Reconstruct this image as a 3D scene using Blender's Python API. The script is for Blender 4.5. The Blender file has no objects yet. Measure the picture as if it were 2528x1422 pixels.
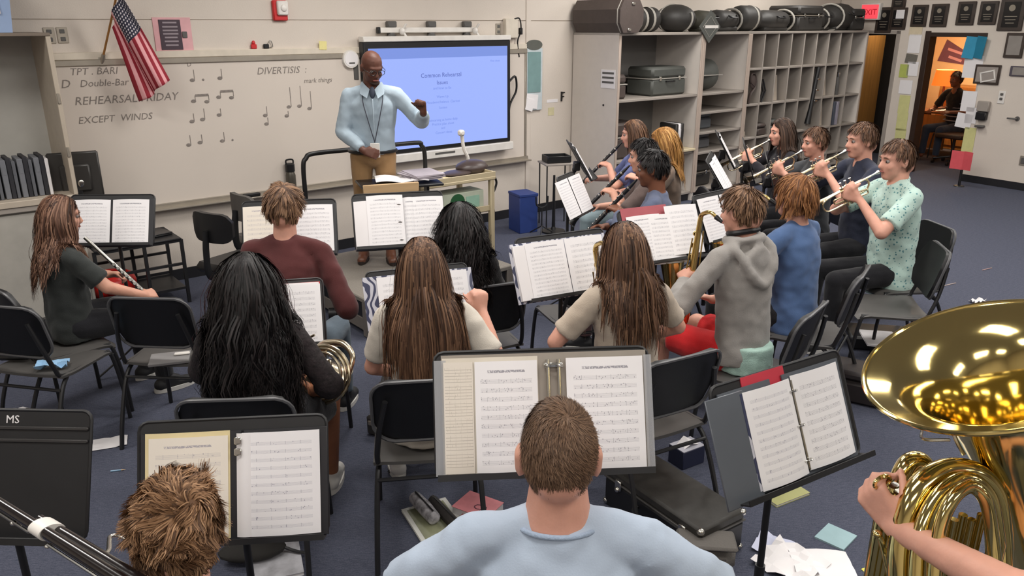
import bpy, math, random
import numpy as np
from mathutils import Matrix, Vector
random.seed(7)
rng = np.random.default_rng(7)
C = bpy.context.scene.collection
SC = bpy.context.scene
PI = math.pi

# ------------------------------------------------------------------ camera, world, lights, exposure
FPX, CX, CY, PITCH, H = 1936.0, 1264.0, 711.0, math.radians(18.63), 2.15
cam_d = bpy.data.cameras.new('camera')
cam_d.sensor_width = 36.0
cam_d.lens = FPX / 2528.0 * 36.0
cam_d.clip_start = 0.05
cam = bpy.data.objects.new('camera', cam_d)
C.objects.link(cam)
cam.location = (0, 0, H)
cam.rotation_euler = (PI / 2 - PITCH, 0, 0)
SC.camera = cam
w_ = bpy.data.worlds.new('world')
SC.world = w_
w_.use_nodes = True
w_.node_tree.nodes['Background'].inputs[0].default_value = (0.55, 0.58, 0.62, 1)
w_.node_tree.nodes['Background'].inputs[1].default_value = 0.15
SC.view_settings.view_transform = 'Standard'
SC.view_settings.look = 'None'
SC.view_settings.gamma = 1.0
SC.view_settings.use_curve_mapping = False
SC.view_settings.exposure = 0.07
CEIL = 3.35
LIGHT_POS = [(x, y) for y in (-1.2, 1.2, 3.6, 6.0, 8.4, 10.8) for x in (-3.0, -0.6, 1.8, 4.2, 6.6)
             if (x + 3.68) * 0.6294 - (y - 6.01) * 0.7771 > 0.8 and (x - 6.5) * -0.8412 + (y - 11.2) * -0.5407 > 0.6]
for (lx, ly) in LIGHT_POS:
    ld = bpy.data.lights.new('ceiling_lamp', 'AREA')
    ld.shape = 'RECTANGLE'
    ld.size, ld.size_y = 1.15, 0.5
    ld.energy = (21 if ly < 2 else 32 if ly < 5 else 43) * (0.45 if lx > 5 else 0.8 if lx > 3 else 1.0)
    ld.color = (1.0, 0.965, 0.925)
    lo = bpy.data.objects.new('ceiling_lamp', ld)
    lo.location = (lx, ly, CEIL - 0.03)
    C.objects.link(lo)

# ------------------------------------------------------------------ picture geometry -> places in the room
CP, SP = math.cos(PITCH), math.sin(PITCH)
def ray(px, py):
    u, v = (px - CX) / FPX, (py - CY) / FPX
    return np.array([u, CP - v * SP, -SP - v * CP])
O3 = np.array([0, 0, H])
def at_z(px, py, z=0.0):
    r = ray(px, py); return O3 + r * ((z - H) / r[2])
def at_y(px, py, y):
    r = ray(px, py); return O3 + r * (y / r[1])
FA, FU, FN = np.array([-3.68, 6.01]), np.array([0.7771, 0.6294]), np.array([0.6294, -0.7771])
RA, RU, RN = np.array([6.5, 11.2]), np.array([0.5407, -0.8412]), np.array([-0.8412, -0.5407])
def on_plane(px, py, A, U, N, d=0.0):
    r = ray(px, py); t = (d + A @ N) / (r[:2] @ N)
    return (r[:2] * t - A) @ U, H + t * r[2]
def fw(px, py, d=0.0): return on_plane(px, py, FA, FU, FN, d)
def rw(px, py, d=0.0): return on_plane(px, py, RA, RU, RN, d)
FROT = math.atan2(FU[1], FU[0])
RROT = math.atan2(RU[1], RU[0])
def fpos(u, d=0.0): return FA + FU * u + FN * d
def rpos(u, d=0.0): return RA + RU * u + RN * d

# ------------------------------------------------------------------ materials
def lin(c):
    return tuple(((x / 255) / 12.92 if x / 255 <= 0.04045 else ((x / 255 + 0.055) / 1.055) ** 2.4) for x in c)
_mats = {}
def mat(name, col, rough=0.6, metal=0.0, var=0.06, vscale=12.0, bump=0.0, bscale=60.0, emit=None, estr=0.0,
        alpha=None, spec=0.5, sheen=0.0, stretch=None, trans=0.0, coat=0.0):
    if name in _mats: return _mats[name]
    m = bpy.data.materials.new(name); m.use_nodes = True
    nt = m.node_tree; N = nt.nodes; L = nt.links
    b = N['Principled BSDF']
    c = lin(col)
    b.inputs['Base Color'].default_value = (*c, 1)
    b.inputs['Roughness'].default_value = rough
    b.inputs['Metallic'].default_value = metal
    b.inputs['Specular IOR Level'].default_value = spec
    b.inputs['Sheen Weight'].default_value = sheen
    b.inputs['Transmission Weight'].default_value = trans
    b.inputs['Coat Weight'].default_value = coat
    if alpha is not None: b.inputs['Alpha'].default_value = alpha
    if emit is not None:
        b.inputs['Emission Color'].default_value = (*lin(emit), 1)
        b.inputs['Emission Strength'].default_value = estr
    tc = N.new('ShaderNodeTexCoord')
    src = tc.outputs['Object']
    if stretch:
        mp = N.new('ShaderNodeMapping'); mp.inputs['Scale'].default_value = stretch
        L.new(src, mp.inputs['Vector']); src = mp.outputs['Vector']
    if var > 0:
        nz = N.new('ShaderNodeTexNoise'); nz.inputs['Scale'].default_value = vscale; nz.inputs['Detail'].default_value = 4
        L.new(src, nz.inputs['Vector'])
        mr = N.new('ShaderNodeMapRange')
        mr.inputs[1].default_value = 0.3; mr.inputs[2].default_value = 0.7
        mr.inputs[3].default_value = 1 - var; mr.inputs[4].default_value = 1 + var
        L.new(nz.outputs['Fac'], mr.inputs[0])
        mx = N.new('ShaderNodeVectorMath'); mx.operation = 'SCALE'
        mx.inputs[0].default_value = c
        L.new(mr.outputs[0], mx.inputs['Scale'])
        L.new(mx.outputs[0], b.inputs['Base Color'])
    if bump > 0:
        n2 = N.new('ShaderNodeTexNoise'); n2.inputs['Scale'].default_value = bscale; n2.inputs['Detail'].default_value = 3
        L.new(src, n2.inputs['Vector'])
        bp = N.new('ShaderNodeBump'); bp.inputs['Strength'].default_value = bump; bp.inputs['Distance'].default_value = 0.01
        L.new(n2.outputs['Fac'], bp.inputs['Height']); L.new(bp.outputs[0], b.inputs['Normal'])
    _mats[name] = m
    return m
def node_mat(name):
    m = bpy.data.materials.new(name); m.use_nodes = True
    return m, m.node_tree.nodes, m.node_tree.links, m.node_tree.nodes['Principled BSDF']
def mth(N, L, op, a, b=None, c=None):
    n = N.new('ShaderNodeMath'); n.operation = op
    for i, x in enumerate((a, b, c)):
        if x is None: continue
        if hasattr(x, 'links'): L.new(x, n.inputs[i])
        else: n.inputs[i].default_value = x
    return n.outputs[0]
def mixc(N, L, fac, a, b):
    n = N.new('ShaderNodeMix'); n.data_type = 'RGBA'
    if hasattr(fac, 'links'): L.new(fac, n.inputs[0])
    else: n.inputs[0].default_value = fac
    for i, x in ((6, a), (7, b)):
        if hasattr(x, 'links'): L.new(x, n.inputs[i])
        else: n.inputs[i].default_value = (*lin(x), 1)
    return n.outputs[2]
def sheet_mat(name, rows, paper=(236, 234, 236), ink=(120, 118, 130), title=True, mx=0.09, top=0.86, bot=0.05, gap=0.5, dens=0.5):
    """printed page of music: staves with blots of notes, in Generated coordinates of a flat page"""
    if name in _mats: return _mats[name]
    m, N, L, b = node_mat(name)
    tc = N.new('ShaderNodeTexCoord'); sx = N.new('ShaderNodeSeparateXYZ'); L.new(tc.outputs['Generated'], sx.inputs[0])
    x, y = sx.outputs[0], sx.outputs[1]
    v = mth(N, L, 'MULTIPLY', mth(N, L, 'DIVIDE', mth(N, L, 'SUBTRACT', y, bot), top - bot), float(rows))
    fr = mth(N, L, 'FRACT', v)
    inside = mth(N, L, 'MULTIPLY', mth(N, L, 'GREATER_THAN', y, bot), mth(N, L, 'LESS_THAN', y, top))
    inx = mth(N, L, 'MULTIPLY', mth(N, L, 'GREATER_THAN', x, mx), mth(N, L, 'LESS_THAN', x, 1 - mx))
    band = mth(N, L, 'MULTIPLY', mth(N, L, 'GREATER_THAN', fr, 0.5 - gap / 2), mth(N, L, 'LESS_THAN', fr, 0.5 + gap / 2))
    ln = mth(N, L, 'LESS_THAN', mth(N, L, 'FRACT', mth(N, L, 'MULTIPLY', mth(N, L, 'SUBTRACT', fr, 0.5 - gap / 2), 4.99 / gap)), 0.22)
    mp = N.new('ShaderNodeMapping'); mp.inputs['Scale'].default_value = (60, rows * 5.0, 1); L.new(tc.outputs['Generated'], mp.inputs['Vector'])
    vo = N.new('ShaderNodeTexVoronoi'); vo.inputs['Scale'].default_value = 1.0; L.new(mp.outputs[0], vo.inputs['Vector'])
    vc = N.new('ShaderNodeSeparateColor'); L.new(vo.outputs['Color'], vc.inputs[0])
    dots = mth(N, L, 'MULTIPLY', mth(N, L, 'LESS_THAN', vo.outputs['Distance'], 0.34), mth(N, L, 'GREATER_THAN', vc.outputs[0], 1 - dens * 0.5))
    bar = mth(N, L, 'LESS_THAN', mth(N, L, 'FRACT', mth(N, L, 'MULTIPLY', x, 5.3)), 0.03)
    ink_f = mth(N, L, 'MAXIMUM', mth(N, L, 'MULTIPLY', ln, 0.8), mth(N, L, 'MAXIMUM', dots, mth(N, L, 'MULTIPLY', bar, 0.7)))
    f = mth(N, L, 'MULTIPLY', mth(N, L, 'MULTIPLY', inside, inx), mth(N, L, 'MULTIPLY', band, ink_f))
    if title:
        t1 = mth(N, L, 'MULTIPLY', mth(N, L, 'GREATER_THAN', y, 0.895), mth(N, L, 'LESS_THAN', y, 0.918))
        t2 = mth(N, L, 'MULTIPLY', mth(N, L, 'GREATER_THAN', x, 0.2), mth(N, L, 'LESS_THAN', x, 0.8))
        nz = N.new('ShaderNodeTexNoise'); nz.inputs['Scale'].default_value = 60; L.new(tc.outputs['Generated'], nz.inputs['Vector'])
        f = mth(N, L, 'MAXIMUM', f, mth(N, L, 'MULTIPLY', mth(N, L, 'MULTIPLY', t1, t2), mth(N, L, 'GREATER_THAN', nz.outputs['Fac'], 0.45)))
    L.new(mixc(N, L, mth(N, L, 'MULTIPLY', f, 0.8), paper, ink), b.inputs['Base Color'])
    b.inputs['Roughness'].default_value = 0.55
    _mats[name] = m
    return m

# ------------------------------------------------------------------ mesh building
def M4(loc=(0, 0, 0), rz=0.0, rx=0.0, ry=0.0):
    return np.array(Matrix.Translation(loc) @ Matrix.Rotation(rz, 4, 'Z') @ Matrix.Rotation(ry, 4, 'Y') @ Matrix.Rotation(rx, 4, 'X'))
def frame(o, x, y, z):
    m = np.eye(4); m[:3, 0] = x; m[:3, 1] = y; m[:3, 2] = z; m[:3, 3] = o; return m
def nrm(v):
    v = np.asarray(v, float); return v / (np.linalg.norm(v) + 1e-12)
def catmull(pts, n=8, closed=False):
    P = np.asarray(pts, float); k = len(P); out = []
    for i in range(k if closed else k - 1):
        p0 = P[(i - 1) % k] if closed or i > 0 else 2 * P[0] - P[1]
        p1, p2 = P[i], P[(i + 1) % k]
        p3 = P[(i + 2) % k] if closed or i + 2 < k else 2 * P[-1] - P[-2]
        for t in np.linspace(0, 1, n, endpoint=False):
            out.append(0.5 * (2 * p1 + (p2 - p0) * t + (2 * p0 - 5 * p1 + 4 * p2 - p3) * t * t + (3 * p1 - p0 - 3 * p2 + p3) * t ** 3))
    if not closed: out.append(P[-1])
    return np.array(out)
class MB:
    def __init__(s): s.v = []; s.f = []; s.mi = []; s.n = 0; s.m = 0; s.M = None
    def add(s, V, F, M=None):
        V = np.asarray(V, float)
        if M is not None: V = V @ M[:3, :3].T + M[:3, 3]
        if s.M is not None: V = V @ s.M[:3, :3].T + s.M[:3, 3]
        s.v.append(V); n = s.n
        s.f += [tuple(i + n for i in f) for f in F]; s.mi += [s.m] * len(F); s.n += len(V)
        return s
    def box(s, c, size, M=None, bev=0.0):
        hx, hy, hz = [max(q / 2, 1e-5) for q in size]; c = np.asarray(c, float)
        if bev <= 0:
            V = [c + np.array((x * hx, y * hy, z * hz)) for z in (-1, 1) for y in (-1, 1) for x in (-1, 1)]
            return s.add(V, [(0, 2, 3, 1), (4, 5, 7, 6), (0, 1, 5, 4), (2, 6, 7, 3), (0, 4, 6, 2), (1, 3, 7, 5)], M)
        b = min(bev, hx * .95, hy * .95, hz * .95); V = []; ix = {}
        for sx in (-1, 1):
            for sy in (-1, 1):
                for sz in (-1, 1):
                    for a in range(3):
                        d = [hx, hy, hz]; 
                        for q in range(3):
                            if q != a: d[q] -= b
                        ix[sx, sy, sz, a] = len(V); V.append(c + np.array((sx * d[0], sy * d[1], sz * d[2])))
        F = []
        g = lambda sg, a: ix[sg[0], sg[1], sg[2], a]
        for a in range(3):
            p, q = (a + 1) % 3, (a + 2) % 3
            for sa in (-1, 1):
                cyc = []
                for sp, sq in ((-1, -1), (1, -1), (1, 1), (-1, 1)):
                    sg = [0, 0, 0]; sg[a] = sa; sg[p] = sp; sg[q] = sq; cyc.append(g(sg, a))
                F.append(tuple(cyc if sa > 0 else cyc[::-1]))
            for sp in (-1, 1):
                for sq in (-1, 1):
                    lo = [0, 0, 0]; lo[a] = -1; lo[p] = sp; lo[q] = sq; hi = list(lo); hi[a] = 1
                    fc = (g(lo, p), g(hi, p), g(hi, q), g(lo, q))
                    F.append(fc if sp * sq < 0 else fc[::-1])
        for sx in (-1, 1):
            for sy in (-1, 1):
                for sz in (-1, 1):
                    t = tuple(ix[sx, sy, sz, a] for a in range(3))
                    F.append(t if sx * sy * sz > 0 else t[::-1])
        return s.add(V, F, M)
    def tube(s, pts, r, n=10, closed=False, cap=True, M=None, flat=1.0, up=None):
        P = np.asarray(pts, float); k = len(P)
        r = np.full(k, r, float) if np.isscalar(r) else np.asarray(r, float)
        T = np.empty_like(P)
        if closed: T = np.roll(P, -1, 0) - np.roll(P, 1, 0)
        else:
            T[1:-1] = P[2:] - P[:-2]; T[0] = P[1] - P[0]; T[-1] = P[-1] - P[-2]
        T /= np.linalg.norm(T, axis=1)[:, None] + 1e-12
        a = np.array(up if up is not None else ((0, 0, 1) if abs(T[0][2]) < .9 else (1, 0, 0)), float)
        A = nrm(a - T[0] * (a @ T[0])); V = []
        ang = np.linspace(0, 2 * PI, n, endpoint=False)
        for i in range(k):
            A = nrm(A - T[i] * (A @ T[i])); B = np.cross(T[i], A)
            V.append(P[i] + r[i] * (np.cos(ang)[:, None] * A * flat + np.sin(ang)[:, None] * B))
        V = np.concatenate(V); F = []
        for i in range(k if closed else k - 1):
            j = (i + 1) % k
            for q in range(n):
                w = (q + 1) % n
                F.append((i * n + q, i * n + w, j * n + w, j * n + q))
        if cap and not closed:
            F.append(tuple(range(n - 1, -1, -1))); F.append(tuple(range((k - 1) * n, k * n)))
        return s.add(V, F, M)
    def cyl(s, p0, p1, r0, r1=None, n=14, cap=True, M=None):
        return s.tube([p0, p1], [r0, r0 if r1 is None else r1], n, cap=cap, M=M)
    def lathe(s, prof, n=24, M=None, cap=False):
        ang = np.linspace(0, 2 * PI, n, endpoint=False); V = []
        for r, z in prof:
            V += [(r * math.cos(t), r * math.sin(t), z) for t in ang]
        F = []
        for i in range(len(prof) - 1):
            for q in range(n):
                w = (q + 1) % n
                F.append((i * n + q, i * n + w, (i + 1) * n + w, (i + 1) * n + q))
        if cap:
            F.append(tuple(range(n - 1, -1, -1))); k = len(prof) - 1; F.append(tuple(range(k * n, (k + 1) * n)))
        return s.add(V, F, M)
    def ell(s, c, r, M=None, nu=14, nv=9):
        if np.isscalar(r): r = (r, r, r)
        V = [(0, 0, -1)]
        for i in range(1, nv):
            t = PI * i / nv - PI / 2
            V += [(math.cos(t) * math.cos(2 * PI * j / nu), math.cos(t) * math.sin(2 * PI * j / nu), math.sin(t)) for j in range(nu)]
        V.append((0, 0, 1)); V = np.array(V) * np.array(r) + np.array(c); F = []
        for j in range(nu):
            w = (j + 1) % nu
            F.append((0, 1 + w, 1 + j))
            for i in range(nv - 2):
                a = 1 + i * nu
                F.append((a + j, a + w, a + nu + w, a + nu + j))
            F.append((1 + (nv - 2) * nu + j, 1 + (nv - 2) * nu + w, len(V) - 1))
        return s.add(V, F, M)
    def caps(s, p0, p1, r0, r1=None, n=10):
        r1 = r0 if r1 is None else r1
        p0 = np.asarray(p0, float); p1 = np.asarray(p1, float)
        d = p1 - p0; L = np.linalg.norm(d)
        if L < 1e-6: return s.ell(p0, r0)
        d /= L; P = []; R = []
        for t in (-.98, -.8, -.45, 0): P.append(p0 + d * r0 * t); R.append(r0 * math.sqrt(max(1 - t * t, .02)))
        for t in (0, .45, .8, .98): P.append(p1 + d * r1 * t); R.append(r1 * math.sqrt(max(1 - t * t, .02)))
        return s.tube(P, R, n)
    def prism(s, poly, h, M=None, z0=0.0):
        k = len(poly); V = [(x, y, z0) for x, y in poly] + [(x, y, z0 + h) for x, y in poly]
        F = [tuple(range(k - 1, -1, -1)), tuple(range(k, 2 * k))] + [(i, (i + 1) % k, k + (i + 1) % k, k + i) for i in range(k)]
        return s.add(V, F, M)
    def sheet(s, G, th=0.0, M=None):
        """surface through a grid of points, doubled at a thickness"""
        G = np.asarray(G, float); a, b = G.shape[:2]
        V = G.reshape(-1, 3); F = [(i * b + j, i * b + j + 1, (i + 1) * b + j + 1, (i + 1) * b + j) for i in range(a - 1) for j in range(b - 1)]
        if th <= 0: return s.add(V, F, M)
        du = np.gradient(G, axis=0); dv = np.gradient(G, axis=1)
        n = np.cross(dv, du); n /= np.linalg.norm(n, axis=2)[..., None] + 1e-12
        V2 = (G + n * th).reshape(-1, 3); k = a * b
        F2 = [tuple(i + k for i in f) for f in F]; F1 = [f[::-1] for f in F]
        ring = [j for j in range(b)] + [i * b + b - 1 for i in range(1, a)] + [(a - 1) * b + j for j in range(b - 2, -1, -1)] + [i * b for i in range(a - 2, 0, -1)]
        S = [(ring[i], ring[(i + 1) % len(ring)], ring[(i + 1) % len(ring)] + k, ring[i] + k) for i in range(len(ring))]
        return s.add(np.concatenate([V, V2]), F1 + F2 + S, M)
    def build(s, name, mats, parent=None, loc=(0, 0, 0), rot=(0, 0, 0), smooth=40, link=True):
        me = bpy.data.meshes.new(name)
        V = np.concatenate(s.v) if s.v else np.zeros((0, 3))
        me.from_pydata(V.tolist(), [], s.f)
        for m in (mats if isinstance(mats, (list, tuple)) else [mats]): me.materials.append(m)
        if any(s.mi): me.polygons.foreach_set('material_index', s.mi)
        if smooth:
            me.shade_smooth()
            if smooth < 180: me.set_sharp_from_angle(angle=math.radians(smooth))
        me.update()
        o = bpy.data.objects.new(name, me)
        o.location = loc; o.rotation_euler = rot
        if parent is not None: o.parent = parent
        C.objects.link(o)
        return o
def tag(o, label, cat, group=None):
    o['label'] = label; o['category'] = cat
    if group: o['group'] = group
    return o
def structure(o): o['kind'] = 'structure'; return o
def thing(name, label, cat, loc=(0, 0, 0), rz=0.0, group=None, rot=None):
    o = bpy.data.objects.new(name, None); o.empty_display_size = 0.05
    o.location = loc; o.rotation_euler = rot if rot is not None else (0, 0, rz)
    C.objects.link(o)
    return tag(o, label, cat, group)
def dup(root, loc, rot, label=None, group=None):
    r = root.copy(); C.objects.link(r); r.location = loc
    r.rotation_euler = rot if hasattr(rot, '__len__') else (0, 0, rot)
    if label: r['label'] = label
    if group: r['group'] = group
    for ch in list(root.children):
        c = ch.copy(); C.objects.link(c); c.parent = r
        for g in list(ch.children):
            d = g.copy(); C.objects.link(d); d.parent = c
    return r
def one(name, mats, fn, label=None, cat=None, group=None, parent=None, loc=(0, 0, 0), rot=(0, 0, 0), smooth=40):
    b = MB(); fn(b); o = b.build(name, mats, parent, loc, rot, smooth)
    if label: tag(o, label, cat, group)
    return o
def text(name, body, size, m, parent, M, ext=0.0008, align='LEFT', shear=0.0):
    """flat lettering turned into a mesh"""
    cu = bpy.data.curves.new(name, 'FONT'); cu.body = body; cu.size = size; cu.extrude = ext
    cu.align_x = align; cu.shear = shear; cu.resolution_u = 2
    t = bpy.data.objects.new(name, cu); C.objects.link(t)
    dg = bpy.context.evaluated_depsgraph_get()
    me = bpy.data.meshes.new_from_object(t.evaluated_get(dg)); me.name = name
    bpy.data.objects.remove(t); bpy.data.curves.remove(cu)
    me.materials.clear(); me.materials.append(m)
    o = bpy.data.objects.new(name, me); C.objects.link(o)
    o.parent = parent; o.matrix_local = Matrix(M.tolist()) if isinstance(M, np.ndarray) else M
    return o
WALLTXT = np.array(Matrix.Rotation(PI / 2, 4, 'X'))     # lettering standing up on a wall, read from -Y
def wtext(name, body, size, m, parent, x, y, z, **k):
    T = np.eye(4); T[:3, 3] = (x, y, z)
    return text(name, body, size, m, parent, T @ WALLTXT, **k)
# ------------------------------------------------------------------ colours used all over
WALLM = mat('painted block wall', (212, 202, 191), 0.75, var=0.02, vscale=3, bump=0.12, bscale=90)
CEILM = mat('ceiling tile', (222, 220, 214), 0.9, var=0.03, vscale=30)
BASEM = mat('black rubber base', (28, 28, 32), 0.5)
WHITE = mat('white board enamel', (214, 204, 194), 0.25, var=0.015, vscale=2)
ALU = mat('dull aluminium', (168, 160, 148), 0.4, 0.6)
BLK = mat('black plastic', (22, 22, 24), 0.42, var=0.12)
BLKM = mat('black metal', (30, 30, 32), 0.45, 0.0, var=0.1)
GRYP = mat('grey plastic', (88, 86, 84), 0.5)
WHP = mat('white plastic', (226, 222, 216), 0.4)
PAPER = mat('white paper', (232, 229, 230), 0.7, var=0.015)
SILV = mat('silver plate', (200, 198, 192), 0.22, 1.0, var=0.03)
BRASS = mat('lacquered brass', (208, 180, 116), 0.19, 1.0, var=0.04, vscale=5)
GREYC = mat('grey cabinet laminate', (156, 148, 140), 0.5, var=0.03, vscale=4)
GREYI = mat('grey cabinet inside', (124, 121, 118), 0.6, var=0.04, vscale=4)
WOOD = mat('oak veneer', (150, 104, 52), 0.5, var=0.16, vscale=3, stretch=(8, 8, 0.6))
BEIGE = mat('beige enamel', (186, 172, 142), 0.45, var=0.05)
REDM = mat('red plastic', (200, 40, 42), 0.45)
INK = mat('dry marker ink', (132, 124, 118), 0.8, var=0.25, vscale=40)

# ------------------------------------------------------------------ carpet
m, N, L, b = node_mat('navy loop carpet')
tc = N.new('ShaderNodeTexCoord')
n1 = N.new('ShaderNodeTexNoise'); n1.inputs['Scale'].default_value = 160; n1.inputs['Detail'].default_value = 3; L.new(tc.outputs['Object'], n1.inputs['Vector'])
mp = N.new('ShaderNodeMapping'); mp.inputs['Rotation'].default_value = (0, 0, 0.5); mp.inputs['Scale'].default_value = (14, 70, 1); L.new(tc.outputs['Object'], mp.inputs['Vector'])
n2 = N.new('ShaderNodeTexNoise'); n2.inputs['Scale'].default_value = 2.2; n2.inputs['Detail'].default_value = 4; L.new(mp.outputs[0], n2.inputs['Vector'])
r2 = N.new('ShaderNodeValToRGB'); r2.color_ramp.elements[0].position = 0.35; r2.color_ramp.elements[1].position = 0.75
r2.color_ramp.elements[0].color = (*lin((60, 64, 78)), 1); r2.color_ramp.elements[1].color = (*lin((98, 101, 116)), 1); L.new(n2.outputs['Fac'], r2.inputs[0])
r1 = N.new('ShaderNodeValToRGB'); r1.color_ramp.elements[0].position = 0.3; r1.color_ramp.elements[1].position = 0.72
r1.color_ramp.elements[0].color = (*lin((58, 62, 78)), 1); r1.color_ramp.elements[1].color = (*lin((96, 99, 114)), 1); L.new(n1.outputs['Fac'], r1.inputs[0])
L.new(mixc(N, L, 0.45, r1.outputs[0], r2.outputs[0]), b.inputs['Base Color'])
b.inputs['Roughness'].default_value = 0.95; b.inputs['Specular IOR Level'].default_value = 0.2
bp = N.new('ShaderNodeBump'); bp.inputs['Strength'].default_value = 0.5; bp.inputs['Distance'].default_value = 0.006
L.new(n1.outputs['Fac'], bp.inputs['Height']); L.new(bp.outputs[0], b.inputs['Normal'])
CARPET = m
structure(one('floor', CARPET, lambda q: q.box((3.0, 6.5, -0.05), (20, 20, 0.1))))

# ------------------------------------------------------------------ room shell
def fbox(q, u0, u1, z0, z1, d0, d1, bev=0.0): q.box(((u0 + u1) / 2, -(d0 + d1) / 2, (z0 + z1) / 2), (abs(u1 - u0), abs(d1 - d0), abs(z1 - z0)), bev=bev)
FLOC = (FA[0], FA[1], 0); FR = (0, 0, FROT)
RLOC = (RA[0], RA[1], 0); RR = (0, 0, RROT)
ZS = 2.18
wfront = structure(one('wall_front', WALLM, lambda q: fbox(q, -3.4, 11.6, 0, CEIL, -0.25, -0.012), loc=FLOC, rot=FR))
for a, c in ((-3.4, 4.93), (5.0, 11.43)):
    one('block_course', WALLM, lambda q: (fbox(q, a, c, 0, ZS - 0.004, -0.012, 0)), parent=wfront)
    one('block_course', WALLM, lambda q: (fbox(q, a, c, ZS + 0.004, CEIL, -0.012, 0)), parent=wfront)
structure(one('trim_1', WALLM, lambda q: fbox(q, 4.93, 5.0, 0, CEIL, -0.01, 0.012, 0.004), loc=FLOC, rot=FR))
# right wall with two doorways
D1A, D1B, D2A, D2B, DH = -2.25, -1.35, -0.86, -0.06, 2.0
def right_wall(q):
    for a, c, z0, z1 in ((-2.385, D1A, 0, CEIL), (D1A, D1B, DH, CEIL), (D1B, D2A, 0, CEIL), (D2A, D2B, DH, CEIL), (D2B, 8.0, 0, CEIL)):
        fbox(q, a, c, z0, z1, -0.15, 0)
structure(one('wall_right', WALLM, right_wall, loc=RLOC, rot=RR))
structure(one('baseboard_right', BASEM, lambda q: (fbox(q, D2B + 0.02, 8, 0, 0.1, 0, 0.012), fbox(q, D1B + .02, D2A - .02, 0, 0.1, 0, 0.012)), loc=RLOC, rot=RR))
structure(one('baseboard_front', BASEM, lambda q: fbox(q, -2.5, 5.76, 0, 0.1, 0, 0.013), loc=FLOC, rot=FR))
pe = rpos(8.0)
structure(one('wall_far_right', WALLM, lambda q: q.box((pe[0] + 0.1, pe[1] / 2 - 1.6, CEIL / 2), (0.2, pe[1] + 3.2, CEIL))))
structure(one('wall_back', WALLM, lambda q: q.box((2.6, -3.1, CEIL / 2), (17.4, 0.2, CEIL))))
structure(one('wall_left', WALLM, lambda q: q.box((-6.0, 0.6, CEIL / 2), (0.2, 7.4, CEIL))))
structure(one('ceiling', CEILM, lambda q: q.box((2.4, 5.5, CEIL + 0.06), (17.5, 18, 0.12))))
FIXM = mat('lamp diffuser', (250, 248, 240), 0.5, var=0, emit=(255, 246, 228), estr=2.2)
ft = None
for i, (lx, ly) in enumerate(LIGHT_POS):
    lab = 'white recessed ceiling light panel with a glowing diffuser'
    if ft is None:
        ft = thing('ceiling_light', lab, 'ceiling light', (lx, ly, CEIL), group='ceiling light panels')
        one('frame', WHP, lambda q: [q.box((x, y, -0.004), sx) for x, y, sx in ((0, .29, (1.24, .03, .02)), (0, -.29, (1.24, .03, .02)), (.605, 0, (.03, .55, .02)), (-.605, 0, (.03, .55, .02)))], parent=ft)
        one('diffuser', FIXM, lambda q: q.box((0, 0, -0.003), (1.18, .55, .006)), parent=ft)
    else: dup(ft, (lx, ly, CEIL), 0)
# door frames and leaves
DARKW = mat('dark stained frame', (46, 30, 22), 0.5)
d1 = structure(one('door_1', GREYC, lambda q: (fbox(q, D1B - .01, D1B + .05, 0, DH + .05, -0.16, 0.015, .004), fbox(q, D1A, D1B + .05, DH, DH + .05, -0.16, 0.015, .004)), loc=RLOC, rot=RR))
lx = -1.93
one('door_leaf', mat('honey oak door', (182, 128, 66), 0.45, var=0.14, vscale=3, stretch=(8, 8, 0.6)), lambda q: q.box((0.42, 0, 0.99), (0.84, 0.045, 1.96), bev=.004), parent=d1, loc=(lx, 0.03, 0), rot=(0, 0, math.radians(102)))
ld = bpy.data.lights.new('added_corridor_fill', 'AREA'); ld.energy = 7; ld.size = .4; ld.color = (1.0, .86, .68)  # unseen fill light, added to brighten the oak door leaf
lo = bpy.data.objects.new('added_corridor_fill', ld); lo.location = (*rpos(-1.62, -.45), 2.38); C.objects.link(lo)
d2 = structure(one('door_2', DARKW, lambda q: (fbox(q, D2A - .05, D2A + .03, 0, DH + .05, -0.16, 0.015, .004), fbox(q, D2A - .05, D2B + .03, DH - .03, DH + .03, -0.16, 0.012, .004), fbox(q, D2B, D2B + .03, 0, DH, -0.16, 0.0, .004)), loc=RLOC, rot=RR))
# dark corridor behind the first doorway, lamplit office behind the second
DARKR = mat('painted corridor shade', (38, 32, 30), 0.9)  # corridor darkness put into the wall colour, so it stays dark when lit
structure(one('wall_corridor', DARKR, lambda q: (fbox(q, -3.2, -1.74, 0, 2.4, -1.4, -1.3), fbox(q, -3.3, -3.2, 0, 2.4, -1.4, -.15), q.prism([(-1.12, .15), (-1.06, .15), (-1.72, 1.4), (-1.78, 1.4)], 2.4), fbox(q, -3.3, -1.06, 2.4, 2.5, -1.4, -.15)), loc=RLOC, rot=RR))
OFFM = mat('office wall paint', (206, 176, 142), 0.85, var=0.03)
structure(one('wall_office', OFFM, lambda q: (fbox(q, -4.0, 1.6, 0, 2.5, -3.5, -3.4), fbox(q, -4.0, -3.9, 0, 2.5, -3.4, -1.42), fbox(q, 1.6, 1.7, 0, 2.5, -3.5, -.15), q.prism([(-1.05, .16), (-1.03, .16), (-1.69, 1.42), (-1.71, 1.42)], 2.5), fbox(q, -4.0, -1.7, 0, 2.5, -1.45, -1.42), fbox(q, -4.0, 1.7, 2.5, 2.6, -3.5, -.15)), loc=RLOC, rot=RR))

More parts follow.
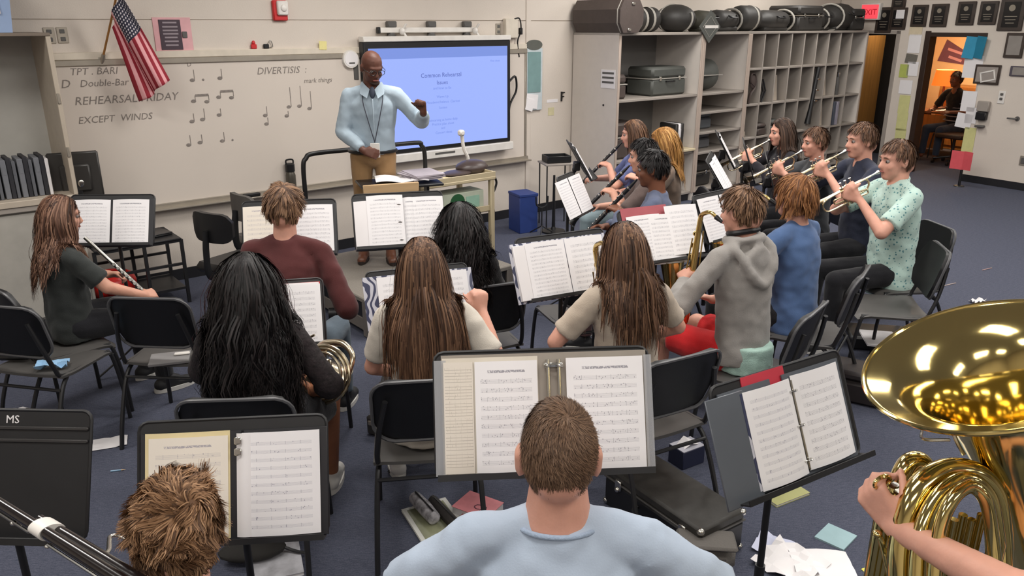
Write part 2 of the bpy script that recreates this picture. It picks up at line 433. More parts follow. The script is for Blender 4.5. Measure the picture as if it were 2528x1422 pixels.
# ------------------------------------------------------------------ whiteboard and what hangs on the front wall
UB0, UB1, ZB0, ZB1 = 0.0, 4.93, 0.70, 1.885
wb = thing('whiteboard', 'long whiteboard with faint handwriting and quarter notes, across the front wall', 'whiteboard', FLOC, FROT)
one('panel', WHITE, lambda q: fbox(q, UB0, UB1, ZB0, ZB1, 0.001, 0.02), parent=wb)
one('map_rail', mat('cream rail', (214, 204, 188), 0.5), lambda q: (fbox(q, UB0, UB1, ZB1, ZB1 + .055, 0, .03, .004)), parent=wb)
one('frame', ALU, lambda q: (fbox(q, UB0, UB1, ZB1 - .045, ZB1, 0.0, .035, .004), fbox(q, UB1 - .03, UB1, ZB0, ZB1, 0, .03, .004)), parent=wb)
one('tray', ALU, lambda q: (fbox(q, UB0, UB1 + .02, ZB0 - .045, ZB0, 0.0, .035, .004), fbox(q, UB0, UB1 + .02, ZB0 - .05, ZB0 - .035, 0.03, .1, .004)), parent=wb)
def wr(px, py, body, size, sh=0.24, name='handwriting'):
    u, z = fw(px, py, .022)
    wtext(name, body, size, INK, wb, u, -.0215, z, shear=sh, ext=.0004)
wr(172, 186, 'TPT . BARI', .075); wr(150, 218, 'D', .09); wr(197, 215, 'Double-Bar', .075)
wr(184, 260, 'REHEARSAL FRIDAY', .088); wr(193, 306, 'EXCEPT  WINDS', .075)
wr(634, 184, 'DIVERTISIS  :', .085); wr(750, 205, 'mark things', .06)
wr(462, 164, 'D', .05, 0)
def note(px, py, px2, py2, kind='note'):
    u, z = fw(px, py, .022); 
    def f(q):
        q.ell((u, -.0215, z), (.022, .0012, .015), M=None, nu=10, nv=5)
        u2, z2 = fw(px2, py2, .022)
        q.box(((u + .02 + u2) / 2, -.0215, (z + z2) / 2), (.006, .001, abs(z2 - z)))
        if kind == 'pair':
            q.ell((u + .11, -.0215, z - .01), (.022, .0012, .015), nu=10, nv=5)
            q.box((u + .13, -.0215, (z + z2) / 2), (.006, .001, abs(z2 - z))); q.box((u + .075, -.0215, z2), (.11, .001, .02))
        if kind == 'dot': q.ell((u + .09, -.0215, z), (.01, .0012, .01), nu=8, nv=5)
    one('drawn_note', INK, f, parent=wb)
for a in ((475, 198, 477, 172, 'dot'), (543, 193, 545, 170), (478, 250, 480, 236, 'pair'), (540, 240, 543, 226, 'pair'), (474, 300, 477, 280), (500, 295, 503, 268), (541, 284, 543, 268),
          (466, 358, 468, 334), (494, 352, 497, 332), (549, 348, 552, 326, 'dot'), (713, 264, 716, 215), (739, 262, 741, 212), (655, 285, 657, 262), (658, 306, 660, 290), (764, 268, 766, 225), (708, 286, 710, 274)):
    note(*a)
u, z = fw(620, 468, .07)
one('whiteboard_eraser', BLK, lambda q: q.box((0, 0, .018), (.15, .05, .03), bev=.006), 'black felt eraser lying on the whiteboard tray', 'eraser', loc=(*fpos(u, .07), ZB0 - .036), rot=FR)
# things fixed above the board
def onwall(name, px, py, w, h, dep, m, label, cat, bev=.004, group=None, extra=None):
    u, z = fw(px, py)
    t = thing(name, label, cat, (*fpos(u), z), FROT, group)
    return t
def outlet(px, label):
    u, z = fw(*px)
    t = thing('wall_outlet', label, 'outlet', (*fpos(u), z), FROT)
    one('cover_plate', ALU, lambda q: q.box((0, -.004, 0), (.075, .008, .115), bev=.003), parent=t)
    for s in (-.028, .028): one('socket', GRYP, lambda q: q.box((0, -.009, s), (.035, .006, .03), bev=.003), parent=t)
outlet((122, 88), 'metal outlet plate nearest the grey shelf unit, left of the flag')
outlet((154, 87), 'metal outlet plate just left of the flag pole')
outlet((1230, 72), 'outlet plate above the right end of the display screen')
u, z = fw(1256, 70)
t = thing('wall_junction_box', 'white junction box above the display with a black cable', 'wall box', (*fpos(u), z), FROT)
one('box', mat('cream plastic', (214, 205, 190), .5), lambda q: q.box((0, -.03, 0), (.17, .06, .2), bev=.006), parent=t)
one('cable', BLK, lambda q: q.tube(catmull([(.02, -.05, .09), (.1, -.06, .1), (.13, -.05, -.02), (.1, -.03, -.14), (.13, -.02, -.3)]), .008, 6), parent=t)
one('plug', BLK, lambda q: q.box((.125, -.05, -.03), (.035, .04, .07), bev=.006), parent=t)
# flag
u, z = fw(250, 148)
fl = thing('flag', 'American flag hanging from an angled pole over the whiteboard', 'flag', (*fpos(u, .035), z), FROT)
pole0 = np.array((0, 0, 0)); u2, z2 = fw(292, -30, .3); pole1 = np.array((u2 - u, -.3 + .035, z2 - z))
one('pole', WOOD, lambda q: q.cyl(pole0, pole1, .008, .008, 8), parent=fl)
one('bracket', ALU, lambda q: (q.box((0, .02, -.01), (.06, .03, .07), bev=.004), q.cyl(pole0 - .04 * nrm(pole1), pole0 + .05 * nrm(pole1), .014, n=8)), parent=fl)
m, N, L, b = node_mat('flag cloth')
uvn = N.new('ShaderNodeUVMap'); sx = N.new('ShaderNodeSeparateXYZ'); L.new(uvn.outputs[0], sx.inputs[0])
st = mth(N, L, 'LESS_THAN', mth(N, L, 'FRACT', mth(N, L, 'MULTIPLY', sx.outputs[1], 6.5)), 0.5)
col = mixc(N, L, st, (232, 168, 172), (150, 34, 50))
can = mth(N, L, 'MULTIPLY', mth(N, L, 'LESS_THAN', sx.outputs[0], 0.4), mth(N, L, 'LESS_THAN', sx.outputs[1], 0.54))
mpn = N.new('ShaderNodeMapping'); mpn.inputs['Scale'].default_value = (27, 17, 1); L.new(uvn.outputs[0], mpn.inputs['Vector'])
vo = N.new('ShaderNodeTexVoronoi'); vo.inputs['Randomness'].default_value = 0.0; L.new(mpn.outputs[0], vo.inputs['Vector']); vo.inputs['Scale'].default_value = 1
stars = mth(N, L, 'LESS_THAN', vo.outputs['Distance'], 0.28)
L.new(mixc(N, L, can, col, mixc(N, L, stars, (44, 44, 62), (206, 200, 204))), b.inputs['Base Color']); b.inputs['Roughness'].default_value = 0.8
FLAGM = m
nu_, nv_ = 30, 18
dirp = nrm(pole1)
G = np.zeros((nu_, nv_, 3)); UV = np.zeros((nu_, nv_, 2))
lp = np.linalg.norm(pole1)
for i in range(nu_):
    for j in range(nv_):
        s, t_ = i / (nu_ - 1), j / (nv_ - 1)       # s along the fly (hanging down), t from the pole tip down the hoist
        top = pole0 + dirp * (lp - .02 - t_ * .30)
        fall = s * (.66 - .10 * t_)
        spread = (1 - .35 * s)
        G[i, j] = top * 1.0 + np.array((.15 * s + .10 * (1 - t_) * s * 1.2 + .02 * math.sin(9 * t_ + 2 * s), .035 * math.sin(t_ * 11 + s * 2) * (0.3 + s) - .03, -fall - .1 * s * t_ * 0))
        UV[i, j] = (s, t_)
fb = MB(); fb.sheet(G, .003); fo = fb.build('cloth', FLAGM, fl, smooth=180)
uvl = fo.data.uv_layers.new(name='UVMap')
uvf = np.concatenate([UV.reshape(-1, 2)] * 2); li = np.empty(len(fo.data.loops), int); fo.data.loops.foreach_get('vertex_index', li)
uvl.data.foreach_set('uv', uvf[li].ravel())
# pink backed sign
u, z = fw(421, 86)
t = thing('wall_sign', 'dark lettered sign with a pink backing above the whiteboard', 'sign', (*fpos(u), z), FROT)
PINK = mat('pink card', (222, 170, 174), .7)
one('backing', PINK, lambda q: q.box((.02, -.003, 0), (.30, .006, .27), bev=.002), parent=t)
one('sign_panel', mat('dark purple print', (66, 52, 62), .6), lambda q: q.box((0, -.008, .0), (.17, .005, .235), bev=.001), parent=t)
GREYINK = mat('pale print', (150, 140, 146), .7)
for k, (zz, w) in enumerate(((.095, .11), (.062, .12), (.034, .12), (.008, .12), (-.02, .1), (-.05, .11), (-.08, .1))):
    one('print_line', GREYINK, lambda q: q.box((0, -.011, zz), (w, .001, .012)), parent=t)
one('tab', GRYP, lambda q: q.box((.11, -.01, 0), (.04, .008, .05), bev=.003), parent=t)
# fire alarm
u, z = fw(688, 26)
t = thing('fire_alarm', 'red fire alarm with a white strobe high on the front wall', 'fire alarm', (*fpos(u), z), FROT)
one('base', REDM, lambda q: q.box((-.0, -.02, 0), (.13, .04, .17), bev=.008), parent=t)
one('strobe', WHP, lambda q: (q.box((.015, -.05, .02), (.10, .04, .12), bev=.01), q.ell((.02, -.072, .02), (.03, .012, .03))), parent=t)
# bits resting on the rail
u, z = fw(627, 121, .015)
one('red_magnet', REDM, lambda q: (q.box((0, 0, .02), (.05, .02, .04), bev=.005), q.ell((0, 0, .05), (.016, .012, .02))), 'small red peg on the rail above the whiteboard', 'magnet', loc=(*fpos(u, .017), ZB1 + .056), rot=FR)
u, z = fw(660, 118, .015)
t = thing('rail_clip', 'small black and silver clip on the rail beside the red peg', 'clip', (*fpos(u, .017), ZB1 + .056), FROT)
one('body', BLK, lambda q: q.box((-.01, 0, .02), (.05, .02, .04), bev=.006), parent=t)
one('wire', SILV, lambda q: q.tube(catmull([(0, 0, .035), (.03, -.005, .07), (.05, 0, .02), (.02, 0, .01)]), .004, 6), parent=t)
u, z = fw(793, 112)
one('sticky_note', mat('pale yellow paper', (228, 218, 150), .8), lambda q: q.box((0, -.034, 0), (.075, .002, .075), M=M4(ry=.05)), 'pale yellow sticky note on the rail left of the display', 'note', loc=(*fpos(u), z), rot=FR)
# mounting bar with three clamps
u, z = fw(1055, 74)
t = thing('wall_mount_bar', 'white wall mounted bar with three dark clamps above the display', 'mount', (*fpos(u), z), FROT)
one('bar', WHP, lambda q: q.box((0, -.05, 0), (1.16, .035, .05), bev=.008), parent=t)
for x in (-.44, .02, .46):
    one('clamp', GRYP, lambda q: (q.box((x, -.04, .055), (.1, .06, .06), bev=.01), q.box((x, -.04, -.06), (.09, .06, .06), bev=.02), q.box((x, -.03, 0), (.05, .06, .16))), parent=t)
for x in (-.35, .53):
    one('arm_joint', WHP, lambda q: (q.ell((x, -.09, -.01), (.03, .03, .035)), q.cyl((x, -.09, 0), (x + .03, -.12, .06), .012, n=8), q.cyl((x, -.09, 0), (x + .03, -.11, -.06), .012, n=8)), parent=t)
one('end_cap', BLK, lambda q: q.box((-.59, -.05, 0), (.03, .045, .06), bev=.006), parent=t)
# round white disc on the board
u, z = fw(864, 146, .03)
t = thing('round_timer', 'round white timer hanging on the whiteboard beside the teacher', 'timer', (*fpos(u, .03), z), FROT)
one('rim', WHP, lambda q: q.cyl((0, .01, 0), (0, -.025, 0), .085, .08, 28), parent=t)
one('face', PAPER, lambda q: q.cyl((0, -.024, 0), (0, -.028, 0), .068, .066, 28), parent=t)
one('mark', GRYP, lambda q: q.box((.005, -.029, -.035), (.06, .002, .014)), parent=t)
one('disc_shadow', GRYP, lambda q: q.box((.06, .006, -.12), (.05, .012, .14), bev=.004), parent=t)  # grey slab in place of the shadow the disc casts
# pocket chart
u, z = fw(1315, 185)
t = thing('pocket_chart', 'narrow teal and white pocket chart with an oval top by the whiteboard end', 'wall chart', (*fpos(u, .02), z), FROT)
PALE = mat('pale plastic', (196, 206, 210), .4)
one('sleeve', PALE, lambda q: q.box((0, 0, -.05), (.25, .01, .68), bev=.003), parent=t)
one('teal_sheet', mat('teal card', (120, 152, 152), .6), lambda q: q.box((0, -.008, .03), (.19, .004, .44)), parent=t)
one('oval_header', mat('dark olive card', (92, 94, 88), .6), lambda q: q.tube([(0, .004, .325), (0, -.01, .325)], .055, 28, M=np.diag([2.1, 1, 1, 1]).astype(float)), parent=t)
one('pocket_paper', PAPER, lambda q: (q.box((.0, -.012, -.29), (.17, .004, .16), M=M4(ry=.12)), q.box((.03, -.016, -.33), (.11, .004, .13), M=M4(ry=.3))), parent=t)
u, z = fw(1363, 249)
one('paper_notice', PAPER, lambda q: q.box((0, -.002, 0), (.17, .003, .035)), 'narrow white paper strip on the wall left of the cabinets', 'paper', loc=(*fpos(u), z), rot=FR)
u, z = fw(1388, 238)
one('wall_hook', BLK, lambda q: (q.box((-.02, -.01, 0), (.012, .02, .11)), q.box((.0, -.01, .045), (.05, .02, .012)), q.box((-.004, -.01, .0), (.04, .02, .012))), 'small black bracket shaped like a letter F on the wall', 'hook', loc=(*fpos(u), z), rot=FR)
u, z = fw(1360, 275)
one('faded_note', mat('faint yellow paper', (206, 198, 160), .8), lambda q: q.box((0, -.002, 0), (.09, .003, .09)), 'faint yellow note on the wall below the paper strip', 'note', loc=(*fpos(u), z), rot=FR)

# ------------------------------------------------------------------ interactive display
DD = 0.12
tv = thing('display_screen', 'large interactive display lit blue with lines of text on the front wall', 'display', FLOC, FROT)
T0, T1, TZ0, TZ1 = 2.84, 4.62, .905, 1.985
one('housing', BLK, lambda q: fbox(q, T0, T1, TZ0, TZ1, .03, DD, .01), parent=tv)
SCRM, N, L, b = node_mat('lit screen')
b.inputs['Base Color'].default_value = (0.02, 0.02, 0.03, 1); b.inputs['Roughness'].default_value = 0.2
b.inputs['Emission Color'].default_value = (*lin((158, 180, 255)), 1); b.inputs['Emission Strength'].default_value = 0.95
one('screen', SCRM, lambda q: fbox(q, T0 + .05, T1 - .05, TZ0 + .045, TZ1 - .06, DD, DD + .003), parent=tv)
BARM = mat('screen banner', (40, 50, 80), .3, var=0, emit=(128, 152, 228), estr=.85)
one('menu_bar', BARM, lambda q: fbox(q, T0 + .05, T1 - .05, TZ1 - .16, TZ1 - .06, DD + .003, DD + .004), parent=tv)
one('top_trim', WHP, lambda q: fbox(q, T0, T1, TZ1, TZ1 + .05, .03, DD + .01, .006), parent=tv)
one('bottom_trim', WHP, lambda q: fbox(q, T0, T1 + .02, TZ0 - .085, TZ0, .03, DD + .03, .008), parent=tv)
one('speaker_slot', GRYP, lambda q: fbox(q, T0 + .75, T0 + 1.0, TZ0 - .045, TZ0 - .025, DD + .03, DD + .033), parent=tv)
one('side_cable', BLK, lambda q: q.tube(catmull([(T1, -.09, 1.55), (T1 + .08, -.1, 1.6), (T1 + .11, -.08, 1.45), (T1 + .03, -.07, 1.3), (T1 + .01, -.07, 1.15)]), .012, 7), parent=tv)
SINK = mat('screen text', (60, 76, 140), .5, var=0, emit=(88, 104, 176), estr=.5)
SFNT = mat('screen small text', (70, 90, 150), .5, var=0, emit=(120, 142, 216), estr=.7)
def scr(px, py, body, size, m_=None):
    u, z = fw(px, py, DD + .004)
    wtext('screen_text', body, size, m_ or SFNT, tv, u, -(DD + .0045), z, align='CENTER', ext=.0003)
scr(1090, 190, 'Common Rehearsal', .062, SINK); scr(1092, 208, 'Issues', .058, SINK); scr(1092, 220, 'and how to fix', .038)
scr(1093, 241, 'Warm Up', .036); scr(1094, 254, 'Woodwind balance  Clarinet', .036); scr(1094, 268, 'Section', .034)
scr(1094, 298, 'Rehearsing at home daily', .036); scr(1094, 308, 'Practice plan sheet', .036); scr(1094, 318, 'and', .034); scr(1096, 329, 'Concert dates', .036)
scr(1222, 152, 'View sheet', .03)
# ------------------------------------------------------------------ instrument cabinets along the front wall, right part
KD = 0.74            # depth
U0, UA, UB, UC = 5.64, 7.10, 8.06, 11.02
ZT = 2.055
def cab_at(u): return (*fpos(u, 0.0), 0), FROT
def kbox(q, u0, u1, z0, z1, d0, d1, bev=0.0): fbox(q, u0, u1, z0, z1, d0, d1, bev)
CABM = mat('cabinet front edge', (176, 160, 148), .5, var=.03)
PANELM = mat('cabinet end panel', (212, 204, 196), .45, var=.02)
def cabinet(name, label, w, shelves, u, uprights=(), edge=.03):
    loc, rz = cab_at(u)
    t = thing(name, label, 'cabinet', loc, rz)
    one('side_panel', PANELM, lambda q: kbox(q, 0, .025, 0, ZT, .015, KD, .003), parent=t)
    one('side_panel', PANELM, lambda q: kbox(q, w - .025, w, 0, ZT, .015, KD, .003), parent=t)
    one('back_panel', GREYI, lambda q: kbox(q, .025, w - .025, .1, ZT, .015, .03), parent=t)
    one('top_panel', GREYC, lambda q: kbox(q, .0, w, ZT - .03, ZT, .015, KD + .004, .003), parent=t)
    one('plinth', BASEM, lambda q: kbox(q, .02, w - .02, 0, .1, .05, KD - .04), parent=t)
    for z in shelves: one('shelf', GREYC, lambda q: kbox(q, .025, w - .025, z - .028, z, .03, KD - .01, .003), parent=t)
    for x in uprights: one('divider', GREYC, lambda q: kbox(q, x - .011, x + .011, .1, ZT - .03, .03, KD - .005, .003), parent=t)
    for x in (0, w - edge): one('face_stile', CABM, lambda q: kbox(q, x, x + edge, .1, ZT - .03, KD, KD + .012, .003), parent=t)
    return t
ca = cabinet('instrument_cabinet', 'tall open grey cabinet nearest the whiteboard with pale end panel', UA - U0, (.12, .64, 1.33), U0, edge=.035)
one('end_notice', PAPER, lambda q: q.box((-.003, -KD + .14, 1.56), (.004, .22, .2)), parent=ca)
for k in range(3): one('print_band', GRYP, lambda q: q.box((-.006, -KD + .14, 1.625 - .05 * k), (.002, .18, .022)), parent=ca)
one('lock', BLK, lambda q: q.cyl((-.006, -KD + .2, 1.27), (.003, -KD + .2, 1.27), .012, n=10), parent=ca)
one('trim_piece', mat('cream laminate', (206, 192, 160), .5), lambda q: kbox(q, UA - U0 - .3, UA - U0 - .03, .645, .672, .02, KD + .03, .003), parent=ca)
cb = cabinet('narrow_cabinet', 'narrow open grey cabinet with thin wire shelves in the middle', UB - UA, (.12, .6, .85, 1.1, 1.33), UA, edge=.05)
ups = [.33 + .313 * i for i in range(0, 8)]
cc = cabinet('cubby_cabinet', 'wide grey cubbyhole cabinet in slots at the right end', UC - UB, (.12, .3, .7, 1.14, 1.6), UB, ups, edge=.03)

CASE = mat('black case leatherette', (44, 42, 40), .55, var=.14, bump=.15, bscale=200)
CASEB = mat('brown black case', (72, 62, 58), .55, var=.08, bump=.1)
CASEG = mat('grey green case', (78, 80, 76), .6, var=.08)
STRAP = mat('pale webbing', (160, 156, 148), .7, var=.1)
def case_at(u, d, z): return (*fpos(u, d), z)
def box_case(name, label, u, d, z, w, dep, h, m, group=None, band=True, rz=0, latch=True, cat='case'):
    t = thing(name, label, cat, case_at(u, d, z), FROT + rz, group)
    one('lower_shell', m, lambda q: q.box((0, 0, h * .3), (w, dep, h * .6), bev=min(.025, h * .1)), parent=t)
    one('lid', m, lambda q: q.box((0, 0, h * .8 + .002), (w, dep, h * .4 - .004), bev=min(.03, h * .14)), parent=t)
    if band: one('seam_strip', STRAP if m is not CASE else ALU, lambda q: q.box((0, 0, h * .6), (w + .004, dep + .004, .012)), parent=t)
    if latch:
        for x in (-.28, .28): one('latch', SILV, lambda q: q.box((x * w, -dep / 2 - .005, h * .6), (.035, .012, .05), bev=.003), parent=t)
        one('handle', BLK, lambda q: q.tube(catmull([(-.07, -dep / 2, h * .5), (-.06, -dep / 2 - .03, h * .5), (.06, -dep / 2 - .03, h * .5), (.07, -dep / 2, h * .5)]), .008, 6), parent=t)
    return t
# inside the open cabinets
box_case('instrument_case', 'dark upright case at the left end of the upper cabinet shelf', 5.80, .40, 1.332, .2, .5, .27, CASEB, latch=False)
box_case('instrument_case', 'wide grey case on the upper shelf of the open cabinet', 6.66, .42, 1.332, .62, .42, .33, CASEG)
def bell_case(q):
    prof = [(.0, -.26), (.06, -.255), (.12, -.12), (.17, 0), (.2, .1), (.19, .19), (.1, .24), (0, .245)]
    q.lathe([(r, z) for r, z in prof], 20, M=M4((0, 0, .2), ry=PI / 2))
t = thing('bell_case', 'round nosed grey green case on the narrow cabinet shelf', 'case', case_at(7.47, .4, 1.332), FROT)
one('shell', CASEG, bell_case, parent=t)
one('fin', CASEG, lambda q: q.prism([(-.28, .2), (.06, .33), (-.18, .5), (-.26, .62), (-.28, .62)], .1, M=np.array(Matrix.Rotation(PI / 2, 4, 'X')), z0=-.05), parent=t)
one('seam_strip', STRAP, lambda q: q.box((0, 0, .2), (.5, .412, .01)), parent=t)
box_case('instrument_case', 'dark case with a grey band low in the open cabinet', 5.93, .45, .642, .42, .4, .42, CASEB, latch=False)
for i, (u, c, w) in enumerate(((6.76, CASE, .045), (6.815, PAPER, .04), (6.865, CASE, .05))):
    one('ring_binder', c, lambda q: (q.box((0, 0, .16), (w, .27, .31), bev=.01), q.box((0, -.136, .2), (w * .6, .002, .1))), ['black binder left of the white one beside the blond player', 'white binder standing between two black ones', 'black binder at the right of the white one in the cabinet'][i], 'binder', loc=case_at(u, KD - .16, .675), rot=FR)
box_case('storage_tub', 'blue grey tub standing across the thin shelves of the narrow cabinet', 7.45, .36, .852, .42, .36, .24, mat('blue grey plastic', (88, 94, 100), .5), latch=False, band=False, cat='tub')
box_case('storage_tub', 'grey tub under the blue grey one in the narrow cabinet', 7.45, .36, .602, .42, .36, .22, mat('slate plastic', (96, 98, 102), .5), latch=False, band=False, cat='tub')
box_case('instrument_case', 'black case at the bottom of the narrow cabinet', 7.4, .4, .122, .5, .4, .3, CASE)
# things in the cubbyholes
def slotx(i): return UB + .33 + .313 * (i - .5)
t = thing('hung_strap', 'brown curled neck strap hanging in the leftmost cubbyhole', 'strap', case_at(slotx(0) + .02, KD - .05, 1.142), FROT)
one('loop', mat('brown strap', (70, 58, 54), .7), lambda q: q.tube(catmull([(-.05, 0, .0), (-.02, 0, .12), (.07, 0, .22), (.05, 0, .36), (-.03, 0, .38), (-.04, 0, .28), (.04, 0, .22)]), .022, 8, flat=.5), parent=t)
one('pad', mat('brown strap', (70, 58, 54)), lambda q: q.ell((.02, 0, .28), (.06, .02, .09)), parent=t)
t = thing('folded_music_stand', 'dark folded wire stand in the second cubbyhole', 'stand', case_at(slotx(1), KD - .08, 1.142), FROT)
one('bar', BLKM, lambda q: q.tube([(-.06, 0, 0), (.02, 0, .14), (-.05, 0, .28)], .015, 7), parent=t)
one('bar', BLKM, lambda q: q.tube([(.0, 0, 0), (.07, 0, .15), (-.01, 0, .3)], .012, 7), parent=t)
t = thing('stored_clarinet', 'long black clarinet standing in the cubbyhole behind the trumpet girl', 'clarinet', case_at(slotx(5) - .1, KD + .015, .8), FROT)
one('body_tube', BLK, lambda q: q.tube([(-.10, 0, -.02), (-.06, 0, .2), (0.0, 0, .62), (.03, 0, .76)], [.045, .03, .028, .03], 10), parent=t)
for z in (.3, .45, .6): one('key', SILV, lambda q: q.box((.02 + z * .05 - .03, -.03, z), (.07, .012, .02), bev=.004), parent=t)
box_case('small_case', 'black small case in the lower second cubbyhole', slotx(1) + .0, KD - .2, .702, .2, .36, .16, CASEB, latch=False, band=False)
box_case('small_case', 'black small case in the lower third cubbyhole', slotx(2) + .0, KD - .2, .702, .2, .36, .19, CASEG, latch=False, band=False)
t = thing('stored_bottle', 'tall silver bottle in a cubbyhole of the right end column', 'bottle', case_at(slotx(7) + .02, KD - .08, 1.142), FROT)
one('body', GRYP, lambda q: q.lathe([(0, 0), (.035, 0), (.035, .16), (.03, .2), (.02, .26)], 12), parent=t)
one('cap', SILV, lambda q: q.lathe([(.022, .26), (.03, .27), (.03, .32), (0, .33)], 12), parent=t)
for i, (du, c, l) in enumerate(((-.09, mat('slate folder', (74, 80, 94), .6), 'slate blue folder standing in the right end cubbyhole'), (.0, mat('lilac folder', (150, 146, 160), .6), 'lilac folder standing right of the slate blue one'))):
    one('folder', c, lambda q: q.box((0, 0, .17), (.06, .3, .34), bev=.004), l, 'folder', loc=case_at(slotx(7) + .03 + du, KD - .17, .702), rot=FR)
for i, (k, z, l) in enumerate(((6, 1.142, 'cream sheet in the middle row of the sixth cubbyhole'), (2, 1.142, 'cream sheet in the middle row of the third cubbyhole'), (6, .702, 'cream sheet in the lower row near the trumpet girl'), (0, .42, 'cream sheet in the leftmost lower cubbyhole'))):
    one('cubby_sheet', mat('cream sheet', (184, 172, 158), .7), lambda q: q.box((0, 0, .17), (.22, .004, .34), M=M4(rx=-.1)), l, 'paper', loc=case_at(slotx(k), KD - .12, z), rot=FR)

# ------------------------------------------------------------------ cases lined up on top of the cabinets
ZC = ZT + .001
t = thing('long_case', 'long brown black coffin shaped case on the cabinet top, left end', 'case', case_at(5.78, .06, ZC), FROT)
octo = [(-.19, 0), (.14, 0), (.2, .07), (.2, .24), (.14, .34), (-.19, .34)]
one('shell', CASEB, lambda q: q.prism([(-.14, .0), (.1, .0), (.17, .1), (.17, .24), (.1, .345), (-.14, .345), (-.2, .24), (-.2, .1)], .74, M=np.array(Matrix.Rotation(PI / 2, 4, 'X'))), parent=t, smooth=20)
one('rim_strip', STRAP, lambda q: q.tube([(-.14, -.7, .005), (.1, -.7, .005), (.17, -.7, .1), (.17, -.7, .24), (.1, -.7, .34), (-.14, -.7, .34), (-.2, -.7, .24), (-.2, -.7, .1)], .008, 6, closed=True), parent=t)
for p in ((.0, .3), (-.05, .03)): one('latch', SILV, lambda q: q.box((p[0], -.745, p[1]), (.05, .012, .03), bev=.004), parent=t)
def drum_case(u, label, r, w, straps, d=.35, tilt=0, m=CASE, fl=1.0):
    t = thing('round_case', label, 'case', case_at(u, d, ZC), FROT + tilt)
    M = M4((0, 0, r), ry=PI / 2)
    one('shell', m, lambda q: q.lathe([(0, -w / 2), (r * .7, -w / 2), (r * .94, -w * .42), (r, -w * .3), (r, w * .3), (r * .94, w * .42), (r * .7, w / 2), (0, w / 2)], 22, M=M @ np.diag([1, fl, 1, 1.0])), parent=t)
    for s in straps: one('strap', STRAP, lambda q: q.lathe([(r * 1.0, s - .018), (r * 1.025, s - .018), (r * 1.025, s + .018), (r * 1.0, s + .018)], 22, M=M @ np.diag([1, fl, 1, 1.0])), parent=t)
    return t
drum_case(6.28, 'small round black case with two pale straps beside the coffin case', .135, .26, (.0, .1))
drum_case(6.55, 'round black case with a pale strap on the cabinet top, third from left', .14, .16, (-.05,))
t = thing('domed_case', 'domed black case with one upright pale stripe on the cabinet top', 'case', case_at(6.92, .44, ZC), FROT)
one('shell', CASE, lambda q: q.ell((0, 0, .15), (.25, .24, .165), nu=22, nv=12), parent=t)
one('stripe', STRAP, lambda q: q.tube([(0.02, .245 * math.cos(a), .15 + .17 * math.sin(a)) for a in np.linspace(2.7, 4.2, 12) * 1.0 + .0][::1], .012, 6), parent=t)
one('rim_strip', STRAP, lambda q: q.tube([(.25 * math.cos(a), .05, .15 + .165 * math.sin(a)) for a in np.linspace(0, 2 * PI, 26)[:-1]], .008, 6, closed=True), parent=t)
t = thing('diamond_sign', 'dark grey diamond sign with a white band hanging off the cabinet top', 'sign', case_at(7.16, KD + .03, ZT + .06), FROT)
DIA = mat('slate card', (84, 86, 82), .6)
one('plate', DIA, lambda q: q.prism([(-.2, 0), (0, -.19), (.2, 0), (0, .19)], .01, M=np.array(Matrix.Rotation(PI / 2, 4, 'X'))), parent=t)
one('band', WHP, lambda q: q.box((.03, -.014, -.0), (.25, .004, .035)), parent=t)
one('inner_line', STRAP, lambda q: q.tube([(-.13, -.012, 0), (0, -.012, -.12), (.13, -.012, 0), (0, -.012, .12)], .004, 5, closed=True), parent=t)
def bag(u, label, w, h, dep, d=.42, rz=0., straps=(), m=CASE, taper=.8, z=0.):
    t = thing('gig_bag', label, 'bag', case_at(u, d, ZC + z), FROT + rz)
    def f(q):
        X = np.linspace(-w / 2, w / 2, 9); P = [(x, 0, h / 2 * (.96 + .04 * math.sin(9 * x))) for x in X]
        k = np.linspace(1, taper, 9); e = np.array([.55, .9, 1, 1, 1, 1, 1, .92, .6])
        q.tube([(p[0], 0, h / 2) for p in P], h / 2 * k * e, 14, M=np.diag([1, dep / h, 1, 1.0]))
        q.box((0, 0, .03), (w * .8, dep * .7, .06), bev=.02)
    one('body', m, f, parent=t)
    for s in straps: one('strap', STRAP, lambda q: q.tube([(s, dep / 2 * 1.03 * math.cos(a), h / 2 + h / 2 * 1.03 * math.sin(a)) for a in np.linspace(0, 2 * PI, 20)[:-1]], .014, 6, closed=True), parent=t)
    one('carry_handle', BLK, lambda q: q.tube(catmull([(-.08, -dep * .45, h * .7), (-.06, -dep * .58, h * .62), (.06, -dep * .58, h * .62), (.08, -dep * .45, h * .7)]), .01, 6), parent=t)
    return t
bag(7.5, 'dark olive gig bag behind the diamond sign', .5, .26, .3, m=mat('olive black cloth', (58, 56, 46), .7, var=.2))
bag(7.82, 'black gig bag with a pale curved strap right of the diamond sign', .5, .27, .34, straps=(.18,), d=.45)
drum_case(8.35, 'dark drum shaped case with a silver strap on the cabinet top', .16, .4, (.08,), d=.42)
bag(8.85, 'long black gig bag with a grey seam above the cubbyholes', .66, .27, .36, d=.46, straps=(.3,), taper=.95)
box_case('trunk_case', 'black ribbed trunk case on the cabinet top above the cubbyholes', 9.5, .44, ZC, .62, .5, .33, CASE, band=True)
bag(10.02, 'slim black gig bag with a silver strap right of the ribbed trunk', .42, .3, .36, d=.46, straps=(.02,))
bag(10.55, 'bulky black gig bag near the right end of the cabinet top', .66, .36, .44, d=.44, rz=.15, straps=(-.25,), taper=1.15)
box_case('slanted_case', 'black slanted case on the right end of the cabinet top', 10.86, .42, ZC, .28, .55, .3, CASE, rz=-.25, band=False)

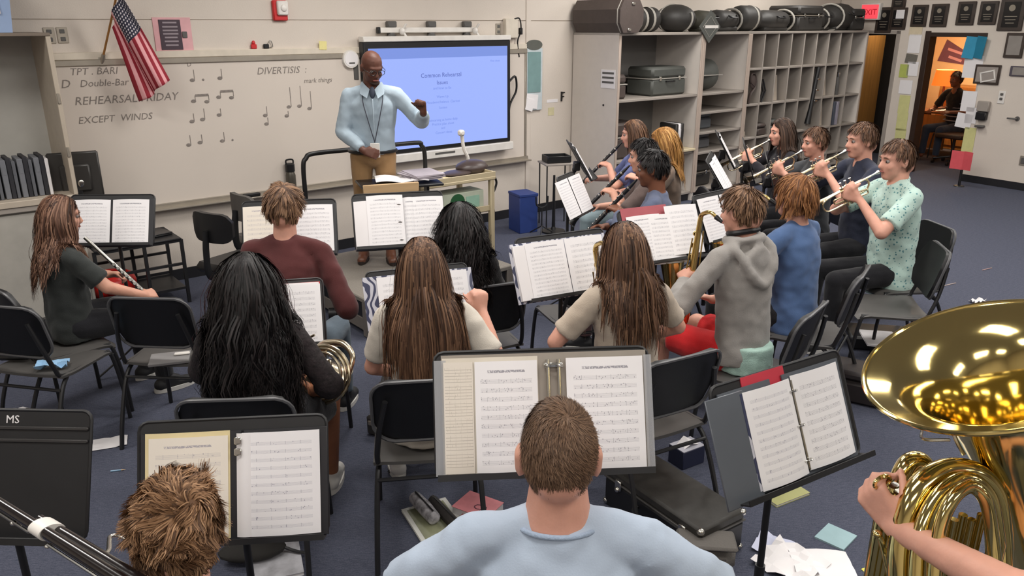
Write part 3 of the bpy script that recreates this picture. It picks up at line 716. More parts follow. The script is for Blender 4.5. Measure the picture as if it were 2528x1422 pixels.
# ------------------------------------------------------------------ grey shelf unit, counter and monitor at the left
LU0, LU1, LD = -1.75, .163, .652          # along the wall, depth off it
SH0, SH1 = .98, 2.07
sh = thing('wall_shelf_unit', 'open grey shelf unit standing on a counter left of the whiteboard', 'shelf', FLOC, FROT)
CRM = mat('cream shelf laminate', (186, 174, 158), .5)
one('side_panel', CRM, lambda q: fbox(q, LU1 - .03, LU1, SH0, SH1, .03, LD, .003), parent=sh)
one('side_panel', CRM, lambda q: fbox(q, LU0, LU0 + .03, SH0, SH1, .03, LD, .003), parent=sh)
one('back_panel', mat('grey pegboard', (186, 184, 178), .6, var=.03), lambda q: fbox(q, LU0, LU1, SH0, SH1, .03, .05), parent=sh)
one('top_panel', mat('grey brown laminate', (120, 108, 96), .5), lambda q: fbox(q, LU0, LU1, SH1, SH1 + .022, .03, LD + .004, .003), parent=sh)
one('bottom_shelf', CRM, lambda q: fbox(q, LU0, LU1, SH0 - .045, SH0, .03, LD + .01, .004), parent=sh)
for z in (1.25, 1.62): one('hinge', ALU, lambda q: fbox(q, LU1 - .028, LU1 - .008, z, z + .07, LD, LD + .012, .003), parent=sh)
co = thing('counter_cabinet', 'pale grey counter cabinet under the open shelf unit', 'cabinet', FLOC, FROT)
one('body', mat('grey counter front', (164, 160, 152), .5), lambda q: fbox(q, LU0, LU1, .08, SH0 - .085, .03, LD - .04, .004), parent=co)
one('worktop', GREYC, lambda q: fbox(q, LU0, LU1 + .01, SH0 - .085, SH0 - .046, .03, LD, .006), parent=co)
one('plinth', BASEM, lambda q: fbox(q, LU0, LU1 - .02, 0, .08, .03, LD - .1), parent=co)
for i in range(3):
    a = LU0 + .02 + i * .632
    dr = one('door', mat('grey counter door', (170, 166, 158), .5), lambda q: fbox(q, a, a + .6, .1, SH0 - .1, LD - .04, LD - .02, .004), parent=co)
    one('pull', ALU, lambda q: fbox(q, a + .5, a + .52, .6, .74, LD - .018, LD + .01, .004), parent=dr)
BKC = [mat('grey book spine', (92, 94, 100), .6), mat('black book spine', (38, 38, 44), .6), mat('slate book spine', (112, 114, 120), .6)]
ORD = 'first second third fourth fifth sixth seventh eighth ninth tenth eleventh twelfth thirteenth fourteenth fifteenth sixteenth'.split()
uu = .012
for k in range(15):
    w = .022 + .012 * ((k * 7) % 3) / 2; hgt = .26 + .012 * ((k * 5) % 3); ci = k % 3
    one('music_folder', PAPER if k == 0 else BKC[ci], lambda q: (q.box((0, .0, hgt / 2), (w, .22, hgt), bev=.003), q.box((0, -.1115, hgt * .72), (w * .6, .001, .05))), 'pale folder at the right end of the row on the grey shelf' if k == 0 else
        '%s music folder, %s to the left of the pale one on the grey shelf' % (('grey', 'black', 'slate')[ci], ORD[k - 1]), 'folder', 'music folders on the grey shelf', loc=(*fpos(uu, LD - .2), SH0 + .001), rot=FR)
    uu -= w + .006
# blue tub on top of the unit
bu_ = fw(44, 60, .40)[0]
t = thing('storage_bin', 'pale blue plastic bin on top of the grey shelf unit', 'bin', (*fpos(bu_ - .27, .40), SH1 + .023), FROT)
PBL = mat('pale blue plastic', (150, 172, 208), .35, var=.06)
one('body', PBL, lambda q: q.lathe([(.0, 0), (.24, 0), (.27, .34), (.25, .34), (.225, .02), (0, .02)], 4, M=np.diag([1.25, .8, 1, 1.0]) @ M4(rz=PI / 4)), parent=t, smooth=0)
one('rim', PBL, lambda q: q.lathe([(.265, .33), (.3, .33), (.3, .355), (.265, .355)], 4, M=np.diag([1.25, .8, 1, 1.0]) @ M4(rz=PI / 4)), parent=t, smooth=0)
one('bin_label', WHP, lambda q: q.box((.10, -.158, .17), (.12, .006, .1), M=M4(rx=0)), parent=t)
# ------------------------------------------------------------------ low black wire frame shelf
wf = thing('wire_shelf', 'low black metal frame shelf in front of the whiteboard', 'shelf', (*fpos(0.9, 0), 0), FROT)
ua = at_z(463, 708, .13)[:2] - FA; u1, d1_ = ua @ FU, ua @ FN
W1 = u1 - .9; W0 = LU1 + .03 - .9; DF, DB = d1_, d1_ - .42
for x in (W0, W1 - .28, W1):
    for dd in (DF, DB): one('upright', BLKM, lambda q: fbox(q, x - .012, x + .012, 0, .53, dd - .012, dd + .012), parent=wf)
for z in (.13, .33, .52):
    for dd in (DF, DB): one('rail', BLKM, lambda q: fbox(q, W0, W1, z - .01, z + .01, dd - .01, dd + .01), parent=wf)
one('shelf_plate', BLKM, lambda q: fbox(q, W0, W1, .53, .545, DB - .02, DF + .02, .004), parent=wf)
one('shelf_plate', BLKM, lambda q: fbox(q, W0, W1, .118, .128, DB, DF, .002), parent=wf)
p = fpos(W1 + .9 - .2, DF - .2)
t = thing('laptop', 'closed black laptop lying on the low black frame shelf', 'laptop', (*p, .546), FROT + .2)
one('base', BLK, lambda q: q.box((0, 0, .008), (.32, .22, .014), bev=.004), parent=t)
one('lid', mat('charcoal lid', (46, 44, 46), .3), lambda q: q.box((0, 0, .020), (.32, .22, .008), bev=.003), parent=t)
p = fpos(W1 + .9 - .50, DF - .16)
t = thing('red_bag', 'shiny red bag inside the low black frame shelf', 'bag', (*p, .129), FROT)
REDB = mat('shiny red cloth', (190, 28, 22), .3, var=.25, vscale=14, bump=.6, bscale=18)
one('body', REDB, lambda q: (q.ell((0, 0, .09), (.17, .12, .1)), q.ell((.07, -.02, .11), (.09, .09, .09)), q.ell((-.09, 0, .08), (.09, .1, .09))), parent=t)
one('strap', REDB, lambda q: q.tube(catmull([(-.1, 0, .16), (-.06, -.03, .21), (.04, -.02, .2), (.1, 0, .15)]), .012, 7), parent=t)

# monitor seen from behind
t = thing('computer_monitor', 'black computer monitor turned away, beside the grey shelf unit', 'monitor', (*fpos(.20, d1_ - .2), .546), FROT)
MR = math.radians(-10)
one('casing', mat('charcoal plastic', (52, 50, 48), .4), lambda q: (q.box((0, 0, .54), (.34, .03, .34), bev=.012, M=M4(rz=MR)), q.box((0, -.025, .52), (.2, .03, .2), bev=.012, M=M4(rz=MR))), parent=t)
one('stand_neck', BLK, lambda q: q.box((0, -.03, .24), (.05, .02, .48), bev=.005), parent=t)
one('stand_foot', BLK, lambda q: q.box((0, -.02, .006), (.2, .16, .012), bev=.005), parent=t)
one('emblem', SILV, lambda q: q.ell((0.02, -.045, .48), (.022, .006, .028)), parent=t)

# ------------------------------------------------------------------ podium with rail
pc = np.array((-1.34, 5.6)); 
po = thing('podium', 'grey carpeted conductor podium with black side slots under the teacher', 'podium', (*pc, 0), FROT)
PODM = mat('grey podium carpet', (128, 122, 114), .9, var=.08, vscale=80, bump=.3, bscale=200)
PODS = mat('grey podium side', (112, 106, 100), .7)
PW, PB, PFr, PH = 1.35, .72, .48, .30
one('deck', PODM, lambda q: q.box((PW / 2, (PB - PFr) / 2, PH - .02), (PW, PB + PFr, .04), bev=.008), parent=po)
one('lower_step', PODS, lambda q: q.box((PW / 2, (PB - PFr) / 2, .09), (PW - .02, PB + PFr - .02, .1), bev=.006), parent=po)
for (x, y) in ((.03, PB - .03), (.03, -PFr + .03), (PW - .03, PB - .03), (PW - .03, -PFr + .03)):
    one('corner_post', PODS, lambda q: q.box((x, y, .14), (.06, .06, .27), bev=.004), parent=po)
for s in (0.02, PW - .02): one('side_slot', BLK, lambda q: q.box((s, .1, .2), (.02, PB + PFr - .15, .11)), parent=po)
one('front_slot', BLK, lambda q: q.box((PW / 2, -PFr + .02, .2), (PW - .15, .02, .11)), parent=po)
one('caster', BLK, lambda q: q.cyl((.02, .03, .045), (-.03, .06, .045), .045, n=14), parent=po)
rl = thing('podium_rail', 'bent black tube rail standing at the back of the podium', 'rail', (*pc, PH), FROT)
rx0, rx1, ry = .13, PW - .08, PB - .06
one('tube', BLK, lambda q: q.tube(catmull([(rx0, ry, -.0), (rx0, ry, .4), (rx0, ry, .76), (rx0 + .03, ry, .84), (rx0 + .1, ry, .87), (.6, ry, .87), (rx1 - .1, ry, .87), (rx1 - .03, ry, .84), (rx1, ry, .76), (rx1, ry, .4), (rx1, ry, 0)], 6), .019, 10), parent=rl)
for x in (rx0, rx1): one('flange', BLKM, lambda q: q.cyl((x, ry, 0), (x, ry, .012), .045, n=14), parent=rl)

# ------------------------------------------------------------------ cart, desk and gear round the teacher
cp_ = at_z(1220, 665, .05)
ct = thing('equipment_cart', 'beige metal equipment cart on casters under the display', 'cart', (cp_[0] - .02, cp_[1], 0), FROT)
CW, CDp, CHt = .72, .48, .90
one('top_tray', BEIGE, lambda q: (q.box((-CW / 2, CDp / 2, CHt - .015), (CW + .06, CDp + .06, .03), bev=.006), q.box((-CW / 2, -.02, CHt + .015), (CW + .06, .012, .05), bev=.003), q.box((.02, CDp / 2, CHt + .015), (.012, CDp, .05), bev=.003)), parent=ct)
one('middle_tray', BEIGE, lambda q: (q.box((-CW / 2, CDp / 2, .60), (CW, CDp, .025), bev=.005), q.box((-CW / 2, 0, .62), (CW, .012, .05), bev=.003)), parent=ct)
one('lower_tray', BEIGE, lambda q: (q.box((-CW / 2, CDp / 2, .17), (CW, CDp, .025), bev=.005),), parent=ct)
for x in (0, -CW):
    for y in (0, CDp):
        one('leg', BEIGE, lambda q: q.box((x, y, .50), (.045, .045, .82), bev=.006), parent=ct)
        cs = one('caster', BLK, lambda q: q.cyl((x - .014, y, .05), (x + .014, y, .05), .05, n=14), parent=ct)
def on_cart(dx, dy, z): 
    c_, s_ = math.cos(FROT), math.sin(FROT)
    return (cp_[0] - .02 + c_ * dx - s_ * dy, cp_[1] + s_ * dx + c_ * dy, z)
t = thing('label_box', 'pale carton with a green disc on the cart middle tray', 'carton', on_cart(-.28, .13, .614), FROT)
one('carton', mat('pale green card', (186, 194, 176), .7), lambda q: q.box((0, 0, .085), (.44, .2, .17), bev=.004), parent=t)
one('green_disc', mat('dark green print', (36, 88, 52), .5), lambda q: q.cyl((-.06, -.1, .09), (-.06, -.104, .09), .075, n=24), parent=t)
one('print_panel', mat('pale teal print', (150, 190, 170), .6), lambda q: q.box((.1, -.102, .08), (.14, .003, .1)), parent=t)
t = thing('amplifier', 'olive black amplifier box on the lower tray of the cart', 'amplifier', on_cart(-.3, .2, .184), FROT)
one('cabinet', mat('olive black vinyl', (50, 48, 40), .6), lambda q: q.box((0, 0, .15), (.5, .3, .3), bev=.012), parent=t)
one('grille', mat('grille cloth', (40, 38, 34), .9, bump=.4, bscale=300), lambda q: q.box((-.04, -.152, .15), (.34, .008, .24)), parent=t)
one('side_rail', mat('khaki plastic', (128, 118, 84), .5), lambda q: q.box((.24, -.152, .15), (.02, .012, .3)), parent=t)
t = thing('gym_cap', 'dark brown cap lying on the cart top', 'cap', on_cart(-.12, .2, CHt + .001), FROT + .3)
CAPM = mat('dark brown leather', (66, 54, 52), .4)
one('crown', CAPM, lambda q: q.ell((.08, 0, .05), (.17, .13, .065)), parent=t)
one('brim', CAPM, lambda q: q.ell((-.13, 0, .03), (.16, .11, .018)), parent=t)
t = thing('document_camera', 'white document camera with a bent arm on the right of the cart top', 'camera', on_cart(-.0, .33, CHt + .001), FROT)
one('base', WHP, lambda q: q.box((0, 0, .02), (.16, .18, .035), bev=.01), parent=t)
one('arm', WHP, lambda q: q.tube(catmull([(0, 0, .04), (-.01, 0, .12), (-.05, 0, .2), (-.07, 0, .33)]), .016, 8), parent=t)
one('camera_head', WHP, lambda q: q.box((-.075, 0, .34), (.05, .06, .05), bev=.012), parent=t)
one('dial', BLK, lambda q: (q.cyl((-.02, -.09, .04), (-.02, -.095, .04), .018, n=12), q.cyl((.04, -.09, .04), (.04, -.095, .04), .018, n=12)), parent=t)
t = thing('charger_cable', 'black cable loop hanging from the cart right end', 'cable', on_cart(.06, .1, CHt + .03), FROT)
one('cord', BLK, lambda q: q.tube(catmull([(0, 0, 0), (.03, -.02, -.05), (.06, -.02, -.12), (.02, -.02, -.2), (.01, -.02, -.12), (.02, -.02, -.3), (.03, -.02, -.38)]), .010, 6), parent=t)
for i, (dx, dy, rz, m_, lab) in enumerate(((-.52, .12, .2, mat('manila paper', (214, 198, 156), .7), 'yellowish folder on the left of the cart top'), (-.42, .25, -.15, PAPER, 'white papers lying on the cart top by the cap'))):
    one('paper_stack', m_, lambda q: [q.box((.004 * k * (-1) ** k, .003 * k, .002 + .004 * k), (.3, .22, .003), M=M4(rz=.06 * k)) for k in range(4)], lab, 'papers', loc=on_cart(dx, dy, CHt + .002), rot=(0, 0, FROT + rz))
# conductor's wide stand with open papers
cd = at_y(985, 445, 6.0)
t = thing('conductor_stand', 'wide black conductor stand with light wooden edge before the teacher', 'music stand', (cd[0], cd[1], 0), math.radians(20))
zd = cd[2] - .02
one('desk', BLK, lambda q: q.box((0, 0, zd), (.62, .36, .02), bev=.006, M=M4(rx=0)), parent=t)
one('wood_front', mat('light maple', (196, 164, 124), .5, var=.1, vscale=4, stretch=(1, 8, 8)), lambda q: q.box((-.1, -.185, zd + .0), (.42, .02, .07), bev=.004), parent=t)
one('under_shelf', BLK, lambda q: q.box((.02, .02, zd - .13), (.5, .3, .015), bev=.004), parent=t)
one('shelf_bracket', BLK, lambda q: (q.box((.24, .1, zd - .065), (.02, .1, .13)), q.box((-.22, .1, zd - .065), (.02, .1, .13))), parent=t)
one('pole', BLKM, lambda q: q.cyl((0, .02, .03), (0, .02, zd), .02, n=12), parent=t)
one('base_plate', BLKM, lambda q: q.cyl((0, .02, 0), (0, .02, .03), .2, .18, 24), parent=t)
def cst(dx, dy, z): c_, s_ = math.cos(math.radians(20)), math.sin(math.radians(20)); return (cd[0] + c_ * dx - s_ * dy, cd[1] + s_ * dx + c_ * dy, z)
one('score_book', PAPER, lambda q: (q.sheet([[(x, y, .012 + .02 * math.sin(abs(x) * 12)) for y in (-.13, .13)] for x in np.linspace(-.2, .2, 11)], .004),), 'open score lying on the conductor stand', 'book', loc=cst(.02, .0, zd + .011), rot=(0, 0, math.radians(12)))
one('score_pile', mat('lilac grey paper', (176, 168, 176), .7), lambda q: [q.box((.01 * (k % 3), .008 * (k % 2), .003 + .006 * k), (.24, .3, .005), M=M4(rz=.05 * ((k * 3) % 5 - 2))) for k in range(6)], 'thin pile of grey papers on the right of the conductor stand', 'papers', loc=cst(.18, .02, zd + .032), rot=(0, 0, math.radians(35)))
one('paper_stack', PAPER, lambda q: [q.box((.01 * (k % 3), 0, .002 + .004 * k), (.3, .22, .003), M=M4(rz=.07 * ((k * 3) % 4 - 1))) for k in range(5)], 'papers on the lower shelf of the conductor stand', 'papers', loc=cst(.02, .0, zd - .121), rot=(0, 0, math.radians(20)))
# blue box, gear table, peg stand by the wall
bb = at_z(1298, 575)
t = thing('blue_box', 'deep blue box on the floor right of the cart', 'box', (bb[0], bb[1], 0), FROT - .2)
BLU = mat('deep blue card', (36, 58, 120), .55)
one('carton', BLU, lambda q: q.box((.03, .12, .2), (.22, .26, .4), bev=.004), parent=t)
one('carton_lid', BLU, lambda q: q.box((.03, .12, .41), (.23, .27, .03), bev=.004), parent=t)
one('end_panel', mat('pale label', (170, 176, 186), .6), lambda q: q.box((.142, .12, .2), (.004, .2, .28)), parent=t)
g = at_z(1372, 560)
gt = thing('gear_table', 'small table with thin dark legs against the wall by the cabinet', 'table', (g[0], g[1] + .1, 0), FROT - .4)
one('table_top', GREYC, lambda q: q.box((0, 0, .70), (.34, .3, .02), bev=.004), parent=gt)
for x in (-.15, .15):
    for y in (-.13, .13): one('leg', BLKM, lambda q: q.cyl((x, y, 0), (x, y, .69), .008, n=8), parent=gt)
t = thing('black_tray', 'open black tray on the small table by the cabinet', 'tray', (g[0], g[1] + .1, .711), FROT - .4)
one('base', BLK, lambda q: q.box((0, 0, .008), (.26, .2, .012)), parent=t)
one('rim', BLK, lambda q: [q.box(c, s_, bev=.004) for c, s_ in (((0, -.1, .04), (.27, .015, .07)), ((0, .1, .04), (.27, .015, .07)), ((-.13, 0, .04), (.015, .2, .07)), ((.13, 0, .04), (.015, .2, .07)))], parent=t)
g2 = at_z(1366, 572)
t = thing('instrument_peg', 'black upright clarinet peg stand on the floor by the small table', 'stand', (g2[0], g2[1], 0), 0)
one('peg', BLK, lambda q: q.tube([(0, 0, 0.02), (0, 0, .3), (0, 0, .62)], [.02, .016, .012], 10), parent=t)
one('base', BLK, lambda q: q.lathe([(0, 0), (.13, 0), (.13, .015), (.03, .03), (.02, .06)], 20), parent=t)
g3 = at_z(1337, 580)
t = thing('wire_stand', 'thin grey instrument stand with a forked top beside the blue box', 'stand', (g3[0], g3[1], 0), .4)
one('pole', BLKM, lambda q: q.cyl((0, 0, .02), (0, 0, .3), .008, n=8), parent=t)
one('fork', BLKM, lambda q: q.tube(catmull([(-.07, 0, .42), (-.06, 0, .33), (0, 0, .3), (.06, 0, .33), (.07, 0, .42)]), .008, 7), parent=t)
for a in (0, 2.1, 4.2): one('leg', BLKM, lambda q: q.cyl((0, 0, .1), (.15 * math.cos(a), .15 * math.sin(a), .008), .007, n=7), parent=t)
# bottle standing on the tray
u, z = fw(722, 470, .07)
t = thing('water_bottle', 'dark steel water bottle on the whiteboard tray behind the maroon shirt', 'bottle', (*fpos(u, .06), ZB0 - .034), FROT)
one('body', mat('grey steel', (92, 88, 80), .35, .6), lambda q: q.lathe([(0, 0), (.045, 0), (.045, .15), (.035, .18)], 18), parent=t)
one('cap', BLK, lambda q: q.lathe([(.036, .18), (.043, .185), (.043, .25), (.03, .26), (0, .26)], 18), parent=t)
one('loop', BLK, lambda q: q.tube(catmull([(-.035, 0, .25), (-.03, 0, .29), (.03, 0, .29), (.035, 0, .25)]), .008, 6), parent=t)
# ------------------------------------------------------------------ right wall: plaques, signs, cards, switches
PLQ = mat('dark walnut plaque', (62, 52, 46), .4, var=.15)
PLB = mat('black plaque plate', (30, 28, 28), .25)
PLG = mat('brushed plaque lettering', (150, 142, 128), .4, .4)
def plaque(px, py, w, h, label, style=0, frame_m=None):
    u, z = rw(px, py)
    t = thing('wall_plaque', label, 'plaque', (*rpos(u), z), RROT)
    one('board', frame_m or PLQ, lambda q: q.box((0, -.012, 0), (w, .024, h), bev=.006), parent=t)
    if style == 2:
        one('picture', mat('grey print', (140, 134, 128), .5), lambda q: q.box((0, -.026, 0), (w * .72, .003, h * .76)), parent=t); return t
    one('plate', PLB, lambda q: q.box((0, -.026, .0), (w * .66, .004, h * .78), bev=.001), parent=t)
    if style == 1: one('paper_insert', PAPER, lambda q: q.box((w * .12, -.03, h * .2), (w * .5, .003, h * .4)), parent=t)
    else: one('emblem', PLG, lambda q: q.cyl((0, -.027, h * .2), (0, -.031, h * .2), w * .13, n=14), parent=t)
    for k in range(3): one('engraved_line', PLG, lambda q: q.box((0, -.029, -h * (.06 + .1 * k)), (w * (.5 - .08 * k), .002, h * .025)), parent=t)
    return t
plaque(2271, 39, .24, .30, 'brown plaque first from the left in the row over the office door')
plaque(2320, 38, .25, .31, 'brown plaque second from the left in the row over the office door')
plaque(2386, 33, .25, .31, 'brown plaque third from the left in the row over the office door')
plaque(2441, 32, .24, .30, 'brown plaque fourth from the left, just left of the largest one')
plaque(2499, 36, .32, .41, 'largest dark plaque at the right end of the row')
plaque(2184, 50, .27, .37, 'tall dark plaque right of the red exit sign')
plaque(2219, 46, .26, .31, 'dark plaque with a white insert above the dark doorway', 1)
plaque(2221, 2, .22, .22, 'small brown plaque topmost above the dark doorway')
plaque(2506, 112, .24, .32, 'framed grey print right of the blue card', 2)
u, z = rw(2438, 184)
t = thing('picture_frame', 'slanted white edged frame on the wall right of the office door', 'picture', (*rpos(u), z), RROT)
one('frame', PLQ, lambda q: q.box((0, -.012, 0), (.34, .024, .26), bev=.005), parent=t)
one('mount', mat('warm grey card', (150, 142, 136), .6), lambda q: q.box((0, -.026, 0), (.28, .004, .2)), parent=t)
one('inner_frame', WHP, lambda q: [q.box(c, s_, M=M4((.02, -.03, -.02), ry=-.25)) for c, s_ in (((0, 0, .06), (.2, .006, .018)), ((0, 0, -.06), (.2, .006, .018)), ((-.09, 0, 0), (.018, .006, .12)), ((.09, 0, 0), (.018, .006, .12)))], parent=t)
u, z = rw(2155, 29)
t = thing('exit_sign', 'red exit sign over the dark doorway', 'sign', (*rpos(u), z), RROT)
one('housing', WHP, lambda q: q.box((0, -.04, 0), (.32, .08, .24), bev=.008), parent=t)
one('face', mat('lit red face', (235, 90, 100), .4, var=0, emit=(240, 70, 84), estr=.7), lambda q: q.box((0, -.083, 0), (.28, .006, .2)), parent=t)
wtext('exit_text', 'EXIT', .12, mat('exit red letters', (150, 20, 34), .4, emit=(190, 20, 40), estr=.5), t, 0, -.0875, -.045, align='CENTER')
def card(px, py, w, h, m_, label, tilt=0., cat='paper', dep=.003, name='paper_card'):
    u, z = rw(px, py)
    return one(name, m_, lambda q: q.box((0, -.004 - dep / 2, 0), (w, dep, h), M=M4(ry=tilt)), label, cat, loc=(*rpos(u), z), rot=RR)
CYAN = mat('bright blue card', (42, 142, 178), .6)
u, z = rw(2410, 119)
t = thing('blue_card', 'bright blue folded card pinned beside the office door top', 'card', (*rpos(u, .004), z), RROT)
one('left_leaf', CYAN, lambda q: q.box((-.075, -.02, 0), (.15, .004, .29), M=M4(rz=.2, ry=.1)), parent=t)
one('right_leaf', mat('deep teal card', (30, 120, 150), .6), lambda q: q.box((.075, -.02, .02), (.15, .004, .29), M=M4(rz=-.25, ry=.1)), parent=t)
card(2402, 165, .26, .3, PAPER, 'white sheet below the blue card at the door edge')
card(2392, 250, .2, .28, PAPER, 'white sheet hanging left of the black wall dispenser')
card(2398, 285, .16, .22, PAPER, 'small white sheet beside the black dispenser')
card(2380, 298, .22, .2, PAPER, 'lowest white sheet on the office door edge', .1)
LIME = mat('lime paper', (176, 186, 96), .7); LEMON = mat('pale lemon paper', (206, 204, 142), .7)
card(2392, 345, .16, .34, LEMON, 'tall lemon sheet above the red card')
card(2232, 175, .14, .19, LIME, 'lime green note on the wall between the doorways')
card(2262, 70, .2, .2, mat('cream note', (212, 198, 170), .7), 'cream note above the corner of the office door')
card(2258, 108, .19, .26, PAPER, 'white note high on the strip left of the office door')
card(2250, 145, .18, .13, mat('grey crumpled foil', (110, 106, 98), .5, bump=.6), 'grey crumpled note on the strip left of the office door', .1)
card(2253, 170, .17, .2, PAPER, 'white note right of the lime green one')
card(2236, 215, .2, .2, PAPER, 'white note below the lime green one')
for i, (py, l) in enumerate(((258, 'topmost lemon strip on the door side wall'), (300, 'middle lemon strip on the door side wall'), (340, 'lowest lemon strip on the door side wall'))): card(2232 - 5 * i, py, .17, .27, LEMON, l)
u, z = rw(2473, 240)
t = thing('light_switch', 'white double light switch plate on the right wall', 'switch', (*rpos(u), z), RROT)
one('plate', WHP, lambda q: q.box((0, -.004, 0), (.09, .008, .17), bev=.003), parent=t)
for s in (.04, -.02): one('toggle', GRYP, lambda q: q.box((0, -.014, s), (.035, .02, .03), bev=.004), parent=t)
u, z = rw(2424, 282)
t = thing('wall_dispenser', 'grey and black dispenser on the wall below the light switch', 'dispenser', (*rpos(u), z), RROT)
one('cover', GREYC, lambda q: q.box((.02, -.03, .11), (.16, .06, .14), bev=.01), parent=t)
one('tank', BLK, lambda q: q.box((.02, -.04, -.02), (.14, .08, .11), bev=.012), parent=t)
one('drip_tray', GRYP, lambda q: q.box((.02, -.04, -.16), (.12, .08, .03), bev=.01), parent=t)
u, z = rw(2512, 293)
t = thing('door_lever', 'dark lever handle on the right wall panel', 'handle', (*rpos(u), z), RROT)
one('rose', GRYP, lambda q: q.cyl((0, 0, 0), (0, -.015, 0), .03, n=14), parent=t)
one('lever', GRYP, lambda q: q.tube(catmull([(0, -.01, 0), (0, -.05, 0), (-.04, -.055, 0), (-.11, -.05, 0)]), .011, 8), parent=t)
plaque(2520, 176, .26, .13, 'wide dark nameplate below the framed grey print', 2, mat('slate frame', (78, 72, 82), .5))
u, z = rw(2526, 397)
t = thing('wall_outlet', 'outlet plate low on the right wall at the frame edge', 'outlet', (*rpos(u), z), RROT)
one('cover_plate', ALU, lambda q: q.box((0, -.004, 0), (.09, .008, .13), bev=.003), parent=t); one('socket', GRYP, lambda q: q.box((0, -.01, 0), (.05, .008, .08), bev=.003), parent=t)
rp = at_z(2367, 460); 
t = thing('red_card_post', 'red card on a short black post beside the office doorway', 'sign', (rp[0], rp[1], 0), RROT)
one('post', BLK, lambda q: q.cyl((0, 0, 0), (0, 0, .3), .018, n=10), parent=t)
one('card', mat('coral red card', (212, 84, 92), .6), lambda q: (q.box((-.07, -.02, .36), (.18, .004, .25), M=M4(rz=.12)), q.box((.08, -.02, .365), (.14, .004, .25), M=M4(rz=-.25))), parent=t)
one('foot', BLK, lambda q: q.lathe([(0, 0), (.07, 0), (.06, .012), (.0, .02)], 14), parent=t)

# ------------------------------------------------------------------ lamplit office
def roff(u, d, z): return (*rpos(u, -d), z)
def rin(px, py, d): u, z = rw(px, py, -d); return (*rpos(u, -d), z)
dk = thing('office_desk', 'brown wooden office desk with a drawer front behind the doorway', 'desk', roff(-1.40, 2.12, 0), RROT)
one('desk_top', mat('dark desk wood', (84, 58, 40), .35, var=.2, vscale=3), lambda q: q.box((0, 0, .72), (1.3, .62, .035), bev=.005), parent=dk)
one('drawer_front', WOOD, lambda q: q.box((-.28, -.28, .40), (.6, .03, .56), bev=.006), parent=dk)
one('side_panel', DARKW, lambda q: q.box((-.62, 0, .36), (.04, .58, .7)), parent=dk)
one('side_panel', DARKW, lambda q: q.box((.62, 0, .36), (.04, .58, .7)), parent=dk)
one('paper_stack', PAPER, lambda q: [q.box((.05 * k - .1, .02 * (k % 2), .003 + .006 * k), (.3, .22, .005), M=M4(rz=.2 * k)) for k in range(4)], 'white papers on the office desk', 'papers', loc=roff(-1.45, 2.05, .739), rot=RR)
LAMPU, LAMPD = -1.78, 2.28
lp_ = thing('table_lamp', 'glowing orange shaded lamp on the office desk', 'lamp', roff(LAMPU, LAMPD, .739), RROT)
one('base', DARKW, lambda q: q.lathe([(0, 0), (.09, 0), (.08, .03), (.03, .06), (.045, .16), (.02, .28), (.015, .5)], 18), parent=lp_)
one('lamp_shade', mat('orange shade', (240, 120, 50), .7, var=0, emit=(255, 104, 34), estr=.95), lambda q: q.lathe([(.2, .40), (.16, .66), (.158, .66), (.198, .40)], 24), parent=lp_)
one('bulb', mat('warm bulb', (255, 236, 190), .4, var=0, emit=(255, 214, 140), estr=8), lambda q: q.ell((0, 0, .56), (.035, .035, .05)), parent=lp_)
ld = bpy.data.lights.new('desk_lamp_light', 'POINT'); ld.energy = 60; ld.color = (1.0, .66, .34); ld.shadow_soft_size = .06
lo = bpy.data.objects.new('desk_lamp_light', ld); lo.location = roff(LAMPU, LAMPD, 1.52); C.objects.link(lo)
ld = bpy.data.lights.new('added_office_fill', 'AREA'); ld.energy = 16; ld.size = .6; ld.color = (1.0, .78, .52)  # extra overhead fill, added to lift the warm office walls
lo = bpy.data.objects.new('added_office_fill', ld); lo.location = roff(-1.2, 2.0, 2.45); C.objects.link(lo)
t = thing('pennant', 'purple felt pennant on the office wall', 'pennant', rin(2352, 132, 3.39), RROT)
PUR = mat('dusky purple felt', (96, 62, 84), .9)
one('felt', PUR, lambda q: q.prism([(-.26, -.14), (-.14, .24), (.42, -.06), (.36, -.2)], .01, M=np.array(Matrix.Rotation(PI / 2, 4, 'X'))), parent=t)
for k in range(2): one('letter_band', mat('pink felt', (176, 130, 146), .9), lambda q: q.box((.04 + .05 * k, -.013, .05 - .12 * k), (.3 - .04 * k, .003, .045), M=M4(ry=.28)), parent=t)
t = thing('office_chair', 'dark office chair on casters behind the office doorway', 'chair', roff(-.92, 1.3, 0), RROT)
one('seat', DARKW, lambda q: q.box((0, 0, .45), (.44, .44, .07), bev=.02), parent=t)
one('column', BLK, lambda q: q.cyl((0, 0, .1), (0, 0, .42), .025, n=10), parent=t)
for k in range(5):
    a = k * 2 * PI / 5
    one('leg', BLK, lambda q: q.cyl((0, 0, .12), (.26 * math.cos(a), .26 * math.sin(a), .08), .018, n=8), parent=t)
    one('caster', BLK, lambda q: q.cyl((.26 * math.cos(a) - .015, .26 * math.sin(a), .032), (.26 * math.cos(a) + .015, .26 * math.sin(a), .032), .032, n=10), parent=t)
t = thing('office_cabinet', 'low wooden file cabinet in the lamplight behind the office desk', 'cabinet', roff(-1.75, 3.05, 0), RROT)
one('body', WOOD, lambda q: q.box((0, 0, .55), (.8, .5, 1.1), bev=.006), parent=t)
for k in range(3): one('drawer', WOOD, lambda q: q.box((0, -.255, .22 + .33 * k), (.72, .02, .3), bev=.006), parent=t)
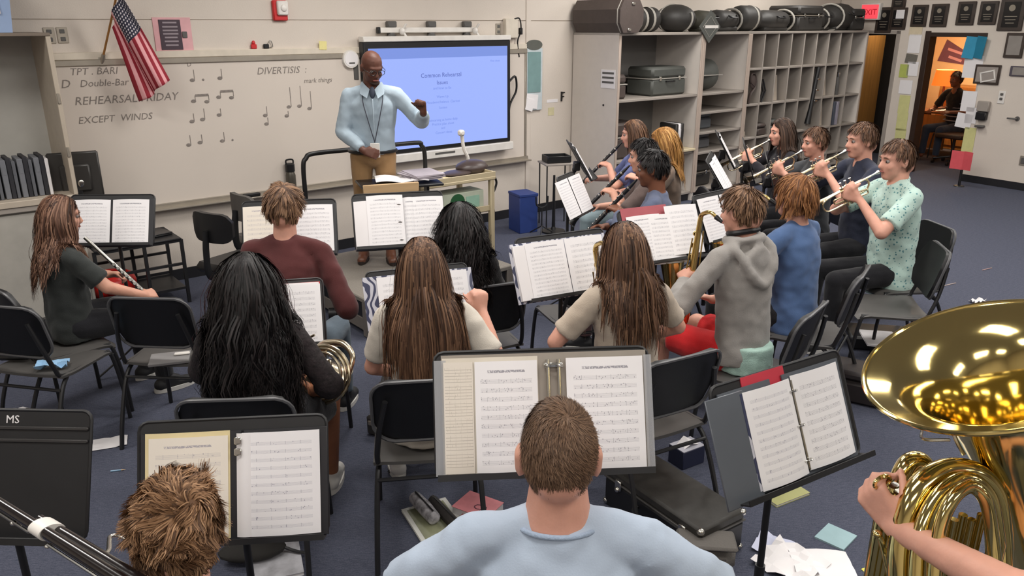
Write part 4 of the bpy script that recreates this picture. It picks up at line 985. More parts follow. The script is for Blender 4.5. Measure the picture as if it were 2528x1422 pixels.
# ------------------------------------------------------------------ band chairs
SEATM = mat('charcoal chair plastic', (74, 72, 70), .5, var=.06, bump=.06, bscale=300)
BACKM = mat('black chair plastic', (17, 17, 19), .48, var=.08, bump=.06, bscale=300)
def rrect(w, h, r, n=5):
    P = []
    for cx_, cy_, a0 in ((w / 2 - r, h / 2 - r, 0), (-w / 2 + r, h / 2 - r, 90), (-w / 2 + r, -h / 2 + r, 180), (w / 2 - r, -h / 2 + r, 270)):
        for k in range(n + 1):
            a = math.radians(a0 + 90 * k / n); P.append((cx_ + r * math.cos(a), cy_ + r * math.sin(a)))
    return P
def curved_panel(q, w, h, r, th, bend, M):
    """rounded rectangle plate bent about its upright axis"""
    n = 14; X = np.linspace(-w / 2, w / 2, n); rows = 9; G = np.zeros((n, rows, 3))
    for i, x in enumerate(X):
        e = w / 2 - abs(x); cut = 0 if e > r else r - math.sqrt(max(r * r - (r - e) ** 2, 0))
        for j, t in enumerate(np.linspace(-1, 1, rows)): G[i, j] = (x, t * (h / 2 - cut), bend * (x / (w / 2)) ** 2)
    q.sheet(G, th, M)
def make_chair():
    t = thing('band_chair', '-', 'chair')
    # seat: slightly dished, rolled front edge
    def seat(q):
        n = 12; G = np.zeros((n, n, 3))
        for i, x in enumerate(np.linspace(-.225, .225, n)):
            for j, y in enumerate(np.linspace(-.19, .225, n)):
                e = max(0, (abs(x) - .17) / .055); f = max(0, (y - .15) / .075)
                yy = y * (1 - .06 * e * e)
                G[i, j] = (x * (1 - .05 * f * f), yy, .45 - .012 * (1 - (x / .225) ** 2) - .03 * f * f - .012 * e * e + .01 * max(0, (-y - .1) / .09))
        q.sheet(G, .014)
    one('seat', SEATM, seat, parent=t, smooth=60)
    tau = math.radians(14)
    Mb = frame((0, -.235, .695), (1, 0, 0), (0, -math.sin(tau), math.cos(tau)), (0, -math.cos(tau), -math.sin(tau)))
    bk = one('backrest', BACKM, lambda q: curved_panel(q, .43, .30, .085, .016, -.03, Mb), parent=t, smooth=60)
    one('rim', mat('grey chair rim', (84, 84, 86), .4), lambda q: q.tube([(x, y, -.03 * (x / .215) ** 2 + .008) for x, y in rrect(.432, .302, .085)], .0075, 6, closed=True, M=Mb), parent=bk)
    for s in (-1, 1):
        one('front_leg', BLKM, lambda q: q.tube(catmull([(s * .2, .17, .432), (s * .212, .195, .40), (s * .222, .225, .2), (s * .228, .235, .0)], 4), .0115, 8), parent=t)
        one('rear_leg', BLKM, lambda q: q.tube(catmull([(s * .2, -.12, .432), (s * .212, -.19, .36), (s * .222, -.27, .16), (s * .228, -.31, .0)], 4), .0115, 8), parent=t)
        one('side_rail', BLKM, lambda q: q.tube(catmull([(s * .2, .19, .43), (s * .205, 0, .43), (s * .205, -.16, .44), (s * .205, -.2, .5), (s * .19, -.235, .62), (s * .16, -.262, .76)], 4), .0115, 8), parent=t)
    one('cross_bar', BLKM, lambda q: q.cyl((-.21, -.19, .37), (.21, -.19, .37), .009, n=8), parent=t); one('cross_bar', BLKM, lambda q: q.cyl((-.2, .15, .428), (.2, .15, .428), .009, n=8), parent=t)
    return t
chair0 = make_chair(); _used = []
def chair(x, y, az, label, sc=1.0):
    """az: heading the sitter faces, degrees clockwise from straight ahead"""
    rz = -math.radians(az)
    if not _used:
        chair0.location = (x, y, 0); chair0.rotation_euler = (0, 0, rz); chair0['label'] = label; o = chair0
    else: o = dup(chair0, (x, y, 0), rz, label)
    o['group'] = 'black band chairs'; o.scale = (sc,) * 3
    _used.append(o); return o

# ------------------------------------------------------------------ music stands
def stand(c, psi, tau, label, w=.50, h=.315, bare=False, grooves=False):
    """desk centre, heading of the player (degrees), backward tilt (degrees)"""
    ps, ta = math.radians(psi), math.radians(tau)
    t = thing('music_stand', label, 'music stand', (c[0], c[1], 0), -ps, 'black music stands')
    Md = frame((0, .012, c[2]), (1, 0, 0), (0, math.sin(ta), math.cos(ta)), (0, -math.cos(ta), math.sin(ta)))
    def desk(q):
        q.prism(rrect(w, h, .025, 3), .004, M=Md, z0=-.002)
        q.tube([(x, y, 0) for x, y in rrect(w, h, .025, 3)], .005, 6, closed=True, M=Md)
    dk_ = one('desk', BLKM, desk, parent=t)
    if grooves:
        for y in (h / 2 - .05, h / 2 - .085): one('groove_rib', mat('rib grey', (46, 44, 44), .45), lambda q: q.box((0, y, .004), (w - .01, .012, .008), M=Md, bev=.003), parent=dk_)
    one('ledge', BLKM, lambda q: (q.box((0, -h / 2, .028), (w - .01, .004, .056), M=Md), q.box((0, -h / 2 + .006, .056), (w - .01, .016, .004), M=Md)), parent=t)
    top = np.array((0, .05, c[2] - .06))
    one('pole', BLKM, lambda q: (q.cyl((0, .05, .12), top, .011, n=10), q.cyl((0, .05, .12), (0, .05, .55), .016, n=10)), parent=t)
    one('tilt_bracket', BLKM, lambda q: (q.box((0, .028, c[2] - .05), (.09, .05, .07), bev=.006), q.ell((0, .045, c[2] - .08), (.02, .02, .03))), parent=t)
    for k in range(3):
        a = 2 * PI * k / 3 + PI / 2
        one('leg', BLKM, lambda q: q.tube(catmull([(0, .05, .2), (.07 * math.cos(a), .05 + .07 * math.sin(a), .14), (.25 * math.cos(a), .05 + .25 * math.sin(a), .012)], 4), .010, 7, flat=.6), parent=t)
    R = Matrix.Translation((c[0], c[1], 0)) @ Matrix.Rotation(-ps, 4, 'Z') @ Matrix(Md.tolist())
    t['_'] = 0; del t['_']
    return t, R
def on_desk(name, label, cat, R, x=0., y=0., z=.006, rot=0., group=None):
    t = thing(name, label, cat, group=group)
    t.matrix_world = R @ Matrix.Translation((x, y, z)) @ Matrix.Rotation(rot, 4, 'Z')
    return t
def page(parent, m_, x, y, z, w=.216, h=.279, rot=0., curl=.012, name='sheet', lift=0.):
    n = 9; G = np.zeros((n, 3, 3))
    for i, t_ in enumerate(np.linspace(0, 1, n)):
        for j, v in enumerate((-.5, 0, .5)): G[i, j] = ((t_ - .5) * w, v * h, curl * math.sin(t_ * PI) + lift * t_ * t_)
    q = MB(); q.sheet(G, .0012)
    o = q.build(name, m_, parent, (x, y, z), (0, 0, rot), 60)
    return o
S_A = sheet_mat('music page twelve staves', 12); S_B = sheet_mat('music page ten staves', 10, dens=.7); S_C = sheet_mat('music page nine staves', 9, top=.9, title=False, mx=.12)
S_D = sheet_mat('calendar page', 6, paper=(222, 214, 202), ink=(170, 160, 150), title=False, gap=.9, dens=.2, mx=.04, top=.96)
S_E = sheet_mat('yellowed music page', 9, paper=(230, 222, 210), ink=(150, 146, 160), title=True, dens=.3)
S_F = sheet_mat('wide barred music page', 11, ink=(104, 102, 128), top=.93, title=False, mx=.1, gap=.42, dens=.25)
CLEAR = mat('clear plastic sleeve', (200, 202, 206), .18, var=0, trans=.0, alpha=.35)
# zebra striped binder print
m, N, L, b = node_mat('zebra print cover')
tc = N.new('ShaderNodeTexCoord'); wv = N.new('ShaderNodeTexWave'); wv.inputs['Scale'].default_value = 9; wv.inputs['Distortion'].default_value = 9; wv.inputs['Detail'].default_value = 1
wv.inputs['Detail Scale'].default_value = 1.2
L.new(tc.outputs['Object'], wv.inputs['Vector'])
L.new(mixc(N, L, mth(N, L, 'GREATER_THAN', wv.outputs['Fac'], .55), (196, 196, 206), (62, 66, 92)), b.inputs['Base Color']); b.inputs['Roughness'].default_value = .3
ZEBRA = m
def binder(R, label, cover, pages, cw=.50, ch=.295, x=0., y=-.015, spine=True, group=None, name='ring_binder', rings=True, rot=0.):
    t = on_desk(name, label, 'binder', R, x, y, rot=rot, group=group)
    for s in (-1, 1): one('cover', cover, lambda q: q.box((s * (cw / 4 + .008), 0, .002), (cw / 2 - .016, ch, .004), bev=.001), parent=t)
    if spine: one('spine', cover, lambda q: q.box((0, 0, .002), (.05, ch, .004)), parent=t)
    if rings:
        one('ring_bar', SILV, lambda q: q.box((0, 0, .006), (.012, ch * .94, .006), bev=.002), parent=t)
        for yy in (-.1, 0, .1): one('ring', SILV, lambda q: q.tube([(.016 * math.cos(a), yy, .012 + .018 * math.sin(a)) for a in np.linspace(0, PI, 9)], .0022, 5), parent=t)
    for a in pages: page(t, *a)
    return t
BCOV = mat('black binder cover', (36, 36, 40), .4)
GCOV = mat('slate binder cover', (92, 97, 104), .3, var=.03)
REDF = mat('bright red folder', (206, 44, 48), .4)

st, R = stand((-2.42, 4.62, 1.02), -2, 24, 'music stand in front of the girl with the flute')
binder(R, 'black binder open to two plain pages before the flute player', BCOV, [(S_A, -.115, 0, .008), (S_A, .115, 0, .008)], rings=False)
st, R = stand((-1.215, 4.17, 1.085), -9.5, 26, 'music stand in front of the boy in the maroon shirt')
binder(R, 'open binder before the boy in maroon, right page covered in staves', BCOV, [(S_E, -.125, 0, .008, .24), (S_B, .125, 0, .008)])
st, R = stand((-.625, 4.25, 1.11), -13, 25.5, 'music stand left of the girl with black curly hair, near the podium')
t = binder(R, 'black binder with a loose sheet stacked on its left page', BCOV, [(PAPER, -.15, -.005, .008, .19, .27), (S_A, -.075, .012, .022, .2, .285), (S_B, .06, 0, .009, .07), (S_B, .155, 0, .012, .19)])
st, R = stand((-1.12, 3.38, .875), -12, 26, 'music stand in front of the girl with long black wavy hair')
t = on_desk('pocket_folder', 'bright red folder holding one page, half hidden by black hair', 'folder', R, 0, -.01)
one('cover', REDF, lambda q: (q.box((-.12, 0, .003), (.235, .30, .004), bev=.001), q.box((.12, 0, .003), (.235, .3, .004), bev=.001)), parent=t)
page(t, PAPER, .125, .008, .007, .216, .279); page(t, S_C, .13, .0, .013)
st, R = stand((-.44, 3.58, .88), -19, 24.5, 'low music stand in front of the girl with raised fist')
t = binder(R, 'zebra print binder open before the girl raising her fist', ZEBRA, [(S_C, -.095, 0, .008), (S_C, .135, 0, .008)], cw=.54, rings=False)
st, R = stand((.27, 3.72, 1.015), -26, 24.5, 'music stand in front of the girl in the beige top, right of centre')
t = binder(R, 'thick zebra print binder open to two white pages right of centre', ZEBRA, [(S_A, -.09, 0, .024), (S_C, .13, 0, .024)], cw=.55, rings=False, x=-.02)
one('page_block', PAPER, lambda q: q.box((-.2, 0, .012), (.12, .27, .02), bev=.002), parent=t)
st, R = stand((.83, 4.2, 1.04), -25, 27, 'music stand piled with loose pages behind the girl in beige')
t = on_desk('loose_music', 'loose white music pages overlapping on the stand behind the beige top', 'sheet music', R, 0, -.01)
page(t, S_A, -.10, -.01, .006); page(t, S_B, .02, -.02, .016, rot=-.05); page(t, S_C, .14, .02, .026, rot=-.02)
t = on_desk('pocket_folder', 'faded red folder under the loose pages behind the beige top', 'folder', R, -.08, .03, .003)
one('cover', mat('faded red card', (170, 84, 92), .6), lambda q: q.box((0, 0, .001), (.3, .28, .002)), parent=t)
st, R = stand((1.36, 4.9, .99), -40, 26, 'music stand seen between the two saxophone players')
t = on_desk('loose_music', 'white page beside the head of the boy in the grey hoodie', 'sheet music', R, 0, -.01)
page(t, S_A, -.12, 0, .006); page(t, S_A, .11, 0, .006)
st, R = stand((.082, 1.80, 1.205), -4.4, 23.3, 'large music stand in front of the boy in the light blue T shirt', w=.555, h=.315)
t = on_desk('ring_binder', 'binder with clear sleeves and a calendar strip at centre front', 'binder', R, .005, -.008)
one('cover', mat('warm grey board', (150, 142, 132), .5), lambda q: q.box((0, 0, .002), (.53, .315, .004)), parent=t)
page(t, mat('cream board', (214, 206, 192), .5), -.14, -.0, .006, .245, .3, 0, .004); page(t, S_D, -.222, -.0, .012, .075, .28, 0, .003); page(t, S_B, -.1, 0, .014, .16, .279); page(t, S_B, .155, 0, .010, .2, .285)
for yy in (.125,): one('ring', SILV, lambda q: (q.tube([(.022 + .022 * math.cos(a), yy, .012 + .022 * math.sin(a)) for a in np.linspace(0, PI, 9)], .003, 5), q.box((.022, yy, .014), (.05, .012, .006), bev=.002)), parent=t)
for x_ in (.008, .036): one('ring_bar', SILV, lambda q: q.cyl((x_, -.14, .012), (x_, .14, .012), .005, n=8), parent=t)
for x_, w_s in ((-.268, .03), (.268, .02)): one('clear_sleeve', CLEAR, lambda q: q.box((x_, 0, .008), (w_s, .29, .002)), parent=t)
st, R = stand((.80, 2.0, 1.065), -30.7, 23.7, 'tilted music stand at the right, left of the tuba bell', w=.53, h=.32)
t = on_desk('ring_binder', 'slate covered binder open to two pages left of the tuba bell', 'binder', R, -.01, -.012)
one('cover', GCOV, lambda q: (q.box((-.225, -.005, .012), (.14, .30, .006), bev=.002), q.box((-.14, 0, .004), (.2, .3, .004)), q.box((.13, 0, .004), (.24, .3, .004))), parent=t)
one('zebra_edge', ZEBRA, lambda q: q.box((-.155, 0, .014), (.03, .27, .004)), parent=t)
page(t, S_F, -.07, 0, .018, .185, .275); page(t, S_C, .135, .004, .012, .2, .275)
one('ring_bar', SILV, lambda q: (q.cyl((.022, -.13, .012), (.022, .13, .012), .004, n=8), q.cyl((.034, -.13, .012), (.034, .13, .012), .004, n=8)), parent=t)
for yy in (-.1, 0, .1): one('ring', SILV, lambda q: q.tube([(.028 + .016 * math.cos(a), yy, .012 + .018 * math.sin(a)) for a in np.linspace(0, PI, 9)], .0022, 5), parent=t)
t = on_desk('pocket_folder', 'red folder edge showing above the page left of the tuba bell', 'folder', R, -.065, .0, .003)
one('cover', mat('crimson folder', (190, 50, 66), .5), lambda q: q.box((0, .01, .0), (.17, .305, .004)), parent=t)
st, R = stand((-.765, 1.87, .96), -5.8, 24, 'music stand in front of the curly haired boy at the lower left', w=.505, h=.33, grooves=True)
t = binder(R, 'open binder before the curly haired boy, yellowed left page', BCOV, [(mat('straw paper', (222, 206, 160), .6), -.125, .004, .006, .225, .29), (S_E, -.122, .0, .010, .21, .272), (PAPER, .03, 0, .007, .05), (S_F, .125, 0, .010, .21, .28)], rings=False, x=.005)
for yy in (.12, .09): one('tab_clip', SILV, lambda q: q.box((.012, yy, .022), (.02, .02, .006), bev=.003), parent=t)
st, R = stand((-1.47, 1.92, .945), 2, 22, 'bare black music stand at the left edge with white lettering', w=.56, h=.36, grooves=True)
ob = on_desk('desk_lettering_tmp', 'x', 'x', R); bpy.data.objects.remove(ob)
dk_ = [c for c in st.children if c.name.startswith('desk')][0]
Mt = np.array((Matrix.Rotation(math.radians(2), 4, 'Z').inverted() @ Matrix.Identity(4)))
Rl = Matrix.Translation(st.location) @ Matrix.Rotation(-math.radians(2), 4, 'Z')
text('desk_lettering', 'MS', .032, PAPER, dk_, (Rl.inverted() @ R) @ Matrix.Translation((.035, .143, .0035)), ext=.0006)
# stands of the woodwind and trumpet rows, seen from the side
def side_stand(px, py, Y, psi, tau, lab, blab=None, w=.46, h=.32):
    c = at_y(px, py, Y)
    st, R = stand(c, psi, tau, lab, w, h)
    if blab:
        t = on_desk('loose_music', blab, 'sheet music', R, 0, -.01)
        page(t, S_A, -.115, 0, .006); page(t, S_A, .115, 0, .006)
    return c
side_stand(1432, 395, 6.55, -93, 30, 'music stand seen edge on before the clarinet girl, nearest the wall', 'white music on the stand nearest the side wall')
side_stand(1418, 482, 5.6, -63, 26, 'music stand with a narrow white page, left of the clarinets', 'narrow white page left of the clarinets', w=.3)
side_stand(1780, 432, 5.6, -72, 33, 'music stand seen edge on, between two brown haired heads and the cabinets', 'white page seen edge on in front of the cabinets')
side_stand(1792, 368, 6.9, -79, 30, 'music stand farthest back before the girl with the trumpet', 'white page seen edge on before the trumpet girl', w=.42)
side_stand(1852, 395, 6.3, -76, 20, 'thin edge of a music stand before the second trumpet player')
side_stand(1906, 432, 5.9, -75, 18, 'thin edge of a music stand before the trumpeter in navy')
# ------------------------------------------------------------------ people
def fast_mesh(name, parts, mats, parent, smooth=True):
    V = np.concatenate([p[0] for p in parts]).astype(np.float32)
    Qs, off = [], 0
    for v, q in parts:
        Qs.append(np.asarray(q) + off); off += len(v)
    Q = np.concatenate(Qs).astype(np.int32)
    me = bpy.data.meshes.new(name)
    me.vertices.add(len(V)); me.vertices.foreach_set('co', V.ravel())
    me.loops.add(Q.size); me.loops.foreach_set('vertex_index', Q.ravel())
    me.polygons.add(len(Q)); me.polygons.foreach_set('loop_start', np.arange(0, Q.size, 4, dtype=np.int32))
    me.polygons.foreach_set('loop_total', np.full(len(Q), 4, np.int32))
    if smooth: me.polygons.foreach_set('use_smooth', np.ones(len(Q), bool))
    me.materials.append(mats); me.update(); me.validate()
    o = bpy.data.objects.new(name, me); o.parent = parent; C.objects.link(o); return o
def strands(P, w, sides=3):
    """P [N,K,3] paths, w [N,K] half widths -> tube vertices and quads"""
    N_, K = P.shape[:2]
    T = np.gradient(P, axis=1); T /= np.linalg.norm(T, axis=2)[..., None] + 1e-9
    a = np.tile(np.array((.31, .12, .94)), (N_, K, 1)); A = np.cross(T, a); A /= np.linalg.norm(A, axis=2)[..., None] + 1e-9
    B = np.cross(T, A); vs = []
    for s in range(sides):
        t = 2 * PI * s / sides
        vs.append(P + (A * math.cos(t) + B * math.sin(t)) * w[..., None])
    V = np.stack(vs, 2).reshape(-1, 3)
    i, k, s = np.meshgrid(np.arange(N_), np.arange(K - 1), np.arange(sides), indexing='ij')
    b0 = (i * K + k) * sides; s2 = (s + 1) % sides
    Q = np.stack([b0 + s, b0 + s2, b0 + sides + s2, b0 + sides + s], -1).reshape(-1, 4)
    return V, Q
def hair_mat(name, dark, mid, light, rough=.56):
    if name in _mats: return _mats[name]
    m, N, L, b = node_mat(name)
    g = N.new('ShaderNodeNewGeometry'); r = N.new('ShaderNodeValToRGB')
    r.color_ramp.elements[0].color = (*lin(dark), 1); r.color_ramp.elements[1].color = (*lin(light), 1)
    e = r.color_ramp.elements.new(.5); e.color = (*lin(mid), 1)
    L.new(g.outputs['Random Per Island'], r.inputs[0]); L.new(r.outputs[0], b.inputs['Base Color'])
    b.inputs['Roughness'].default_value = rough; b.inputs['Specular IOR Level'].default_value = .28
    _mats[name] = m; return m
def hairline(ny, low=0.0):
    return np.interp(ny, [-1, -.5, -.3, -.12, .12, .3, .55, .9], [-.86 + low, -.74 + low, -.56, -.10, -.02, .06, .46, .60])
def ribbons(P, w, cen):
    T = np.gradient(P, axis=1); T /= np.linalg.norm(T, axis=2)[..., None] + 1e-9
    O = P - cen; O[..., 2] *= .35
    A = np.cross(T, O); A /= np.linalg.norm(A, axis=2)[..., None] + 1e-9
    N_, K = P.shape[:2]
    V = np.stack([P - A * w[..., None], P + A * w[..., None]], 2).reshape(-1, 3)
    i, k = np.meshgrid(np.arange(N_), np.arange(K - 1), indexing='ij'); b0 = (i * K + k) * 2
    return V, np.stack([b0, b0 + 1, b0 + 3, b0 + 2], -1).reshape(-1, 4)
def make_hair(o, HM, hs, coll, mat_, kind='short', n=900, K=7, length=.05, w=.003, lift=.25, grav=.25, wave=0., freq=30., jit=.35, back=0., low=0., clump=0., nc=70, part=0., seed=1, flop=0., curlr=0., puff=1.0, messy=0., messy_f=55., swirl=0., drop=0., tubes=False):
    r_ = np.random.default_rng(seed)
    R = np.array((.079, .099, .094 + drop)) * hs * puff; c = np.array((0, -.008, .026 - drop)) * hs
    d = r_.normal(size=(n * 4, 3)); d /= np.linalg.norm(d, axis=1)[:, None]
    d = d[d[:, 2] > hairline(d[:, 1], low)][:n]; n = len(d)
    root = c + d * R * .985
    nor = d / R; nor /= np.linalg.norm(nor, axis=1)[:, None]
    crown = c + np.array((.012, -.035, .090)) * hs
    cm = root - crown + np.array((part * .05, 0, 0)) * 0
    if kind in ('long', 'bob'):     # parted: hair runs off to both sides and back
        cm = np.stack([np.sign(root[:, 0] - part * .02) * .6 * ((root[:, 1] + .03) / .07).clip(0, 1) + root[:, 0] * 3, -.35 - back + 0 * root[:, 1], -.9 + 0 * root[:, 2]], 1)
    if messy:      # cowlicks: the comb direction wanders over the scalp
        f_ = messy_f; cm = cm / (np.linalg.norm(cm, axis=1)[:, None] + 1e-9)
        cm = cm * (1 - messy * .6) + messy * np.stack([np.sin(root[:, 1] * f_ + 1.3) + np.sin(root[:, 2] * f_ * 1.3), np.sin(root[:, 0] * f_ * 1.1 + .4) + np.cos(root[:, 2] * f_), np.sin(root[:, 0] * f_ * .9) * .5 - .2], 1)
    if swirl: cm = cm + np.cross(nor, cm) * swirl
    cm = cm - nor * np.sum(cm * nor, 1)[:, None]; cm /= np.linalg.norm(cm, axis=1)[:, None] + 1e-9
    dr = cm + nor * lift + r_.normal(size=(n, 3)) * jit * .3
    dr /= np.linalg.norm(dr, axis=1)[:, None]
    Ln = length * (1 + r_.normal(size=n) * .16).clip(.5, 1.5); seg = Ln / (K - 1)
    P = np.zeros((n, K, 3)); P[:, 0] = root; cur = root.copy()
    M3, t3 = HM[:3, :3], HM[:3, 3]
    down = M3.T @ np.array((0, 0, -1.0)); 
    cl = [((M3.T @ (cc - t3)), rr) for cc, rr in coll]
    ph = root @ np.array((41., 23., 17.))
    kb = (M3.T @ np.array((0, -1., 0)))
    for k in range(1, K):
        dr = dr + down * grav + r_.normal(size=(n, 3)) * jit * .12 + kb * back * .05
        dr /= np.linalg.norm(dr, axis=1)[:, None]
        cur = cur + dr * seg[:, None]
        q = (cur - c) / (R * 1.03); l = np.linalg.norm(q, axis=1); ins = l < 1
        cur[ins] = c + (q[ins] / l[ins, None]) * R * 1.03
        for cc, rr in cl:
            q = (cur - cc) / rr; l = np.linalg.norm(q, axis=1); ins = l < 1
            cur[ins] = cc + (q[ins] / l[ins, None]) * rr
        if kind == 'long':          # keep the face free
            f = (cur[:, 1] > .045 * hs) & (cur[:, 2] < .05 * hs) & (np.abs(cur[:, 0]) < .085 * hs)
            cur[f, 1] = .045 * hs
        P[:, k] = cur
    t = np.linspace(0, 1, K)[None, :, None]
    if clump > 0:
        gi = r_.choice(n, min(nc, n), replace=False)
        D = ((root[:, None] - root[gi][None]) ** 2).sum(2); own = gi[D.argmin(1)]
        off = r_.normal(size=(n, 1, 3)) * .007
        P = P * (1 - clump * t ** .7) + (P[own] + off * (1 - .35 * t)) * clump * t ** .7
    else: own = np.arange(n)
    if wave > 0:
        po = ph[own][:, None]; s_ = (t[..., 0] * Ln[own][:, None] * freq)
        P[..., 0] += wave * np.sin(s_ + po) * t[..., 0].clip(0, .6); P[..., 1] += wave * np.cos(s_ * .9 + po * 1.7) * t[..., 0].clip(0, .6)
    if curlr > 0:
        po = (ph * 3.1)[own][:, None]; s_ = t[..., 0] * freq * Ln[own][:, None]
        tang = np.cross(nor[own], dr[own]); 
        P += (tang[:, None] * np.sin(s_ + po)[..., None] + nor[own][:, None] * (1 - np.cos(s_ + po * .3))[..., None]) * curlr * t
    W_ = w * (1 - .75 * t[..., 0] ** 2) * np.ones((n, 1)); W_[:, 0] *= .6
    V, Q = strands(P, W_) if tubes else ribbons(P, W_ * 1.15, c)
    parts = [(V, Q)]
    nu, nv = 40, 26; cv = []
    for i in range(nv + 1):
        th = PI * i / nv
        for j in range(nu): cv.append((math.sin(th) * math.sin(2 * PI * j / nu), math.sin(th) * math.cos(2 * PI * j / nu), math.cos(th)))
    cv = np.array(cv); keep = cv[:, 2] > hairline(cv[:, 1], low) - .04
    CV = c + cv * R
    CQ = [(i * nu + j, i * nu + (j + 1) % nu, (i + 1) * nu + (j + 1) % nu, (i + 1) * nu + j) for i in range(nv) for j in range(nu)]
    CQ = [q for q in CQ if all(keep[x] for x in q)]
    parts.append((CV, CQ))
    parts = [(v @ M3.T + t3, q) for v, q in parts]
    return fast_mesh('hair', parts, mat_, o)
def ik(S, T, l1, l2, pole):
    d = T - S; L = np.linalg.norm(d); L = min(L, (l1 + l2) * .995); u = nrm(d); T = S + u * L
    a = (l1 * l1 - l2 * l2 + L * L) / (2 * L); h = math.sqrt(max(l1 * l1 - a * a, 0))
    p = np.asarray(pole, float); p = nrm(p - u * (p @ u))
    return S + u * a + p * h, T
def add_hand(q, wrist, d, n, side, curl=.7, s=1.0, spread=1.0):
    d = nrm(d); n = np.asarray(n, float); n = nrm(n - d * (n @ d)); th = np.cross(d, n) * (1 if side == 'R' else -1)
    w = np.asarray(wrist, float)
    lens = (.070, .078, .072, .056)
    for i in range(4):
        kn = w + (d * (.084 - .004 * abs(i - 1)) + th * (.030 - .0205 * i) * spread) * s
        q.caps(w + (d * .012 + th * (.016 - .011 * i)) * s, kn, .0155 * s, .0115 * s, 8)
        p = kn; ang = 0
        for j, (f, c) in enumerate(zip((.45, .30, .25), (.75, .95, .6))):
            ang += curl * c
            dd = nrm(d * math.cos(ang) + n * math.sin(ang) + th * (.06 - .05 * i) * (1 - curl * .4))
            p2 = p + dd * lens[i] * f * s; q.caps(p, p2, (.0095 - .0008 * j) * s, (.009 - .0008 * j) * s, 8); p = p2
    b0 = w + (d * .022 + th * .022 + n * .004) * s; b1 = b0 + nrm(d * .65 + th * .75 + n * .35) * .042 * s; b2 = b1 + nrm(d * .9 + th * .15 + n * (.3 + .4 * curl)) * .030 * s
    b3 = b2 + nrm(d * .9 - th * .1 * curl + n * (.3 + .5 * curl)) * .024 * s
    q.caps(b0, b1, .0145 * s, .011 * s, 8); q.caps(b1, b2, .0105 * s, .0095 * s, 8); q.caps(b2, b3, .0095 * s, .008 * s, 8)
def remesh(o, vox, it=3, fac=.5, disp=0., dscale=.1):
    m_ = o.modifiers.new('Remesh', 'REMESH'); m_.mode = 'VOXEL'; m_.voxel_size = vox; m_.use_smooth_shade = True
    s = o.modifiers.new('Smooth', 'SMOOTH'); s.factor = fac; s.iterations = it
    if disp > 0:
        k = 'folds%d' % int(dscale * 1000)
        tx = bpy.data.textures.get(k) or bpy.data.textures.new(k, 'CLOUDS'); tx.noise_scale = dscale; tx.noise_depth = 1
        dm = o.modifiers.new('Folds', 'DISPLACE'); dm.texture = tx; dm.strength = disp; dm.mid_level = .36; dm.texture_coords = 'LOCAL'
    return o
def skin_mat(name, col, var=.07):
    m = mat(name, col, .5, var=var, vscale=18, bump=.05, bscale=150, spec=.35)
    b = m.node_tree.nodes['Principled BSDF']
    b.inputs['Subsurface Weight'].default_value = .12; b.inputs['Subsurface Radius'].default_value = (.012, .005, .003); b.inputs['Subsurface Scale'].default_value = .6
    return m
EYEW = mat('eye white', (150, 138, 132), .4); IRIS = mat('dark iris', (40, 28, 22), .2)
HEADP = [((0, -.012, .030), (.0735, .093, .086)), ((0, .024, -.030), (.0600, .066, .086)), ((0, .050, -.088), (.034, .034, .028)), ((0, .062, .022), (.052, .030, .018)),
         ((.034, .056, -.028), (.025, .026, .026)), ((-.034, .056, -.028), (.025, .026, .026)), ((0, .02, -.07), (.05, .05, .035)),
         ((.076, -.006, -.008), (.010, .020, .031)), ((-.076, -.006, -.008), (.010, .020, .031)), ((.079, -.012, .006), (.008, .016, .014)), ((-.079, -.012, .006), (.008, .016, .014)), ((0, -.06, -.035), (.052, .045, .05))]
